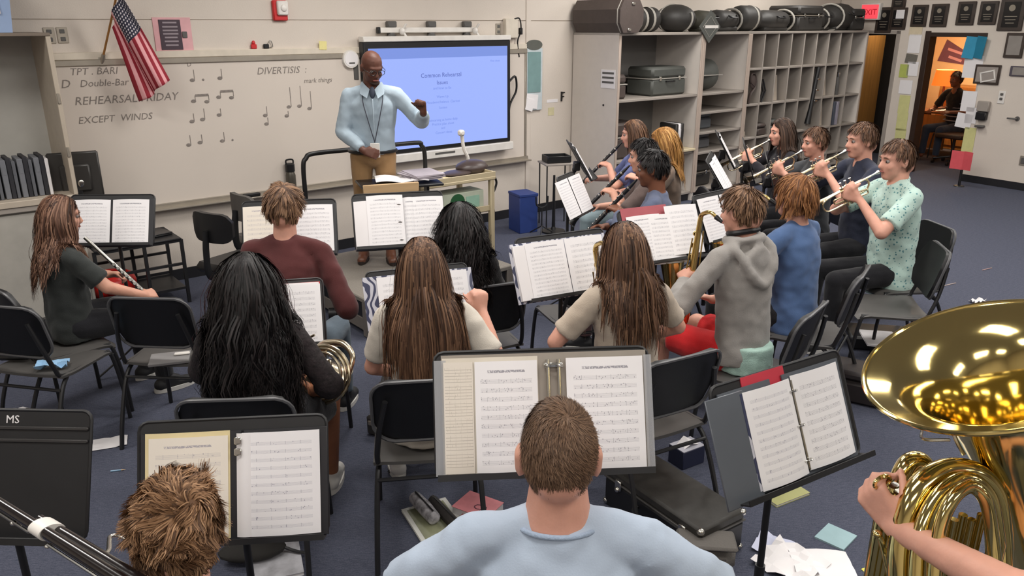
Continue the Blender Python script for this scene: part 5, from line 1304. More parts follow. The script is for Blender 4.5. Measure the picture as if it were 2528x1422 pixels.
def person(label, x, y, az, ztop, skin, shirt, pants, z0=0., seat=.455, lean=3., hs=1., w=1., sleeve='short', shorts=False, arms=None, legs=None, hyaw=0., hpitch=0., hroll=0., face=True, vox=.0097,
           hood=False, standing=False, shoes=None, hfwd=.02, nm='person', side=0., legs_on=True, collar=False, folds=.020, hem=.0, neckr=1., ear=1., twist=0., torso_w=1., tuck=None):
    o = thing(nm, label, 'person', (x, y, z0), -math.radians(az))
    L = math.radians(lean); sd = np.array((side, math.sin(L), math.cos(L))); sd = nrm(sd)
    hip = np.array((0, 0, .93 * (ztop / 1.75) if standing else seat + .085))
    T = (ztop - .119 * hs - .145 - hip[2]) / sd[2]
    N_ = hip + sd * T
    HC = N_ + np.array((side * .1, hfwd + .02, .145))
    HM = np.array(Matrix.Translation(HC) @ Matrix.Rotation(math.radians(hyaw), 4, 'Z') @ Matrix.Rotation(-math.radians(hpitch), 4, 'X') @ Matrix.Rotation(math.radians(hroll), 4, 'Y'))
    hp = lambda v: HM[:3, :3] @ (np.asarray(v, float) * hs) + HM[:3, 3]
    k = T / .52
    sw = .155 * w * (.55 + .45 * k)
    tw = math.radians(twist); cx_, sx_ = math.cos(tw), math.sin(tw)
    Sh = {s: N_ + np.array((e * sw * cx_, e * sw * sx_, -.062 * k)) for s, e in (('R', 1), ('L', -1))}
    # ---- skin: head, neck, arms, hands
    q = MB()
    for c, r in HEADP:
        if abs(c[0]) > .07: c = (c[0] * (1 + .09 * (ear - 1) * 2.2), c[1], c[2] - .012 * (ear - 1) * 2); r = tuple(v * ear for v in r)
        q.ell(np.array(c) * hs, np.array(r) * hs, M=HM)
    q.caps(hp((0, .080, .006)), hp((0, .098, -.030)), .0085 * hs, .0135 * hs, 8)
    for e in (-1, 1): q.ell(hp((e * .011, .092, -.033)), .0085 * hs)
    q.caps(hp((-.014, .079, -.060)), hp((.014, .079, -.060)), .009 * hs, n=8)
    q.caps(hp((0, -.02, -.05)), N_ + np.array((0, 0, -.02)), .052 * hs * neckr, .058 * w * neckr, 14)
    q.caps(N_ + np.array((0, 0, -.05)), hip + sd * .1, .075 * w, .085 * w, 12)
    q.caps(Sh['L'] * .9 + N_ * .1 - (0, 0, .012), Sh['R'] * .9 + N_ * .1 - (0, 0, .012), .034, .034)
    AR = {}
    la, lf = .275 * k * (.9 + .1 * w), .245 * k
    for s, e in (('R', 1), ('L', -1)):
        a = dict(h=(e * .14, .30, seat + .17) if not standing else (e * .24, .08, hip[2] - .08), pole=(e * .7, -.5, -.6), d=None, n=None, curl=.6)
        a.update((arms or {}).get(s, {}))
        E, Wp = ik(Sh[s], np.array(a['h'], float), la, lf, a['pole'])
        if 'e' in a: E, Wp = np.array(a['e'], float), np.array(a['h'], float)
        AR[s] = (Sh[s], E, Wp, a)
        q.caps(Sh[s] - (0, 0, .008), E, .040 * w, .039 * w, 12); q.caps(E, Wp, .038 * w, .026, 12)
        q.ell(E + (E - Wp) * .0 , .039 * w)
        dd = nrm(a['d']) if a['d'] is not None else nrm(Wp - E)
        nn = a['n'] if a['n'] is not None else (-e * .6, .0, -.7)
        add_hand(q, Wp, dd, nn, s, a['curl'], hs * .96)
    if standing: LG = {s: (hip + np.array((e * .085, 0, -.03)), np.array((e * .10, .02, hip[2] * .52)), np.array((e * .105, -.03, .09))) for s, e in (('R', 1), ('L', -1))}
    else: LG = {s: (hip + np.array((e * .085, .02, -.015)), np.array((e * .135, .43 * (.6 + .4 * k), seat + .055)), np.array((e * .14, .44 * (.6 + .4 * k), .085))) for s, e in (('R', 1), ('L', -1))}
    for s in (legs or {}): LG[s] = tuple(np.array(v, float) for v in legs[s])
    if shorts and legs_on:
        for s in LG:
            h_, kn, an = LG[s]; q.caps(h_, kn, .075, .056, 12); q.caps(kn, an, .055, .036, 12); q.ell(kn, .057)
    if legs_on and not shorts:
        for s in LG: q.caps(LG[s][1] * .0 + LG[s][2] + np.array((0, 0, .02)), LG[s][2] + np.array((0, .0, -.01)), .034, .036)
    if legs_on and not shorts:      # legs run on inside the trousers
        for s in LG: q.caps(hip, LG[s][0], .06, .06); q.caps(LG[s][0], LG[s][1], .055, .045); q.caps(LG[s][1], LG[s][2], .04, .032)
    elif shorts and legs_on:
        for s in LG: q.caps(hip, LG[s][0], .06, .06)
    body = remesh(q.build('body', skin, o, smooth=180), vox, 2)
    # ---- shirt
    q = MB(); B = sd
    fx = np.array((1, 0, 0)); fy = np.cross(B, fx)
    rings = [(-.10 - hem, .162, .122), (0, .162, .122), (.10, .148, .114), (.22, .150, .112), (.34, .162, .114), (.41, .160, .102), (.455, .128, .085), (.492, .086, .072), (.515, .068, .064)]
    if tuck: rings = [(tuck, .158, .118)] + rings[2:]
    if collar: rings = rings[:-1]
    V = []; nn_ = 20
    for t_, rx, ry in rings:
        c = hip + B * t_ * k; g = tw * t_ / .5
        for j in range(nn_):
            a = 2 * PI * j / nn_
            X, Y = rx * w * torso_w * math.cos(a), ry * w * torso_w * math.sin(a)
            V.append(c + fx * (X * math.cos(g) - Y * math.sin(g)) - fy * -1 * (X * math.sin(g) + Y * math.cos(g)) * 1.0)
    F = [(i * nn_ + j, i * nn_ + (j + 1) % nn_, (i + 1) * nn_ + (j + 1) % nn_, (i + 1) * nn_ + j) for i in range(len(rings) - 1) for j in range(nn_)]
    F += [tuple(range(nn_ - 1, -1, -1)), tuple(range((len(rings) - 1) * nn_, len(rings) * nn_))]
    q.add(V, F)
    for s in AR:
        S_, E, Wp, a = AR[s]
        q.caps(N_ + np.array((np.sign(S_[0]) * .035, 0, -.025)), S_ + np.array((0, 0, .002)), .044 * w, .050 * w, 12)
        if sleeve == 'short':
            q.tube([S_, S_ * .7 + E * .3, S_ * .35 + E * .65, S_ * .22 + E * .78], [.054 * w, .056 * w, .058 * w, .060 * w], 14)
        else:
            wv = .0 if sleeve == 'long' else .012
            q.caps(S_, E, .053 * w, .050 * w, 12)
            pts = [E, E * .5 + Wp * .5, E * .12 + Wp * .88] if sleeve != 'half' else [E, E * .8 + Wp * .2]
            q.tube(pts, [.051 * w + wv, .044 * w + wv, .036 + wv * .6][:len(pts)], 12); q.ell(E, .051 * w)
    if hood:
        q.tube(catmull([N_ + np.array(v) for v in ((.095, .02, .012), (.118, -.05, -.02), (.098, -.112, -.10), (.045, -.138, -.175), (0, -.142, -.195), (-.045, -.138, -.175), (-.098, -.112, -.10), (-.118, -.05, -.02), (-.095, .02, .012))], 5), .024, 9)
        q.ell(N_ + np.array((0, -.092, -.085)), (.088, .030, .085))
        q.tube([N_ + np.array((.098 * math.cos(a), .01 + .08 * math.sin(a), .008 - .014 * math.sin(a))) for a in np.linspace(0, 2 * PI, 16)[:-1]], .021, 8, closed=True)
    if collar:
        q.tube([N_ + np.array((.068 * math.cos(a), .012 + .066 * math.sin(a), -.002 - .034 * math.sin(a))) for a in np.linspace(0, 2 * PI, 16)[:-1]], .015, 8, closed=True)
    so = remesh(q.build('shirt', shirt, o, smooth=180), max(vox * 1.2, .0085), 4, .5, folds, .085)
    # ---- trousers or shorts
    if legs_on:
        q = MB(); q.ell(hip + np.array((0, .0, -.02)), (.150 * w, .122, .10))
        for s in LG:
            h_, kn, an = LG[s]
            if shorts: q.tube([h_, h_ * .55 + kn * .45, h_ * .2 + kn * .8], [.098, .090, .086], 14)
            else:
                q.caps(h_, kn, .09, .068, 12); q.tube([kn, kn * .5 + an * .5, an * .95 + kn * .05], [.066, .056, .052], 12); q.ell(kn, .067)
        remesh(q.build('shorts' if shorts else 'trousers', pants, o, smooth=180), .011, 3, .5, .008, .09)
        if shoes:
            for s, e in (('R', 1), ('L', -1)):
                an = LG[s][2]; f = nrm(np.array((e * .12, 1, 0)))
                so_ = one('shoe', shoes[0], lambda q: (q.caps(an + f * -.03 + (0, 0, -.04), an + f * .13 + (0, 0, -.052), .042, .036), q.caps(an + (0, 0, .0), an + f * .06 + (0, 0, -.03), .042, .038)), parent=o, smooth=180)
                remesh(so_, .008, 2)
                fl_ = np.array((f[1], -f[0], 0)); P_ = []
                for t_ in np.linspace(0, 2 * PI, 20)[:-1]: P_.append(((math.cos(t_) * .044 * (1 - .1 * math.sin(t_))), .05 + .125 * math.sin(t_)))
                one('sole', shoes[1], lambda q: q.prism(P_, .026, M=frame((an[0], an[1], max(0.002, an[2] - .085)), fl_, f, (0, 0, 1))), parent=so_)
    if face:
        for e in (-1, 1):
            eo = one('eye', [EYEW, IRIS], lambda q: q.ell(hp((e * .031, .0715, .002)), .0118 * hs), parent=o, smooth=180)
            one('iris', IRIS, lambda q: q.ell(hp((e * .031, .0815, .001)), np.array((.0066, .0035, .0066)) * hs), parent=eo, smooth=180)
        one('lips', mat('lip tone', (150, 88, 80), .5), lambda q: q.tube([hp((u_, .0885 - 6 * u_ * u_, -.060)) for u_ in np.linspace(-.022, .022, 7)], np.array([.003, .0055, .0065, .006, .0065, .0055, .003]) * hs, 8), parent=o, smooth=180)
    coll = [(hip + sd * .28 * k, np.array((.215 * w, .150, .315 * k)))]
    for s in Sh: coll.append((Sh[s], np.array((.078, .078, .075)) * w))
    coll.append((N_ + np.array((0, 0, .02)), np.array((.075, .072, .10))))
    return dict(o=o, hip=hip, N=N_, HC=HC, HM=HM, hp=hp, hs=hs, coll=coll, AR=AR, loc=(x, y, z0), rz=-math.radians(az), mouth=hp((0, .10, -.060)), LG=LG, shirt=so, body=body, Sh=Sh)
def brows(p, m_):
    for e in (-1, 1):
        one('eyebrow', m_, lambda q: q.tube([p['hp']((e * u_, .0885 - 9 * (u_ - .02) ** 2 * 1.2, .021 + .004 * math.sin((u_ - .012) * 90))) for u_ in np.linspace(.012, .048, 6)], np.array([.002, .0036, .004, .0036, .003, .0015]) * p['hs'], 6), parent=p['o'], smooth=180)
def hair(p, m_, **k): return make_hair(p['o'], p['HM'], p['hs'], p['coll'], m_, **k)
def held(p, name, label, cat): return thing(name, label, cat, p['loc'], p['rz'])
# ---- instruments, built in the player's own frame
def clarinet(p, m, e, label):
    t = held(p, 'clarinet', label, 'clarinet'); m = np.array(m); e = np.array(e); f = lambda s: m + (e - m) * s
    one('mouthpiece', BLK, lambda q: q.tube([m, f(.08), f(.13)], [.006, .011, .012], 10), parent=t)
    one('body_tube', BLK, lambda q: q.tube([f(.13), f(.25), f(.5), f(.51), f(.86)], [.015, .0125, .0125, .015, .014], 12), parent=t)
    one('bell', BLK, lambda q: q.tube([f(.86), f(.93), f(.97), f(1.0)], [.015, .02, .028, .037], 16), parent=t)
    for s in (.13, .22, .5, .86, .995): one('ring', SILV, lambda q: q.tube([f(s - .008), f(s + .008)], [.0165 if s < .9 else .038] * 2, 12), parent=t)
    sd = nrm(np.cross(e - m, (0, 0, 1))); up = nrm(np.cross(sd, e - m))
    one('key_rod', SILV, lambda q: (q.cyl(f(.25) + sd * .017, f(.48) + sd * .017, .0028, n=6), q.cyl(f(.54) + sd * .017, f(.82) + sd * .017, .0028, n=6)), parent=t)
    for s in (.28, .34, .4, .46, .56, .62, .68, .75, .8): one('key', SILV, lambda q: q.tube([f(s) + up * .013, f(s) + up * .018], .009, 10), parent=t)
    return t
def trumpet(p, m, d, label, mt=None, up=(0, 0, 1), L=.50):
    t = held(p, 'trumpet', label, 'trumpet'); mt = mt or BRASS; d = nrm(d); sx = nrm(np.cross(d, up)); u = np.cross(sx, d); m = np.array(m)
    f = lambda a, b=0., c=0.: m + d * a + sx * b + u * c
    one('mouthpiece', SILV, lambda q: q.tube([f(0), f(.012), f(.03), f(.09)], [.0135, .0125, .006, .006], 12), parent=t)
    one('leadpipe', mt, lambda q: q.tube(catmull([f(.06), f(.2), f(.36), f(.41, 0, -.012), f(.425, 0, -.045), f(.41, 0, -.078), f(.36, 0, -.09), f(.25, 0, -.09)], 6), .0065, 8), parent=t)
    one('bell_tube', mt, lambda q: q.tube(catmull([f(.25, .03, -.085), f(.12, .03, -.088), f(.085, .028, -.07), f(.075, .026, -.045), f(.085, .024, -.02), f(.12, .022, -.004), f(.26, .02, -.002), f(.36, .02, -.002), f(L - .06, .02, -.002), f(L - .02, .02, -.002), f(L, .02, -.002)], 6),
        np.interp(np.linspace(0, 1, 61), [0, .55, .72, .82, .9, .96, 1], [.0065, .0075, .011, .017, .028, .045, .061]), 16, cap=False), parent=t)
    for i in range(3):
        v = one('valve', mt, lambda q: q.tube([f(.19 + .035 * i, .012, -.115), f(.19 + .035 * i, .012, .02)], .0155, 12), parent=t)
        one('valve_cap', SILV, lambda q: (q.tube([f(.19 + .035 * i, .012, .02), f(.19 + .035 * i, .012, .05)], .004, 8), q.tube([f(.19 + .035 * i, .012, .05), f(.19 + .035 * i, .012, .055)], .009, 10)), parent=v)
    one('valve_slide', mt, lambda q: q.tube(catmull([f(.26, .02, -.05), f(.32, .04, -.05), f(.33, .04, -.065), f(.32, .04, -.08), f(.26, .02, -.08)], 5), .006, 8), parent=t)
    one('valve_slide', mt, lambda q: (q.tube(catmull([f(.19, .0, -.06), f(.13, -.02, -.06), f(.12, -.02, -.075), f(.13, -.02, -.09), f(.19, 0, -.09)], 5), .006, 8)), parent=t)
    return t, f
def alto_sax(p, m, label, off=(.05, .13, -.62), out=(.02, .13, .26)):
    t = held(p, 'saxophone', label, 'saxophone'); m = np.array(m)
    a = m + np.array((0, .085, .035)); b0 = m + np.array((.005, .155, -.02)); bot = m + np.array(off); out = np.array(out)
    one('mouthpiece', BLK, lambda q: q.tube([m, m + (a - m) * .5], [.008, .014], 10), parent=t)
    one('neck', BRASS, lambda q: q.tube(catmull([m + (a - m) * .45, a, b0 + (0, -.01, .03), b0], 5), np.linspace(.009, .014, 16), 10), parent=t)
    fwd = nrm((out[0], out[1], 0))
    pts = catmull([b0, b0 * .6 + bot * .4, bot, bot + fwd * .045 + (0, 0, -.055), bot + fwd * .1 + (0, 0, -.03), bot + fwd * .125 + (0, 0, .08), bot + fwd * .15 + (0, 0, out[2])], 7)
    one('body_tube', BRASS, lambda q: q.tube(pts, np.interp(np.linspace(0, 1, len(pts)), [0, .3, .5, .75, .9, 1], [.0135, .024, .031, .038, .047, .066]), 16, cap=False), parent=t)
    ax = nrm(bot - b0); sd = nrm(np.cross(ax, fwd))
    one('key_rod', BRASS, lambda q: (q.cyl(b0 + ax * .06 + sd * .034, bot - ax * .05 + sd * .05, .004, n=6), q.cyl(b0 + ax * .1 - sd * .032, bot - ax * .1 - sd * .045, .004, n=6)), parent=t)
    for i in range(7):
        c = b0 + ax * (.08 + .065 * i) + fwd * (.02 + .0035 * i)
        one('key_cup', BRASS, lambda q: q.tube([c, c + fwd * .008], .013 + .0012 * i, 12), parent=t)
    one('bell_guard', BRASS, lambda q: (q.tube([pts[-12] + sd * .045, pts[-12] + sd * .055], .02, 10), q.tube([pts[-5] + sd * .055, pts[-5] + sd * .066], .024, 10)), parent=t)
    return t
SK_PINK = skin_mat('fair rosy skin', (212, 158, 138)); SK_FAIR = skin_mat('fair skin', (206, 154, 132)); SK_TAN = skin_mat('tan skin', (158, 104, 74)); SK_BRN = skin_mat('brown skin', (122, 78, 58)); SK_DARK = skin_mat('deep brown skin', (98, 62, 50))
def cloth(name, col, bump=.25, bscale=220, var=.08): return mat(name, col, .9, var=var, vscale=9, bump=bump, bscale=bscale, spec=.2, sheen=.15)
JEAN = cloth('light blue denim', (98, 112, 124)); BLKC = cloth('black cloth', (30, 30, 34)); DKJ = cloth('dark denim', (52, 62, 80)); KHAKI = cloth('khaki twill', (150, 118, 82))
H_BLK = hair_mat('black hair', (10, 9, 10), (22, 19, 20), (44, 38, 38), .5); H_DBR = hair_mat('dark brown hair', (30, 20, 16), (56, 40, 32), (88, 66, 52)); H_BRN = hair_mat('brown hair', (50, 33, 24), (92, 65, 49), (134, 101, 77))
H_LBR = hair_mat('light brown hair', (66, 46, 34), (112, 82, 60), (154, 120, 92)); H_AUB = hair_mat('auburn hair', (76, 46, 26), (130, 84, 50), (172, 122, 78)); H_BLD = hair_mat('honey blond hair', (110, 74, 36), (160, 112, 58), (200, 154, 92)); H_BUZ = hair_mat('cropped brown hair', (72, 53, 40), (104, 80, 62), (132, 104, 82))
SNK = (mat('black sneaker cloth', (34, 34, 36), .7), mat('white rubber sole', (222, 220, 214), .6)); BRSH = (mat('brown leather shoe', (104, 66, 50), .4), mat('dark sole', (40, 30, 26), .7)); WSH = (mat('white sneaker', (212, 210, 206), .6), mat('white rubber sole', (222, 220, 214), .6))

# ---- teacher on the podium
TSH = cloth('pale blue shirt cloth', (168, 184, 196), .12)
tx_, ty_ = -1.10, 6.22
te = person('person in a pale blue shirt, khakis and lanyard raising one fist on the podium', tx_, ty_, 172, 1.66, SK_DARK, TSH, KHAKI, z0=.301, standing=True, lean=8, hs=1.04, w=1.14, sleeve='long', hyaw=26, hpitch=22, side=-.05, tuck=.02, folds=.016, vox=.008, collar=True, shoes=BRSH,
    arms={'L': dict(h=(-.40, .30, 1.22), pole=(-.8, -.3, -1), d=(.12, .1, 1), n=(.6, .5, 0), curl=1.5), 'R': dict(h=(.06, .22, .93), pole=(1, -.6, -.2), d=(-.9, .25, -.2), n=(0, -1, -.3), curl=.9)},
    legs={'R': ((.09, 0, .86), (.10, .03, .46), (.12, -.02, .085)), 'L': ((-.09, 0, .86), (-.10, .05, .46), (-.10, .04, .085))})
H = te['hp']
gl = one('glasses', BLK, lambda q: [q.tube([H((e * .032 + .025 * math.cos(a), .098, .002 + .018 * math.sin(a))) for a in np.linspace(0, 2 * PI, 15)[:-1]], .0022, 6, closed=True) for e in (-1, 1)] + [q.tube([H((e * .057, .095, .004)), H((e * .078, .06, .006)), H((e * .080, -.005, .006))], .002, 6) for e in (-1, 1)], parent=te['o'])
one('beard_shadow', mat('stubble', (52, 36, 30), .8), lambda q: q.tube([H((u_, .0825 - 8 * u_ * u_, -.088 + 6 * u_ * u_)) for u_ in np.linspace(-.04, .04, 9)], np.array([.004, .007, .009, .011, .012, .011, .009, .007, .004]), 8), parent=te['o'], smooth=180)
nk_ = te['N']
for e in (-1, 1):
    one('collar_flap', TSH, lambda q: q.sheet([[nk_ + np.array(v) for v in r_] for r_ in (((e * .072, -.005, .040), (e * .095, .02, .0)), ((e * .052, .062, .022), (e * .088, .088, -.045)), ((e * .018, .088, -.012), (e * .040, .128, -.075)))], .006 * e), parent=te['o'], smooth=60)
one('undershirt', mat('dark undershirt', (70, 76, 92), .8), lambda q: q.ell(nk_ + np.array((0, .088, -.035)), (.022, .022, .045)), parent=te['o'], smooth=180)
one('placket', TSH, lambda q: q.tube(catmull([nk_ + np.array(v) for v in ((0, .112, -.08), (0, .132, -.16), (0, .128, -.28), (0, .115, -.42))], 5), .012, 6, flat=.4), parent=te['o'], smooth=180)
one('belt', BLK, lambda q: q.tube([(.172 * math.cos(a) * 1.06, .13 * math.sin(a) * 1.06 + .0, .90) for a in np.linspace(0, 2 * PI, 25)[:-1]], .014, 6, closed=True), parent=te['o'])
t = held(te, 'lanyard', 'lanyard with a white badge hanging from the teacher neck', 'lanyard')
nk = te['N']
one('cord', mat('dark cord', (60, 62, 74), .7), lambda q: (q.tube(catmull([nk + (-.07, .0, .03), nk + (-.075, .10, -.08), nk + (-.05, .135, -.2), nk + (0, .135, -.40)], 6), .004, 6), q.tube(catmull([nk + (.07, .0, .03), nk + (.075, .10, -.08), nk + (.05, .135, -.2), nk + (0, .135, -.40)], 6), .004, 6)), parent=t)
one('badge', WHP, lambda q: q.box(nk + (0, .142, -.46), (.07, .005, .11), bev=.002), parent=t)
H = 2.15
H_RBR = hair_mat('reddish brown hair', (52, 34, 26), (98, 68, 54), (146, 112, 92))
# ---- flute player at the left
p = person('person with long wavy brown hair in a dark T shirt holding a flute', -2.52, 4.18, 42, 1.265, SK_FAIR, cloth('dark olive tee', (50, 53, 52)), BLKC, lean=2, hs=.98, w=.98, hyaw=-14, hpitch=8, shoes=SNK,
    arms={'R': dict(h=(.22, .34, .66), pole=(.7, -.7, -.5), d=(-.3, .9, -.1), curl=1.1), 'L': dict(h=(-.15, .30, .72), pole=(-.8, -.4, -.6), curl=1.1)})
brows(p, H_BRN)
hair(p, H_RBR, kind='long', n=1900, K=14, length=.40, w=.0034, lift=.2, grav=.5, wave=.018, freq=34, clump=.6, nc=90, back=.5, seed=3, jit=.3)
t = held(p, 'flute', 'silver flute resting on the lap of the girl at the left', 'flute')
a_, b_ = np.array((-.02, .16, 1.0)), np.array((.20, .46, .52))
one('tube', SILV, lambda q: q.tube([a_ + (b_ - a_) * s for s in (0, .3, .31, .8, .81, 1)], [.0105, .0105, .012, .0115, .0125, .011], 12), parent=t)
for s in np.linspace(.36, .92, 12): one('key', SILV, lambda q: q.tube([a_ + (b_ - a_) * s + (.008, -.005, .004), a_ + (b_ - a_) * s + (.015, -.01, .010)], .009, 10), parent=t)
chair(-2.55, 4.10, 42, 'black band chair under the girl with the flute')
chair(-2.47, 3.86, 12, 'empty black band chair at the left edge with a blue tissue on its seat')
chair(-1.83, 3.98, 4, 'empty black band chair behind the wire shelf, second from the left')
# ---- boy in maroon
p = person('person with short brown hair in a maroon long sleeved shirt, seen from behind', -1.14, 3.72, 2, 1.40, SK_PINK, cloth('maroon jersey', (86, 46, 46), .12), JEAN, lean=8, hs=1.04, w=1.06, sleeve='long', face=False, shoes=SNK,
    arms={'R': dict(h=(.20, .28, .80), pole=(.5, -.3, -1)), 'L': dict(h=(-.14, .34, .86), pole=(-.5, -.3, -1))})
hair(p, H_LBR, kind='short', n=2000, K=7, length=.062, w=.0026, lift=.2, grav=.10, wave=.004, freq=60, clump=.55, nc=110, seed=4)
chair(-1.14, 3.70, 2, 'black band chair under the boy in the maroon shirt')
# ---- girl with long black hair and horn
LACE = mat('black lace cloth', (34, 26, 28), .85, var=.5, vscale=45, bump=.5, bscale=60)
p = person('person with long black wavy hair in a black lace top, seen from behind', -1.03, 2.86, -6, 1.305, SK_TAN, LACE, BLKC, lean=3, hs=1.0, w=1.0, sleeve='half', face=False, shorts=True, shoes=WSH,
    arms={'R': dict(h=(.19, .20, .64), pole=(.8, -.6, -.4), d=(-.2, .9, .3), curl=.7), 'L': dict(h=(-.1, .34, .80), pole=(-.8, -.3, -.6), curl=1.0)},
    legs={'R': ((.09, .02, .53), (.23, .36, .54), (.20, .44, .085)), 'L': ((-.09, .02, .53), (-.13, .43, .51), (-.13, .40, .085))})
hair(p, H_BLK, kind='long', n=3600, K=16, length=.60, w=.0028, lift=.16, grav=.42, wave=.026, freq=34, clump=.62, nc=190, back=.6, seed=5, jit=.22, puff=1.07)
t = held(p, 'french_horn', 'silver edged French horn at the side of the girl with long black hair', 'French horn')
hc = np.array((.225, .24, .70))
HMf = np.array(Matrix.Translation(hc) @ Matrix.Rotation(math.radians(-25), 4, 'Z') @ Matrix.Rotation(math.radians(68), 4, 'X') @ Matrix.Scale(.88, 4))
HSIL = mat('worn nickel brass', (186, 174, 150), .24, 1.0)
one('coil', HSIL, lambda q: [q.tube([(r * math.cos(a), r * .95 * math.sin(a), z) for a in np.linspace(0, 2 * PI, 30)[:-1]], .0075 + .001 * i, 8, closed=True, M=HMf) for i, (r, z) in enumerate(((.135, 0), (.115, .012), (.15, -.012)))], parent=t)
for i in range(3): one('valve', HSIL, lambda q: q.cyl((-.05 + .04 * i, -.03, -.02), (-.05 + .04 * i, -.03, .03), .018, n=12, M=HMf), parent=t)
one('valve_slide', HSIL, lambda q: [q.tube(catmull([(-.06 + .04 * i, -.03, .01), (-.06 + .04 * i, .06, .01), (-.045 + .04 * i, .075, .01), (-.03 + .04 * i, .06, .01), (-.03 + .04 * i, -.03, .01)], 4), .006, 6, M=HMf) for i in range(3)], parent=t)
bl = catmull([(.14, .02, -.02), (.13, .11, -.05), (.04, .16, -.09), (-.08, .13, -.12), (-.12, .03, -.16), (-.08, -.06, -.22)], 6)
one('bell', HSIL, lambda q: q.tube(bl, np.interp(np.linspace(0, 1, len(bl)), [0, .5, .75, .9, 1], [.011, .02, .045, .09, .145]), 24, cap=False, M=HMf), parent=t)
one('mouthpipe', HSIL, lambda q: q.tube(catmull([(-.14, .02, 0), (-.145, .09, .02), (-.11, .15, .03), (-.05, .19, .03)], 5), .006, 8, M=HMf), parent=t)
chair(-1.05, 2.86, -4, 'black band chair with its top rim showing behind the long black hair')
# ---- girl with black curly hair near the podium
p = person('person with thick black curly hair facing the podium, right of the open binder', -.27, 3.98, -6, 1.255, SK_TAN, cloth('black jacket', (34, 32, 34)), BLKC, lean=4, hs=1.0, face=False, hyaw=18, sleeve='long', shoes=SNK)
hair(p, H_BLK, kind='long', n=2800, K=14, length=.42, w=.003, lift=.22, grav=.40, wave=.026, freq=46, clump=.62, nc=170, back=.5, seed=6, jit=.3, puff=1.09)
chair(-.21, 4.16, -22, 'black band chair behind the girl with raised fist, top rim showing')
# ---- girl raising a fist
BEIG = cloth('cream blouse', (206, 198, 186), .2)
p = person('person with long straight brown hair in a cream blouse raising her right fist', -.36, 3.04, -10, 1.325, SK_PINK, BEIG, BLKC, lean=3, hs=1.0, face=False, shoes=WSH, w=.98,
    arms={'R': dict(h=(.25, .10, .97), pole=(.7, -.35, -1.0), d=(-.05, .1, 1), n=(-.4, .8, 0), curl=1.45)})
hair(p, H_BRN, kind='long', n=2800, K=15, length=.56, w=.0030, lift=.08, grav=.6, wave=.006, freq=16, clump=.45, nc=130, back=.8, seed=7, jit=.22)
chair(-.37, 3.02, -8, 'black band chair half hidden by the large central music stand')
# ---- girl in beige, right of centre
p = person('person with long brown hair in a loose beige T shirt, right of centre', .53, 3.30, -24, 1.325, SK_PINK, cloth('beige tee', (186, 172, 156), .2), BLKC, lean=4, hs=1.02, face=False, shoes=WSH, w=1.0, hem=.04,
    arms={'R': dict(h=(.22, .26, .66), pole=(.9, -.4, -.5)), 'L': dict(h=(-.15, .30, .82), pole=(-.9, -.4, -.6))})
hair(p, H_BRN, kind='long', n=2600, K=14, length=.46, w=.0032, lift=.1, grav=.55, wave=.011, freq=26, clump=.5, nc=120, back=.7, seed=8, jit=.26)
alto_sax(p, p['mouth'] + np.array((0, .0, 0)), 'alto saxophone hidden before the girl in the beige T shirt', off=(.11, .13, -.52))
chair(.60, 3.22, -28, 'black band chair behind the girl in the beige T shirt, right of the centre stand')
# ---- hoodie boy with saxophone
p = person('person with short brown hair in a grey hoodie playing the saxophone', 1.20, 3.78, -33, 1.385, SK_PINK, cloth('grey fleece', (150, 146, 142), .2), cloth('red shorts cloth', (208, 40, 44), .2), lean=5, hs=1.06, w=1.04, sleeve='loose', hood=True, shorts=True, shoes=SNK, hpitch=6, hyaw=14, hem=-.05,
    arms={'R': dict(h=(.10, .32, .70), pole=(.9, -.5, -.6), d=(-.5, .8, .2), curl=1.0), 'L': dict(h=(-.14, .30, .86), pole=(-1, -.2, -.8), d=(.5, .7, .3), curl=1.0)})
brows(p, H_BRN)
hair(p, H_LBR, kind='short', n=2000, K=7, length=.055, w=.0026, lift=.25, grav=.08, wave=.003, freq=60, clump=.5, nc=110, seed=9, flop=.3)
one('neck_strap', BLK, lambda q: q.tube([p['N'] + np.array((.075 * math.cos(a), .015 + .068 * math.sin(a), .045 - .02 * math.sin(a))) for a in np.linspace(0, 2 * PI, 20)[:-1]], .014, 8, closed=True), parent=p['o'])
q = MB(); q.tube([p['hip'] + (0, .0, .05), p['hip'] + (0, -.006, -.095)], [.166, .172], 18, flat=.8)
remesh(q.build('shirt_tail', cloth('pale mint cloth', (164, 194, 184), .4), p['o']), .010, 3, .5, .014, .06)
alto_sax(p, p['mouth'], 'brass alto saxophone held by the boy in the grey hoodie', off=(-.06, .15, -.54))
chair(1.27, 3.72, -52, 'black band chair under the boy in the grey hoodie')
# ---- auburn haired boy in blue
p = person('person with shaggy auburn hair in a blue T shirt playing the saxophone', 1.66, 4.34, -42, 1.345, SK_PINK, cloth('blue tee', (78, 102, 142), .15), BLKC, lean=4, hs=1.06, w=1.04, shoes=SNK, face=False,
    arms={'R': dict(h=(.14, .34, .68), pole=(.9, -.5, -.6), d=(-.5, .8, .2), curl=1.0), 'L': dict(h=(-.12, .28, .90), pole=(-1, -.1, -.6), d=(.5, .7, .3), curl=1.0)})
hair(p, H_AUB, kind='short', n=2600, K=10, length=.115, w=.0028, lift=.3, grav=.26, wave=.010, freq=50, clump=.6, nc=110, seed=10, low=-.05, puff=1.05, messy=.4)
alto_sax(p, p['mouth'], 'alto saxophone beyond the auburn haired boy', off=(-.08, .15, -.54))
chair(1.74, 4.30, -58, 'black band chair under the boy in the blue T shirt')
chair(2.40, 4.72, -78, 'empty black band chair at the right end, nearest the tuba bell')
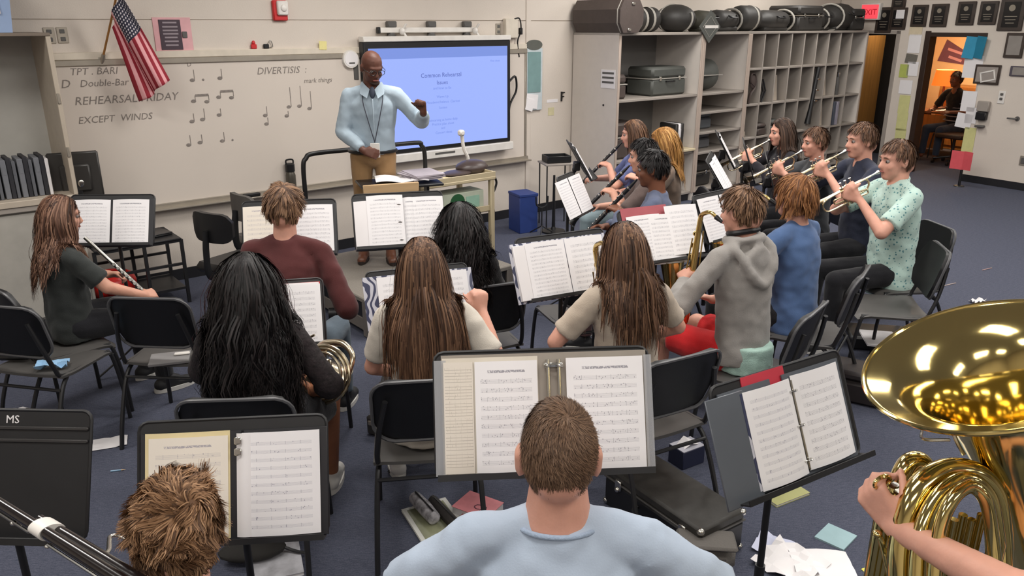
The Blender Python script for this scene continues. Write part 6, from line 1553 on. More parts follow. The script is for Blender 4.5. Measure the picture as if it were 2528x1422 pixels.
# ---- trumpet row
MINT = cloth('mint print shirt', (186, 210, 202), .2)
nt = MINT.node_tree; b = nt.nodes['Principled BSDF']; vo = nt.nodes.new('ShaderNodeTexVoronoi'); vo.inputs['Scale'].default_value = 42
tc = nt.nodes.new('ShaderNodeTexCoord'); nt.links.new(tc.outputs['Object'], vo.inputs['Vector'])
nt.links.new(mixc(nt.nodes, nt.links, mth(nt.nodes, nt.links, 'LESS_THAN', vo.outputs['Distance'], .26), (182, 208, 199), (96, 142, 146)), b.inputs['Base Color'])
PALEB = mat('pale brass', (224, 206, 172), .24, 1.0)
def trumpeter(label, x, y, az, ztop, skin, shirt, hm, hs, tl, pitch=-28, mt=None, hk=None, pants=BLKC, chair_l=None, ex=None, **kw):
    L = nrm((.0, 1, math.tan(math.radians(pitch))))
    # hands come up to the valves, found from the same numbers the body uses
    p0_z = ztop - .119 * hs - .060 * hs
    gx = np.array((0, .17 + kw.get('lean', 4) * .0085, p0_z)) + L * .2
    p = person(label, x, y, az, ztop, skin, shirt, pants, hs=hs, shoes=SNK, arms={'R': dict(h=gx + np.array((.055, -.06, -.05)), pole=(1, -.2, -.75), d=(-.45, .75, .5), n=(-.8, 0, -.3), curl=.9),
        'L': dict(h=gx + np.array((-.06, -.04, -.08)), pole=(-1, -.1, -.9), d=(.4, .8, .35), n=(.9, 0, .2), curl=1.2)}, hpitch=4, **kw)
    brows(p, hm)
    hair(p, hm, **(hk or dict(kind='short', n=1500, K=6, length=.05, w=.003, lift=.2, grav=.1, clump=.4, nc=90, seed=int(x * 100))))
    trumpet(p, p['mouth'] + np.array((0, .004, 0)), L, tl, mt or PALEB)
    if chair_l: chair(x + .07 * math.cos(math.radians(az + 90)) * 0 + .05, y, az, chair_l)
    return p
trumpeter('person with short brown hair in a mint print shirt playing the nearest trumpet', 2.62, 5.2, -96, 1.43, SK_PINK, MINT, H_BRN, 1.14, 'pale trumpet played by the boy in the mint shirt', lean=3, w=1.14, vox=.0095, chair_l='black band chair under the boy in the mint shirt', collar=True, torso_w=1.06, hem=.05)
trumpeter('person with brown hair in a navy tee playing the trumpet, second in the row', 2.66, 5.86, -97, 1.465, SK_PINK, cloth('navy tee', (50, 54, 70)), H_BRN, 1.12, 'pale trumpet played by the boy in navy', lean=3, w=1.05, chair_l='black band chair under the trumpeter in navy')
trumpeter('person with brown hair in a slate top playing the trumpet, third in the row', 2.50, 6.35, -98, 1.37, SK_PINK, cloth('slate tee', (70, 72, 76)), H_BRN, 1.02, 'pale trumpet played by the third of the row', lean=3, chair_l='black band chair under the third trumpeter')
trumpeter('person with long dark hair in a black top playing the trumpet, farthest of the row', 2.43, 6.95, -96, 1.375, SK_PINK, cloth('black purple top', (38, 36, 42)), H_DBR, 1.04, 'pale trumpet played by the girl with long dark hair', lean=3, sleeve='long', chair_l='black band chair under the girl with the trumpet',
    hk=dict(kind='long', n=1300, K=12, length=.34, w=.0042, lift=.1, grav=.55, wave=.006, freq=20, clump=.4, nc=80, back=.7, seed=22))
# ---- clarinet row
def clarinetist(label, x, y, az, ztop, skin, shirt, hm, hs, cl, hk, chair_l, e=(.0, .42, -.46), pants=JEAN, **kw):
    p0 = np.array((0, .17, ztop - .18 * hs)); E_ = np.array(e)
    g1, g2 = p0 + E_ * .38, p0 + E_ * .66
    p = person(label, x, y, az, ztop, skin, shirt, pants, hs=hs, shoes=SNK, hpitch=6, arms={'L': dict(h=g1 + np.array((-.06, -.06, -.03)), pole=(-1, -.2, -.7), d=(.6, .75, .2), n=(.5, .2, -.8), curl=.9),
        'R': dict(h=g2 + np.array((.06, -.06, -.04)), pole=(1, -.2, -.7), d=(-.6, .75, .2), n=(-.5, .2, -.8), curl=.9)}, **kw)
    brows(p, hm); hair(p, hm, **hk)
    if cl: clarinet(p, p['mouth'] + np.array((0, -.003, 0)), p['mouth'] + E_, cl)
    chair(x + .05, y + .01, az, chair_l)
    return p
SHK = dict(kind='short', n=1400, K=6, length=.05, w=.0032, lift=.25, grav=.08, clump=.4, nc=80, seed=31)
TIE = mat('blue violet tie dye', (98, 106, 150), .9, var=.4, vscale=10)
clarinetist('person with brown hair in a blue violet top playing the clarinet, farthest of the row', 1.12, 6.85, -84, 1.37, SK_PINK, TIE, H_BRN, 1.04, 'black clarinet of the girl in the blue violet top', dict(kind='long', n=1300, K=11, length=.28, w=.004, lift=.1, grav=.5, clump=.4, nc=80, back=.8, seed=33), 'black band chair under the farthest clarinetist', pants=cloth('pale denim', (140, 158, 164)))
clarinetist('person with long honey blond hair behind two dark haired clarinetists', 1.30, 6.42, -88, 1.35, SK_PINK, cloth('taupe top', (120, 104, 92)), H_BLD, 1.08, None, dict(kind='long', n=1500, K=12, length=.34, w=.004, lift=.2, grav=.5, wave=.01, freq=26, clump=.4, nc=80, back=.6, seed=34, puff=1.08), 'black band chair under the blond player')
clarinetist('person with short black hair playing the clarinet, second nearest of the row', 1.03, 5.74, -80, 1.36, SK_FAIR, cloth('grey brown top', (96, 82, 78)), H_BLK, 1.06, 'black clarinet of the second nearest player', SHK, 'black band chair under the second nearest clarinetist')
clarinetist('person with short black hair and a slate blue top playing the nearest clarinet', .98, 5.06, -74, 1.38, SK_BRN, cloth('slate blue hoodie', (96, 104, 128)), H_BLK, 1.04, 'black clarinet of the nearest player of the row', dict(SHK, seed=36), 'black band chair under the nearest clarinetist', sleeve='loose', e=(-.02, .40, -.48), pants=cloth('maroon trousers', (84, 58, 60)))
# ---- person in the office
pu_, zt_ = rw(2382, 172, -1.75)
off = rpos(pu_, -1.75)
p = person('person in a dark striped top sitting in the lamplit office', off[0], off[1], -110, 1.42, SK_BRN, BLKC, DKJ, hs=1.05, lean=10, face=True, arms={'R': dict(h=(.2, .38, .8)), 'L': dict(h=(-.2, .38, .8))})
hair(p, H_DBR, **dict(SHK, seed=41, n=900))
for k in range(5):
    one('stripe', mat('grey stripe', (150, 150, 160), .8), lambda q: q.tube([p['hip'] + np.array((.19 * math.cos(a), .13 * math.sin(a) + .03, .10 + .07 * k)) for a in np.linspace(0, 2 * PI, 25)[:-1]], .008, 6, closed=True), parent=p['shirt'])
chair(off[0], off[1], -110, 'dark chair under the person in the office')

# ------------------------------------------------------------------ foreground players
FB = cloth('light blue tee', (176, 190, 208), .10, var=.03)
p = person('person with cropped brown hair in a light blue T shirt, front centre', .10, 1.43, 1, 1.385, SK_PINK, FB, DKJ, lean=5, hs=1.02, w=1.16, vox=.0078, face=False, shoes=SNK, folds=.020, hfwd=.01, neckr=1.16, ear=1.35,
    arms={'R': dict(h=(.30, .30, .74), pole=(1, -.2, -.5)), 'L': dict(h=(-.26, .32, .72), pole=(-1, -.2, -.5))})
hair(p, H_BUZ, kind='short', n=13000, K=4, length=.020, w=.0009, lift=.16, grav=.03, jit=.5, seed=50, clump=.12, nc=1200, puff=.985, swirl=.7, messy=.25, messy_f=38, low=-.2, drop=.014)
one('collar_band', cloth('blue rib knit', (158, 174, 196), .3), lambda q: q.tube([p['N'] + np.array((.090 * math.cos(a), .002 + .080 * math.sin(a), -.016 - .016 * math.sin(a))) for a in np.linspace(0, 2 * PI, 30)[:-1]], .0065, 8, closed=True), parent=p['shirt'], smooth=180)
chair(.10, 1.42, 1, 'black band chair under the boy in the light blue T shirt')
CUR = hair_mat('tousled brown hair', (72, 49, 33), (128, 94, 66), (176, 138, 104))
p = person('person with tousled curly brown hair holding a bassoon at the lower left', -.685, 1.30, 4, 1.275, SK_PINK, cloth('dark teal tee', (60, 74, 84)), DKJ, lean=4, hs=.97, w=1.05, vox=.008, face=False, shoes=SNK,
    arms={'L': dict(h=(-.22, .26, .86), pole=(-1, -.2, -.5), curl=1.0), 'R': dict(h=(.20, .2, .66), pole=(1, -.3, -.5), curl=1.0)})
hair(p, CUR, kind='short', n=7500, K=9, length=.042, w=.0014, lift=.14, grav=.06, jit=.5, seed=51, clump=.6, nc=230, curlr=.009, freq=95, puff=1.05, messy=.85, messy_f=50, swirl=.5)
chair(-.685, 1.28, 4, 'black band chair under the boy with the bassoon')
# bassoon
t = held(p, 'bassoon', 'dark bassoon with silver keys slanting across the lower left corner', 'bassoon')
RzI = np.array(Matrix.Rotation(-p['rz'], 4, 'Z'))[:3, :3]
def loc_(w_): return RzI @ (np.asarray(w_) - np.array(p['loc']))
A0 = loc_(at_y(-60, 1205, 1.50)); A1 = loc_(at_y(370, 1478, 1.16)); ax = A1 - A0; Lb = np.linalg.norm(ax); ax /= Lb
sdv = nrm(np.cross(ax, (0, -.35, -1))); upv = nrm(np.cross(sdv, ax)); 
BSN = mat('near black maple', (26, 20, 20), .2, coat=.4)
g = lambda s, a=0., b=0.: A0 + ax * s * Lb + sdv * a + upv * b
SG = 1 if (sdv[2] > 0) else -1
one('long_joint', BSN, lambda q: q.tube([g(-.3, .0, 0), g(0, 0, 0), g(.4), g(1.0), g(1.5)], [.0105, .011, .012, .013, .014], 18), parent=t)
one('wing_joint', BSN, lambda q: q.tube([g(.34, -.026 * SG, .004), g(.5, -.027 * SG, .004), g(1.0, -.028 * SG, .004), g(1.5, -.028 * SG, .004)], [.011, .013, .014, .014], 18), parent=t)
one('ivory_ring', WHP, lambda q: q.tube([g(.39, -.012 * SG, .002), g(.455, -.012 * SG, .002)], [.0275, .028], 20, flat=.62, up=upv), parent=t)
one('silver_band', SILV, lambda q: q.tube([g(.06), g(.085)], [.0125, .0125], 16), parent=t)
for a_, b_, s0, s1 in ((.008, .014, .02, .38), (-.007, .016, -.1, .36), (-.02, .019, .46, 1.3), (-.008, .018, .5, 1.3), (.011, .012, .5, 1.3), (-.037, .012, .5, 1.2)):
    one('key_rod', SILV, lambda q: q.tube([g(s0, a_ * SG, b_), g(s1, a_ * SG, b_)], .003, 7), parent=t)
for s, a_, b_, r in ((.10, -.010, .018, .0135), (.28, .01, .024, .008), (.3, -.01, .026, .007), (.56, -.03, .03, .011), (.62, -.06, .02, .009), (.70, -.014, .03, .012), (.78, -.05, .028, .010), (.86, -.02, .031, .012), (.94, .01, .024, .010), (.5, .016, .022, .007)):
    k_ = one('key', SILV, lambda q: q.ell(g(s, a_ * SG * .66, b_ * .68), (r * .85, r * .85, r * .6)), parent=t, smooth=180)
for s in (.33, .53, .68, .8): one('post', SILV, lambda q: q.tube([g(s, -.02 * SG, .008), g(s, -.02 * SG, .024)], .003, 6), parent=t)
bo = [g(.62, -.045 * SG, .03), g(.55, -.1 * SG, .045), g(.47, -.135 * SG, .05), g(.44, -.15 * SG, .05), g(.46, -.165 * SG, .05), g(.6, -.17 * SG, .055), g(.72, -.16 * SG, .06)]
one('bocal', SILV, lambda q: q.tube(catmull(bo, 7), np.linspace(.0055, .0035, 43), 10), parent=t)
# ------------------------------------------------------------------ tuba and its player at the right edge
TUB = mat('polished yellow brass', (230, 208, 138), .10, 1.0, var=.02, vscale=3)
bc, bn = np.array((.942, 1.425, 1.518)), nrm((-.394, -.021, .919))
t = thing('tuba', 'large polished brass tuba, bell up, cut by the right edge of the frame', 'tuba', (bc[0], bc[1], 0), 0)
e1 = nrm(np.cross(bn, (0, 1, 0))); e2 = np.cross(bn, e1); O_ = np.array((bc[0], bc[1], 0))
MBl = frame(bc - O_, e1, e2, bn)
prof = [(.232, .002), (.2345, -.003), (.232, -.008), (.222, -.008), (.196, -.016), (.166, -.034), (.136, -.064), (.112, -.104), (.094, -.155), (.080, -.215), (.069, -.29), (.060, -.38), (.052, -.50), (.046, -.60)]
inner = [(.046, -.60), (.058, -.38), (.067, -.29), (.078, -.215), (.092, -.155), (.110, -.104), (.134, -.063), (.164, -.032), (.194, -.0135), (.222, -.0055), (.228, -.0015), (.232, .002)]
one('bell', TUB, lambda q: (q.lathe(prof, 72, M=MBl), q.lathe(inner[::-1], 72, M=MBl)), parent=t, smooth=60)
one('rim_wire', TUB, lambda q: q.tube([(.232 * math.cos(a), .232 * math.sin(a), -.001) for a in np.linspace(0, 2 * PI, 73)[:-1]], .0045, 8, closed=True, M=MBl), parent=t)
def P3(px, py, zc):
    r = ray(px, py); return O3 + r * zc - O_
def pix(pts): return catmull([P3(*a) for a in pts], 7)
stem_end = (bc - bn * .60) - O_
low = lambda p, z=.72: np.array((p[0], p[1], z))
cA = pix([(2228, 1520, 1.56), (2226, 1345, 1.56), (2258, 1225, 1.56), (2322, 1168, 1.57), (2398, 1168, 1.58), (2448, 1218, 1.59), (2466, 1330, 1.59), (2468, 1520, 1.58)])
one('outer_bow', TUB, lambda q: q.tube(np.concatenate([[low(cA[0])], cA, [low(cA[-1])]]), .026, 18), parent=t)
cB = pix([(2300, 1520, 1.47), (2316, 1330, 1.47), (2348, 1238, 1.47), (2394, 1202, 1.48), (2434, 1238, 1.48), (2450, 1330, 1.49), (2458, 1410, 1.49)])
one('inner_bow', TUB, lambda q: q.tube(np.concatenate([[low(cB[0], .78)], cB]), .0125, 14), parent=t)
one('ferrule', TUB, lambda q: q.tube([cB[-3], cB[-1]], .0155, 14), parent=t)
one('bow_slide', TUB, lambda q: q.tube([cB[-1], low(cB[-1], .8)], .0115, 12), parent=t)
cC = pix([(2205, 1520, 1.66), (2206, 1330, 1.66), (2216, 1210, 1.66), (2240, 1148, 1.66), (2272, 1140, 1.67), (2292, 1180, 1.68), (2300, 1300, 1.68), (2300, 1520, 1.68)])
one('back_bow', TUB, lambda q: q.tube(np.concatenate([[low(cC[0])], cC, [low(cC[-1])]]), .021, 16), parent=t)
cD = pix([(2262, 1520, 1.50), (2272, 1330, 1.51), (2318, 1226, 1.52), (2385, 1184, 1.53), (2440, 1228, 1.54), (2462, 1340, 1.54)])
one('middle_bow', TUB, lambda q: q.tube(np.concatenate([[low(cD[0])], cD, [low(cD[-1])]]), .0165, 14), parent=t)
for i, x in enumerate((2334, 2356, 2378, 2400, 2424)):
    a_ = P3(x, 1270 + 12 * (i % 2), 1.56 + .01 * (i % 3)); one('valve_slide', TUB, lambda q: q.tube([a_, a_ * .5 + low(a_, .9) * .5, low(a_, .86)], .0085, 10), parent=t)
for i in range(4):
    a_ = P3(2184 + 12 * i, 1238 + 16 * i, 1.62); v = one('valve', TUB, lambda q: (q.tube([a_ + (0, 0, .03), low(a_, .95)], .0155, 14)), parent=t)
    one('finger_button', SILV, lambda q: (q.tube([a_ + (0, 0, .03), a_ + (0, 0, .052)], .004, 8), q.tube([a_ + (0, 0, .052), a_ + (0, 0, .057)], .0105, 12)), parent=v)
a_ = P3(2178, 1190, 1.585)
one('thumb_ring', TUB, lambda q: q.tube([a_ + np.array((.019 * math.cos(t_), .008 * math.cos(t_), .013 * math.sin(t_))) for t_ in np.linspace(0, 2 * PI, 18)[:-1]], .0045, 7, closed=True), parent=t)
one('brace_rod', SILV, lambda q: (q.tube(pix([(2276, 1062, 1.58), (2280, 1084, 1.58), (2345, 1086, 1.58)]), .003, 7), q.tube(pix([(2352, 1066, 1.57), (2366, 1098, 1.57), (2380, 1122, 1.57)]), .004, 7)), parent=t)
one('lever_rod', TUB, lambda q: q.tube(pix([(2166, 1312, 1.6), (2180, 1350, 1.6), (2200, 1440, 1.6)]), .0065, 9), parent=t)
one('water_key', TUB, lambda q: (q.ell(P3(2166, 1318, 1.59), (.010, .010, .008)), q.tube(pix([(2166, 1318, 1.59), (2178, 1336, 1.58), (2186, 1352, 1.58)]), .003, 6)), parent=t)
bow_b = catmull([low(stem_end, stem_end[2]), stem_end - bn * .15, stem_end + np.array((.05, .02, -.34)), (stem_end + low(cA[-1], .66)) / 2 + np.array((.05, 0, -.36)), low(cA[-1], .64), low(cA[-1], .72)], 7)
one('bottom_bow', TUB, lambda q: q.tube(bow_b, np.linspace(.046, .027, len(bow_b)), 18), parent=t)
bow_c = catmull([low(cA[0], .72), low(cA[0], .62), (low(cA[0], .58) + low(cC[0], .58)) / 2, low(cC[0], .62), low(cC[0], .72)], 5)
one('small_bow', TUB, lambda q: q.tube(bow_c, .024, 14), parent=t)
# the player sits just outside the frame; the left forearm and hand reach in
px_, py_ = 1.27, .93
az_ = -20
W2 = lambda w_: np.array(Matrix.Rotation(math.radians(az_), 4, 'Z'))[:3, :3] @ (np.asarray(w_) - np.array((px_, py_, 0)))
wr_ = W2(O3 + ray(2212, 1302) * 1.575); el_ = W2(O3 + ray(2505, 1462) * 1.32); hk_ = W2(O3 + ray(2150, 1215) * 1.60); tub_ = W2(O3 + ray(2262, 1235) * 1.62)
p = person('person at the right frame edge, only a bare forearm and hand around the tuba showing', px_, py_, az_, 1.66, SK_PINK, cloth('grey tee', (120, 122, 126)), DKJ, seat=.62, hs=1.0, w=1.02, vox=.0066, lean=2, shoes=SNK,
    arms={'L': dict(h=wr_, e=el_, d=hk_ - wr_, n=tub_ - hk_ + np.array((0, .02, 0)), curl=1.15), 'R': dict(h=W2((1.12, 1.28, 1.0)), pole=(1, -.3, -.5))},
    legs={'R': ((.09, 0, .66), (.20, .40, .64), (.20, .42, .085)), 'L': ((-.09, 0, .66), (-.24, .36, .64), (-.24, .38, .085))})
brows(p, H_BRN); hair(p, H_BRN, **dict(SHK, seed=61))
st_ = thing('player_stool', 'grey stool under the tuba player outside the frame', 'stool', (px_, py_, 0), -math.radians(az_))
one('seat', SEATM, lambda q: q.cyl((0, 0, .56), (0, 0, .61), .19, .19, 24), parent=st_)
for a in (.78, 2.36, 3.93, 5.5): one('leg', BLKM, lambda q: q.cyl((.13 * math.cos(a), .13 * math.sin(a), .57), (.2 * math.cos(a), .2 * math.sin(a), 0), .013, n=8), parent=st_)

# ------------------------------------------------------------------ office style chairs near the whiteboard
def swivel(px, py, Y, az, label, bm, sc=1.0):
    c = at_y(px, py, Y)
    t = thing('swivel_chair', label, 'chair', (c[0], c[1], 0), -math.radians(az)); zb = c[2]
    def back(q):
        n = 12; G = np.zeros((n, 7, 3))
        for i, x in enumerate(np.linspace(-.2, .2, n)):
            e = max(0, (abs(x) - .1) / .1); hh = .105 * math.sqrt(max(1 - .75 * e ** 2.6, .05))
            for j, v in enumerate(np.linspace(-1, 1, 7)): G[i, j] = (x, -.02 - .05 * (x / .2) ** 2 * -1 + 0, zb + v * hh)
        q.sheet(G, .035)
    one('backrest', bm, back, parent=t, smooth=70)
    one('back_post', BLK, lambda q: q.tube(catmull([(0, -.03, zb - .02), (0, -.05, .62), (0, -.04, .45), (0, .1, .42)], 5), .028, 8, flat=.5), parent=t)
    one('seat', bm, lambda q: q.box((0, .22, .47), (.46, .44, .08), bev=.035), parent=t)
    one('column', BLK, lambda q: q.cyl((0, .22, .1), (0, .22, .44), .028, n=12), parent=t)
    for k in range(5):
        a = k * 2 * PI / 5 + .3
        one('leg', BLK, lambda q: q.cyl((0, .22, .12), (.28 * math.cos(a), .22 + .28 * math.sin(a), .075), .02, .014, n=8), parent=t)
        one('caster', BLK, lambda q: q.cyl((.28 * math.cos(a) - .014, .22 + .28 * math.sin(a), .031), (.28 * math.cos(a) + .014, .22 + .28 * math.sin(a), .031), .03, n=10), parent=t)
swivel(516, 562, 5.35, 30, 'black swivel chair with a rounded low back left of the maroon shirt', BLK)
swivel(590, 512, 6.1, 45, 'grey swivel chair near the whiteboard behind the maroon shirt', mat('grey upholstery', (92, 88, 84), .9, bump=.3, bscale=250))
chair(.42, 4.62, -20, 'empty black band chair behind the thick zebra binder, only its seat showing')
# ------------------------------------------------------------------ things on the floor and on the empty seats
def fl(px, py, z=0.0): a = at_z(px, py, z); return (a[0], a[1], z)
# big black case between the two front stands
k0, k1 = np.array((.754, 2.725)), np.array((.444, 3.19)); ax2 = k0 - k1; rzc = math.atan2(ax2[1], ax2[0])
cn = (k0 + k1) / 2 + np.array((.112, .06))
t = thing('instrument_case', 'large black instrument case with silver corners on the floor at centre right', 'case', (cn[0], cn[1], 0), rzc)
CSB = mat('scuffed black vinyl', (50, 48, 45), .5, var=.2, vscale=20, bump=.1)
one('lower_shell', mat('black case side', (22, 22, 26), .45), lambda q: q.box((0, 0, .075), (.60, .27, .15), bev=.012), parent=t)
one('lid', CSB, lambda q: q.box((0, 0, .180), (.60, .27, .05), bev=.012), parent=t)
one('seam_strip', mat('grey edging', (78, 76, 74), .4), lambda q: q.box((0, 0, .153), (.606, .276, .008), bev=.002), parent=t)
for x in (-.29, .29):
    for y in (-.125, .125):
        for z in (.02, .19): one('corner_cap', SILV, lambda q: q.ell((x, y, z), (.018, .018, .016), nu=10, nv=6), parent=t)
for x in (-.2, .2): one('latch', SILV, lambda q: (q.box((x, -.138, .15), (.04, .012, .05), bev=.004), q.ell((x, -.145, .13), (.014, .01, .012))), parent=t)
one('handle', BLK, lambda q: q.tube(catmull([(-.07, -.135, .11), (-.06, -.165, .1), (.06, -.165, .1), (.07, -.135, .11)]), .009, 7), parent=t)
a = fl(1693, 1140)
t = thing('tissue_box', 'small navy and white tissue box on the floor behind the slate binder', 'box', a, .55)
one('carton', mat('navy print card', (38, 42, 66), .5), lambda q: q.box((0, 0, .05), (.15, .11, .10), bev=.003), parent=t)
one('top_panel', mat('pale grey card', (176, 176, 186), .6), lambda q: q.box((0, 0, .101), (.146, .106, .003)), parent=t)
one('tissue', PAPER, lambda q: q.sheet([[(x, y, .10 + .03 * (1 - abs(x) / .05) + .008 * math.sin(50 * y + 40 * x)) for y in np.linspace(-.03, .03, 6)] for x in np.linspace(-.05, .05, 7)], .002), parent=t)
a = fl(1735, 1400)
t = thing('grey_bag', 'folded grey cloth bag on the floor below the black case', 'bag', (a[0], a[1], 0), -.1)
GBG = mat('grey bag cloth', (96, 92, 88), .9, bump=.3, bscale=120)
one('body', GBG, lambda q: q.box((0, 0, .075), (.24, .16, .15), bev=.045), parent=t); one('flap', GBG, lambda q: q.box((0, -.03, .155), (.235, .13, .02), bev=.009), parent=t)
# books and pencil case under the chair at centre
def book(px, py, w, h, th, rz, m_, label, z=0.0, name='book', cat='book', extra=None):
    a = fl(px, py, z)
    t = thing(name, label, cat, (a[0], a[1], z), rz)
    one('pages', PAPER, lambda q: q.box((0, 0, th / 2), (w - .006, h - .006, th - .003)), parent=t)
    for s, zz in ((0, .0012), (1, th - .0012)): one('cover', m_, lambda q: q.box((0, 0, zz), (w, h, .0024)), parent=t)
    if extra: extra(t, th)
    return t
GMG = mat('olive magazine print', (128, 130, 104), .4, var=.35, vscale=10)
book(1075, 1290, .30, .22, .012, -1.1, mat('white magazine border', (214, 214, 208), .4), 'white bordered magazine under the zebra pencil case', extra=lambda t, th: one('picture', GMG, lambda q: q.box((0, 0, th + .0004), (.26, .18, .001)), parent=t))
PKB = mat('pink book print', (206, 128, 134), .45, var=.12, vscale=16)
def _pk(t, th): 
    for k in (1,): text('cover_lettering', 'CA', .055, mat('dark plum print', (90, 44, 60), .5), t, np.array(Matrix.Translation((-.05 + .04 * k, .02 - .055 * k, th + .0008))), ext=.0005)
book(1180, 1268, .19, .15, .05, -.55, PKB, 'thick pink book on the floor under the large central stand', extra=_pk)
book(1170, 1300, .15, .10, .03, -.5, mat('dusty red cover', (156, 74, 76), .5), 'small dusty red book leaning before the pink one')
a = fl(1048, 1268, .014)
t = thing('pencil_case', 'zebra print pencil case lying on the magazine', 'pencil case', a, -1.0)
one('body', mat('zebra cloth', (150, 148, 152), .6, var=.75, vscale=30), lambda q: q.tube([(-.11, 0, .032), (-.1, 0, .032), (0, 0, .034), (.1, 0, .032), (.11, 0, .032)], [.012, .03, .034, .03, .012], 12), parent=t)
one('zip', BLK, lambda q: q.cyl((-.09, 0, .067), (.09, 0, .067), .004, n=6), parent=t)
a = fl(1098, 1275, .014)
t = thing('dark_pouch', 'dark folded pouch between the zebra case and the red book', 'pouch', (a[0], a[1], .0), -1.0)
one('body', mat('charcoal cloth', (50, 46, 44), .8, bump=.2), lambda q: q.box((0, 0, .03), (.28, .05, .06), bev=.02), parent=t); one('zip', BLK, lambda q: q.box((0, 0, .061), (.2, .008, .004)), parent=t)
# loose sheets
def crumple(name, px, py, w, h, rz, m_, label, amp=.012, seed=0, z=.0):
    r_ = np.random.default_rng(seed); a = fl(px, py, z); n = 7
    Z = r_.random((n, n)) * amp
    return one(name, m_, lambda q: q.sheet([[((i / (n - 1) - .5) * w, (j / (n - 1) - .5) * h, Z[i, j] + .002) for j in range(n)] for i in range(n)], .001), label, 'paper', loc=(a[0], a[1], z), rot=(0, 0, rz), smooth=20)
crumple('loose_sheet', 272, 1095, .17, .12, .4, PAPER, 'white sheet on the carpet between the two left stands', .01, 1)
crumple('loose_sheet', 2030, 1395, .24, .19, -.1, PAPER, 'topmost large white sheet at the lower right', .012, 2, .02)
crumple('loose_sheet', 1950, 1400, .22, .24, .7, PAPER, 'crumpled white sheet beside the stand pole at the lower right', .05, 3)
crumple('loose_sheet', 1912, 1352, .15, .16, 1.0, mat('lilac paper', (200, 204, 226), .7), 'pale lilac sheet under the white ones at the lower right', .02, 4)
book(2063, 1327, .14, .13, .008, .78, mat('pale teal cover', (150, 180, 186), .5), 'pale teal booklet on the carpet left of the tuba player hand', name='booklet', cat='booklet')
crumple('yellow_note', 2146, 1410, .05, .04, .4, mat('yellow note', (214, 208, 92), .7), 'small yellow note under the tuba player arm', .004, 5)
book(1935, 1222, .22, .12, .014, .5, mat('olive notebook', (166, 166, 112), .5), 'olive notebook on the carpet behind the stand pole at the right', name='notebook', cat='notebook')
crumple('loose_sheet', 1880, 1205, .2, .1, .4, PAPER, 'white paper beside the olive notebook', .02, 6)
book(680, 1385, .21, .27, .018, .35, mat('white grey print', (200, 200, 206), .4, var=.35, vscale=14), 'white and grey notebook on the floor under the front left stand', name='notebook', cat='notebook')
a = fl(625, 1372, .02)
t = thing('black_pouch', 'black cloth pouch lying on the notebook under the front left stand', 'pouch', (a[0], a[1], .02), .2)
one('body', mat('soft black cloth', (40, 38, 36), .85, bump=.25), lambda q: q.ell((0, 0, .03), (.14, .07, .035)), parent=t); one('strap', BLK, lambda q: q.tube(catmull([(.12, 0, .03), (.17, -.02, .015), (.22, -.04, .01)]), .007, 6), parent=t)
# left: pouch with tissues, book, pencils
a = fl(40, 1062)
t = thing('grey_pouch', 'grey pouch with white tissues behind the bare stand at the left', 'pouch', a, .1)
one('body', mat('grey green cloth', (106, 102, 94), .85, bump=.3), lambda q: q.ell((0, 0, .05), (.20, .12, .055)), parent=t)
one('tissue', PAPER, lambda q: q.sheet([[(x - .0, y + .02, .10 + .03 * math.sin(40 * x) * math.cos(33 * y)) for y in np.linspace(-.05, .05, 7)] for x in np.linspace(-.06, .06, 8)], .002), parent=t)
book(138, 1050, .12, .15, .02, .9, mat('stone cover', (150, 146, 136), .6), 'stone grey book beside the grey pouch on the left')
def pencil(px, py, rz, m_, label, L=.14):
    a = fl(px, py)
    t = thing('pencil', label, 'pencil', (a[0], a[1], .0045), rz)
    one('barrel', m_, lambda q: q.cyl((-L / 2, 0, 0), (L / 2 - .02, 0, 0), .004, n=6), parent=t); one('tip', mat('pencil wood', (214, 180, 140), .6), lambda q: q.cyl((L / 2 - .02, 0, 0), (L / 2, 0, 0), .004, .0008, n=6), parent=t)
pencil(292, 1163, .25, mat('pale blue pencil', (130, 170, 200), .4), 'pale blue pencil on the carpet right of the bare stand', .07)
pencil(2345, 703, .5, mat('pale pencil', (196, 178, 172), .4), 'pale pencil on the carpet above the tuba, left one', .17)
pencil(2437, 665, .5, mat('pinkish pencil', (196, 160, 156), .4), 'pinkish pencil on the carpet above the tuba, right one', .15)
crumple('paper_scrap', 2412, 746, .13, .06, .4, PAPER, 'white paper scrap just beyond the tuba rim', .03, 8)
crumple('blue_tissue', 130, 905, .15, .09, .3, mat('blue tissue', (140, 180, 214), .8), 'pale blue tissue on the seat of the empty left chair', .03, 9, .453)
a = at_z(40, 885, .455)
t = thing('pencil_pouch', 'black scribbled pencil pouch on the seat of the empty left chair', 'pouch', (a[0], a[1], .453), .1)
one('body', BLK, lambda q: q.box((0, 0, .015), (.16, .06, .03), bev=.012), parent=t); one('zip', SILV, lambda q: q.box((0, 0, .031), (.12, .006, .003)), parent=t)
a = at_z(420, 888, .455)
t = thing('grey_notebook', 'grey notebook with a white clip on the second empty chair', 'notebook', (a[0], a[1], .454), .3)
one('cover', mat('soft grey cover', (126, 124, 124), .6), lambda q: q.box((0, 0, .008), (.2, .15, .016), bev=.003), parent=t); one('clip', WHP, lambda q: q.box((.06, .02, .021), (.08, .03, .012), bev=.005), parent=t)
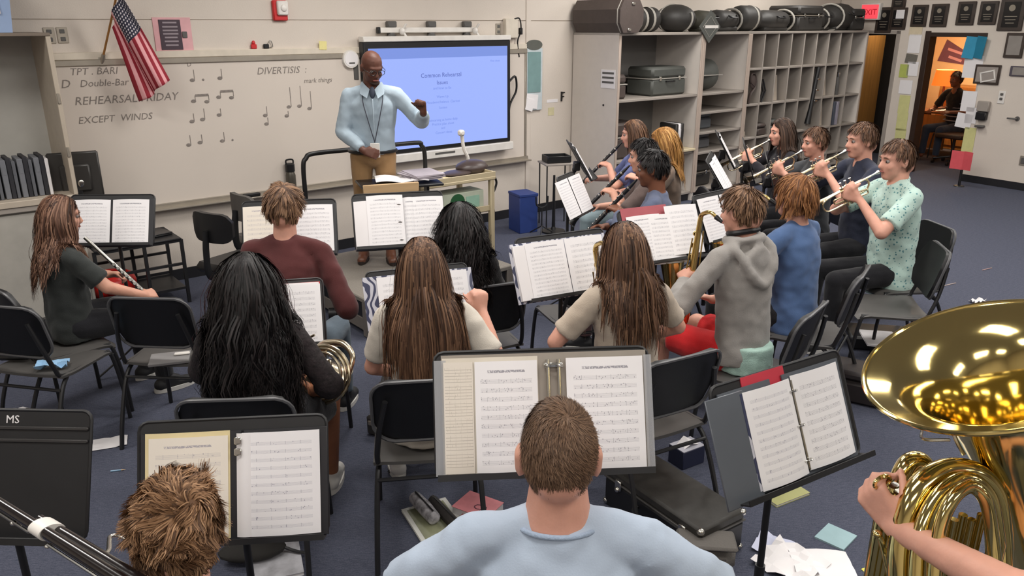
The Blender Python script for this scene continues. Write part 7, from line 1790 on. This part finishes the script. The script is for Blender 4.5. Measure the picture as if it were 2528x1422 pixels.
# cases by the right row and a pouch near the middle
a = fl(2140, 1005)
t = thing('floor_case', 'dark brown instrument case on the floor left of the tuba bell', 'case', (a[0] + .05, a[1] + .1, 0), -.55)
one('lower_shell', mat('dark brown vinyl', (40, 34, 34), .5), lambda q: q.box((0, 0, .07), (.62, .24, .14), bev=.02), parent=t); one('lid', mat('dark brown lid', (46, 40, 40), .5), lambda q: q.box((0, 0, .172), (.62, .24, .06), bev=.02), parent=t)
one('latch', SILV, lambda q: q.box((-.15, -.124, .14), (.035, .01, .04), bev=.003), parent=t)
book(2172, 838, .22, .28, .012, -.2, PAPER, 'white booklet on a dark case beyond the tuba bell', z=.10, name='booklet', cat='booklet')
a = fl(2178, 850)
t = thing('floor_case', 'dark case under the white booklet beyond the tuba bell', 'case', (a[0], a[1], 0), -.2)
one('lower_shell', BLK, lambda q: q.box((0, 0, .05), (.5, .3, .098), bev=.015), parent=t); one('handle', BLK, lambda q: q.tube(catmull([(-.06, -.15, .05), (-.05, -.18, .05), (.05, -.18, .05), (.06, -.15, .05)]), .008, 6), parent=t)
a = fl(945, 1055)
t = thing('reed_case', 'small upright dark case on the floor left of the central chair', 'case', (a[0], a[1], 0), 1.2)
one('shell', mat('grey black vinyl', (52, 50, 48), .5), lambda q: q.box((0, 0, .06), (.22, .08, .12), bev=.015), parent=t); one('latch', ALU, lambda q: q.box((-.1, -.0, .08), (.03, .05, .03), bev=.005), parent=t)
a = fl(150, 722)
t = thing('wire_basket', 'small dark wire basket on the floor behind the girl with the flute', 'basket', (*fpos(.05, .95), 0), FROT)
for z in (.01, .09, .17): one('hoop', BLKM, lambda q: q.tube([(.13 * math.cos(b_), .1 * math.sin(b_), z) for b_ in np.linspace(0, 2 * PI, 21)[:-1]], .005, 6, closed=True), parent=t)
for k in range(10):
    b_ = 2 * PI * k / 10; one('wire', BLKM, lambda q: q.cyl((.13 * math.cos(b_), .1 * math.sin(b_), .0), (.13 * math.cos(b_), .1 * math.sin(b_), .17), .004, n=5), parent=t)
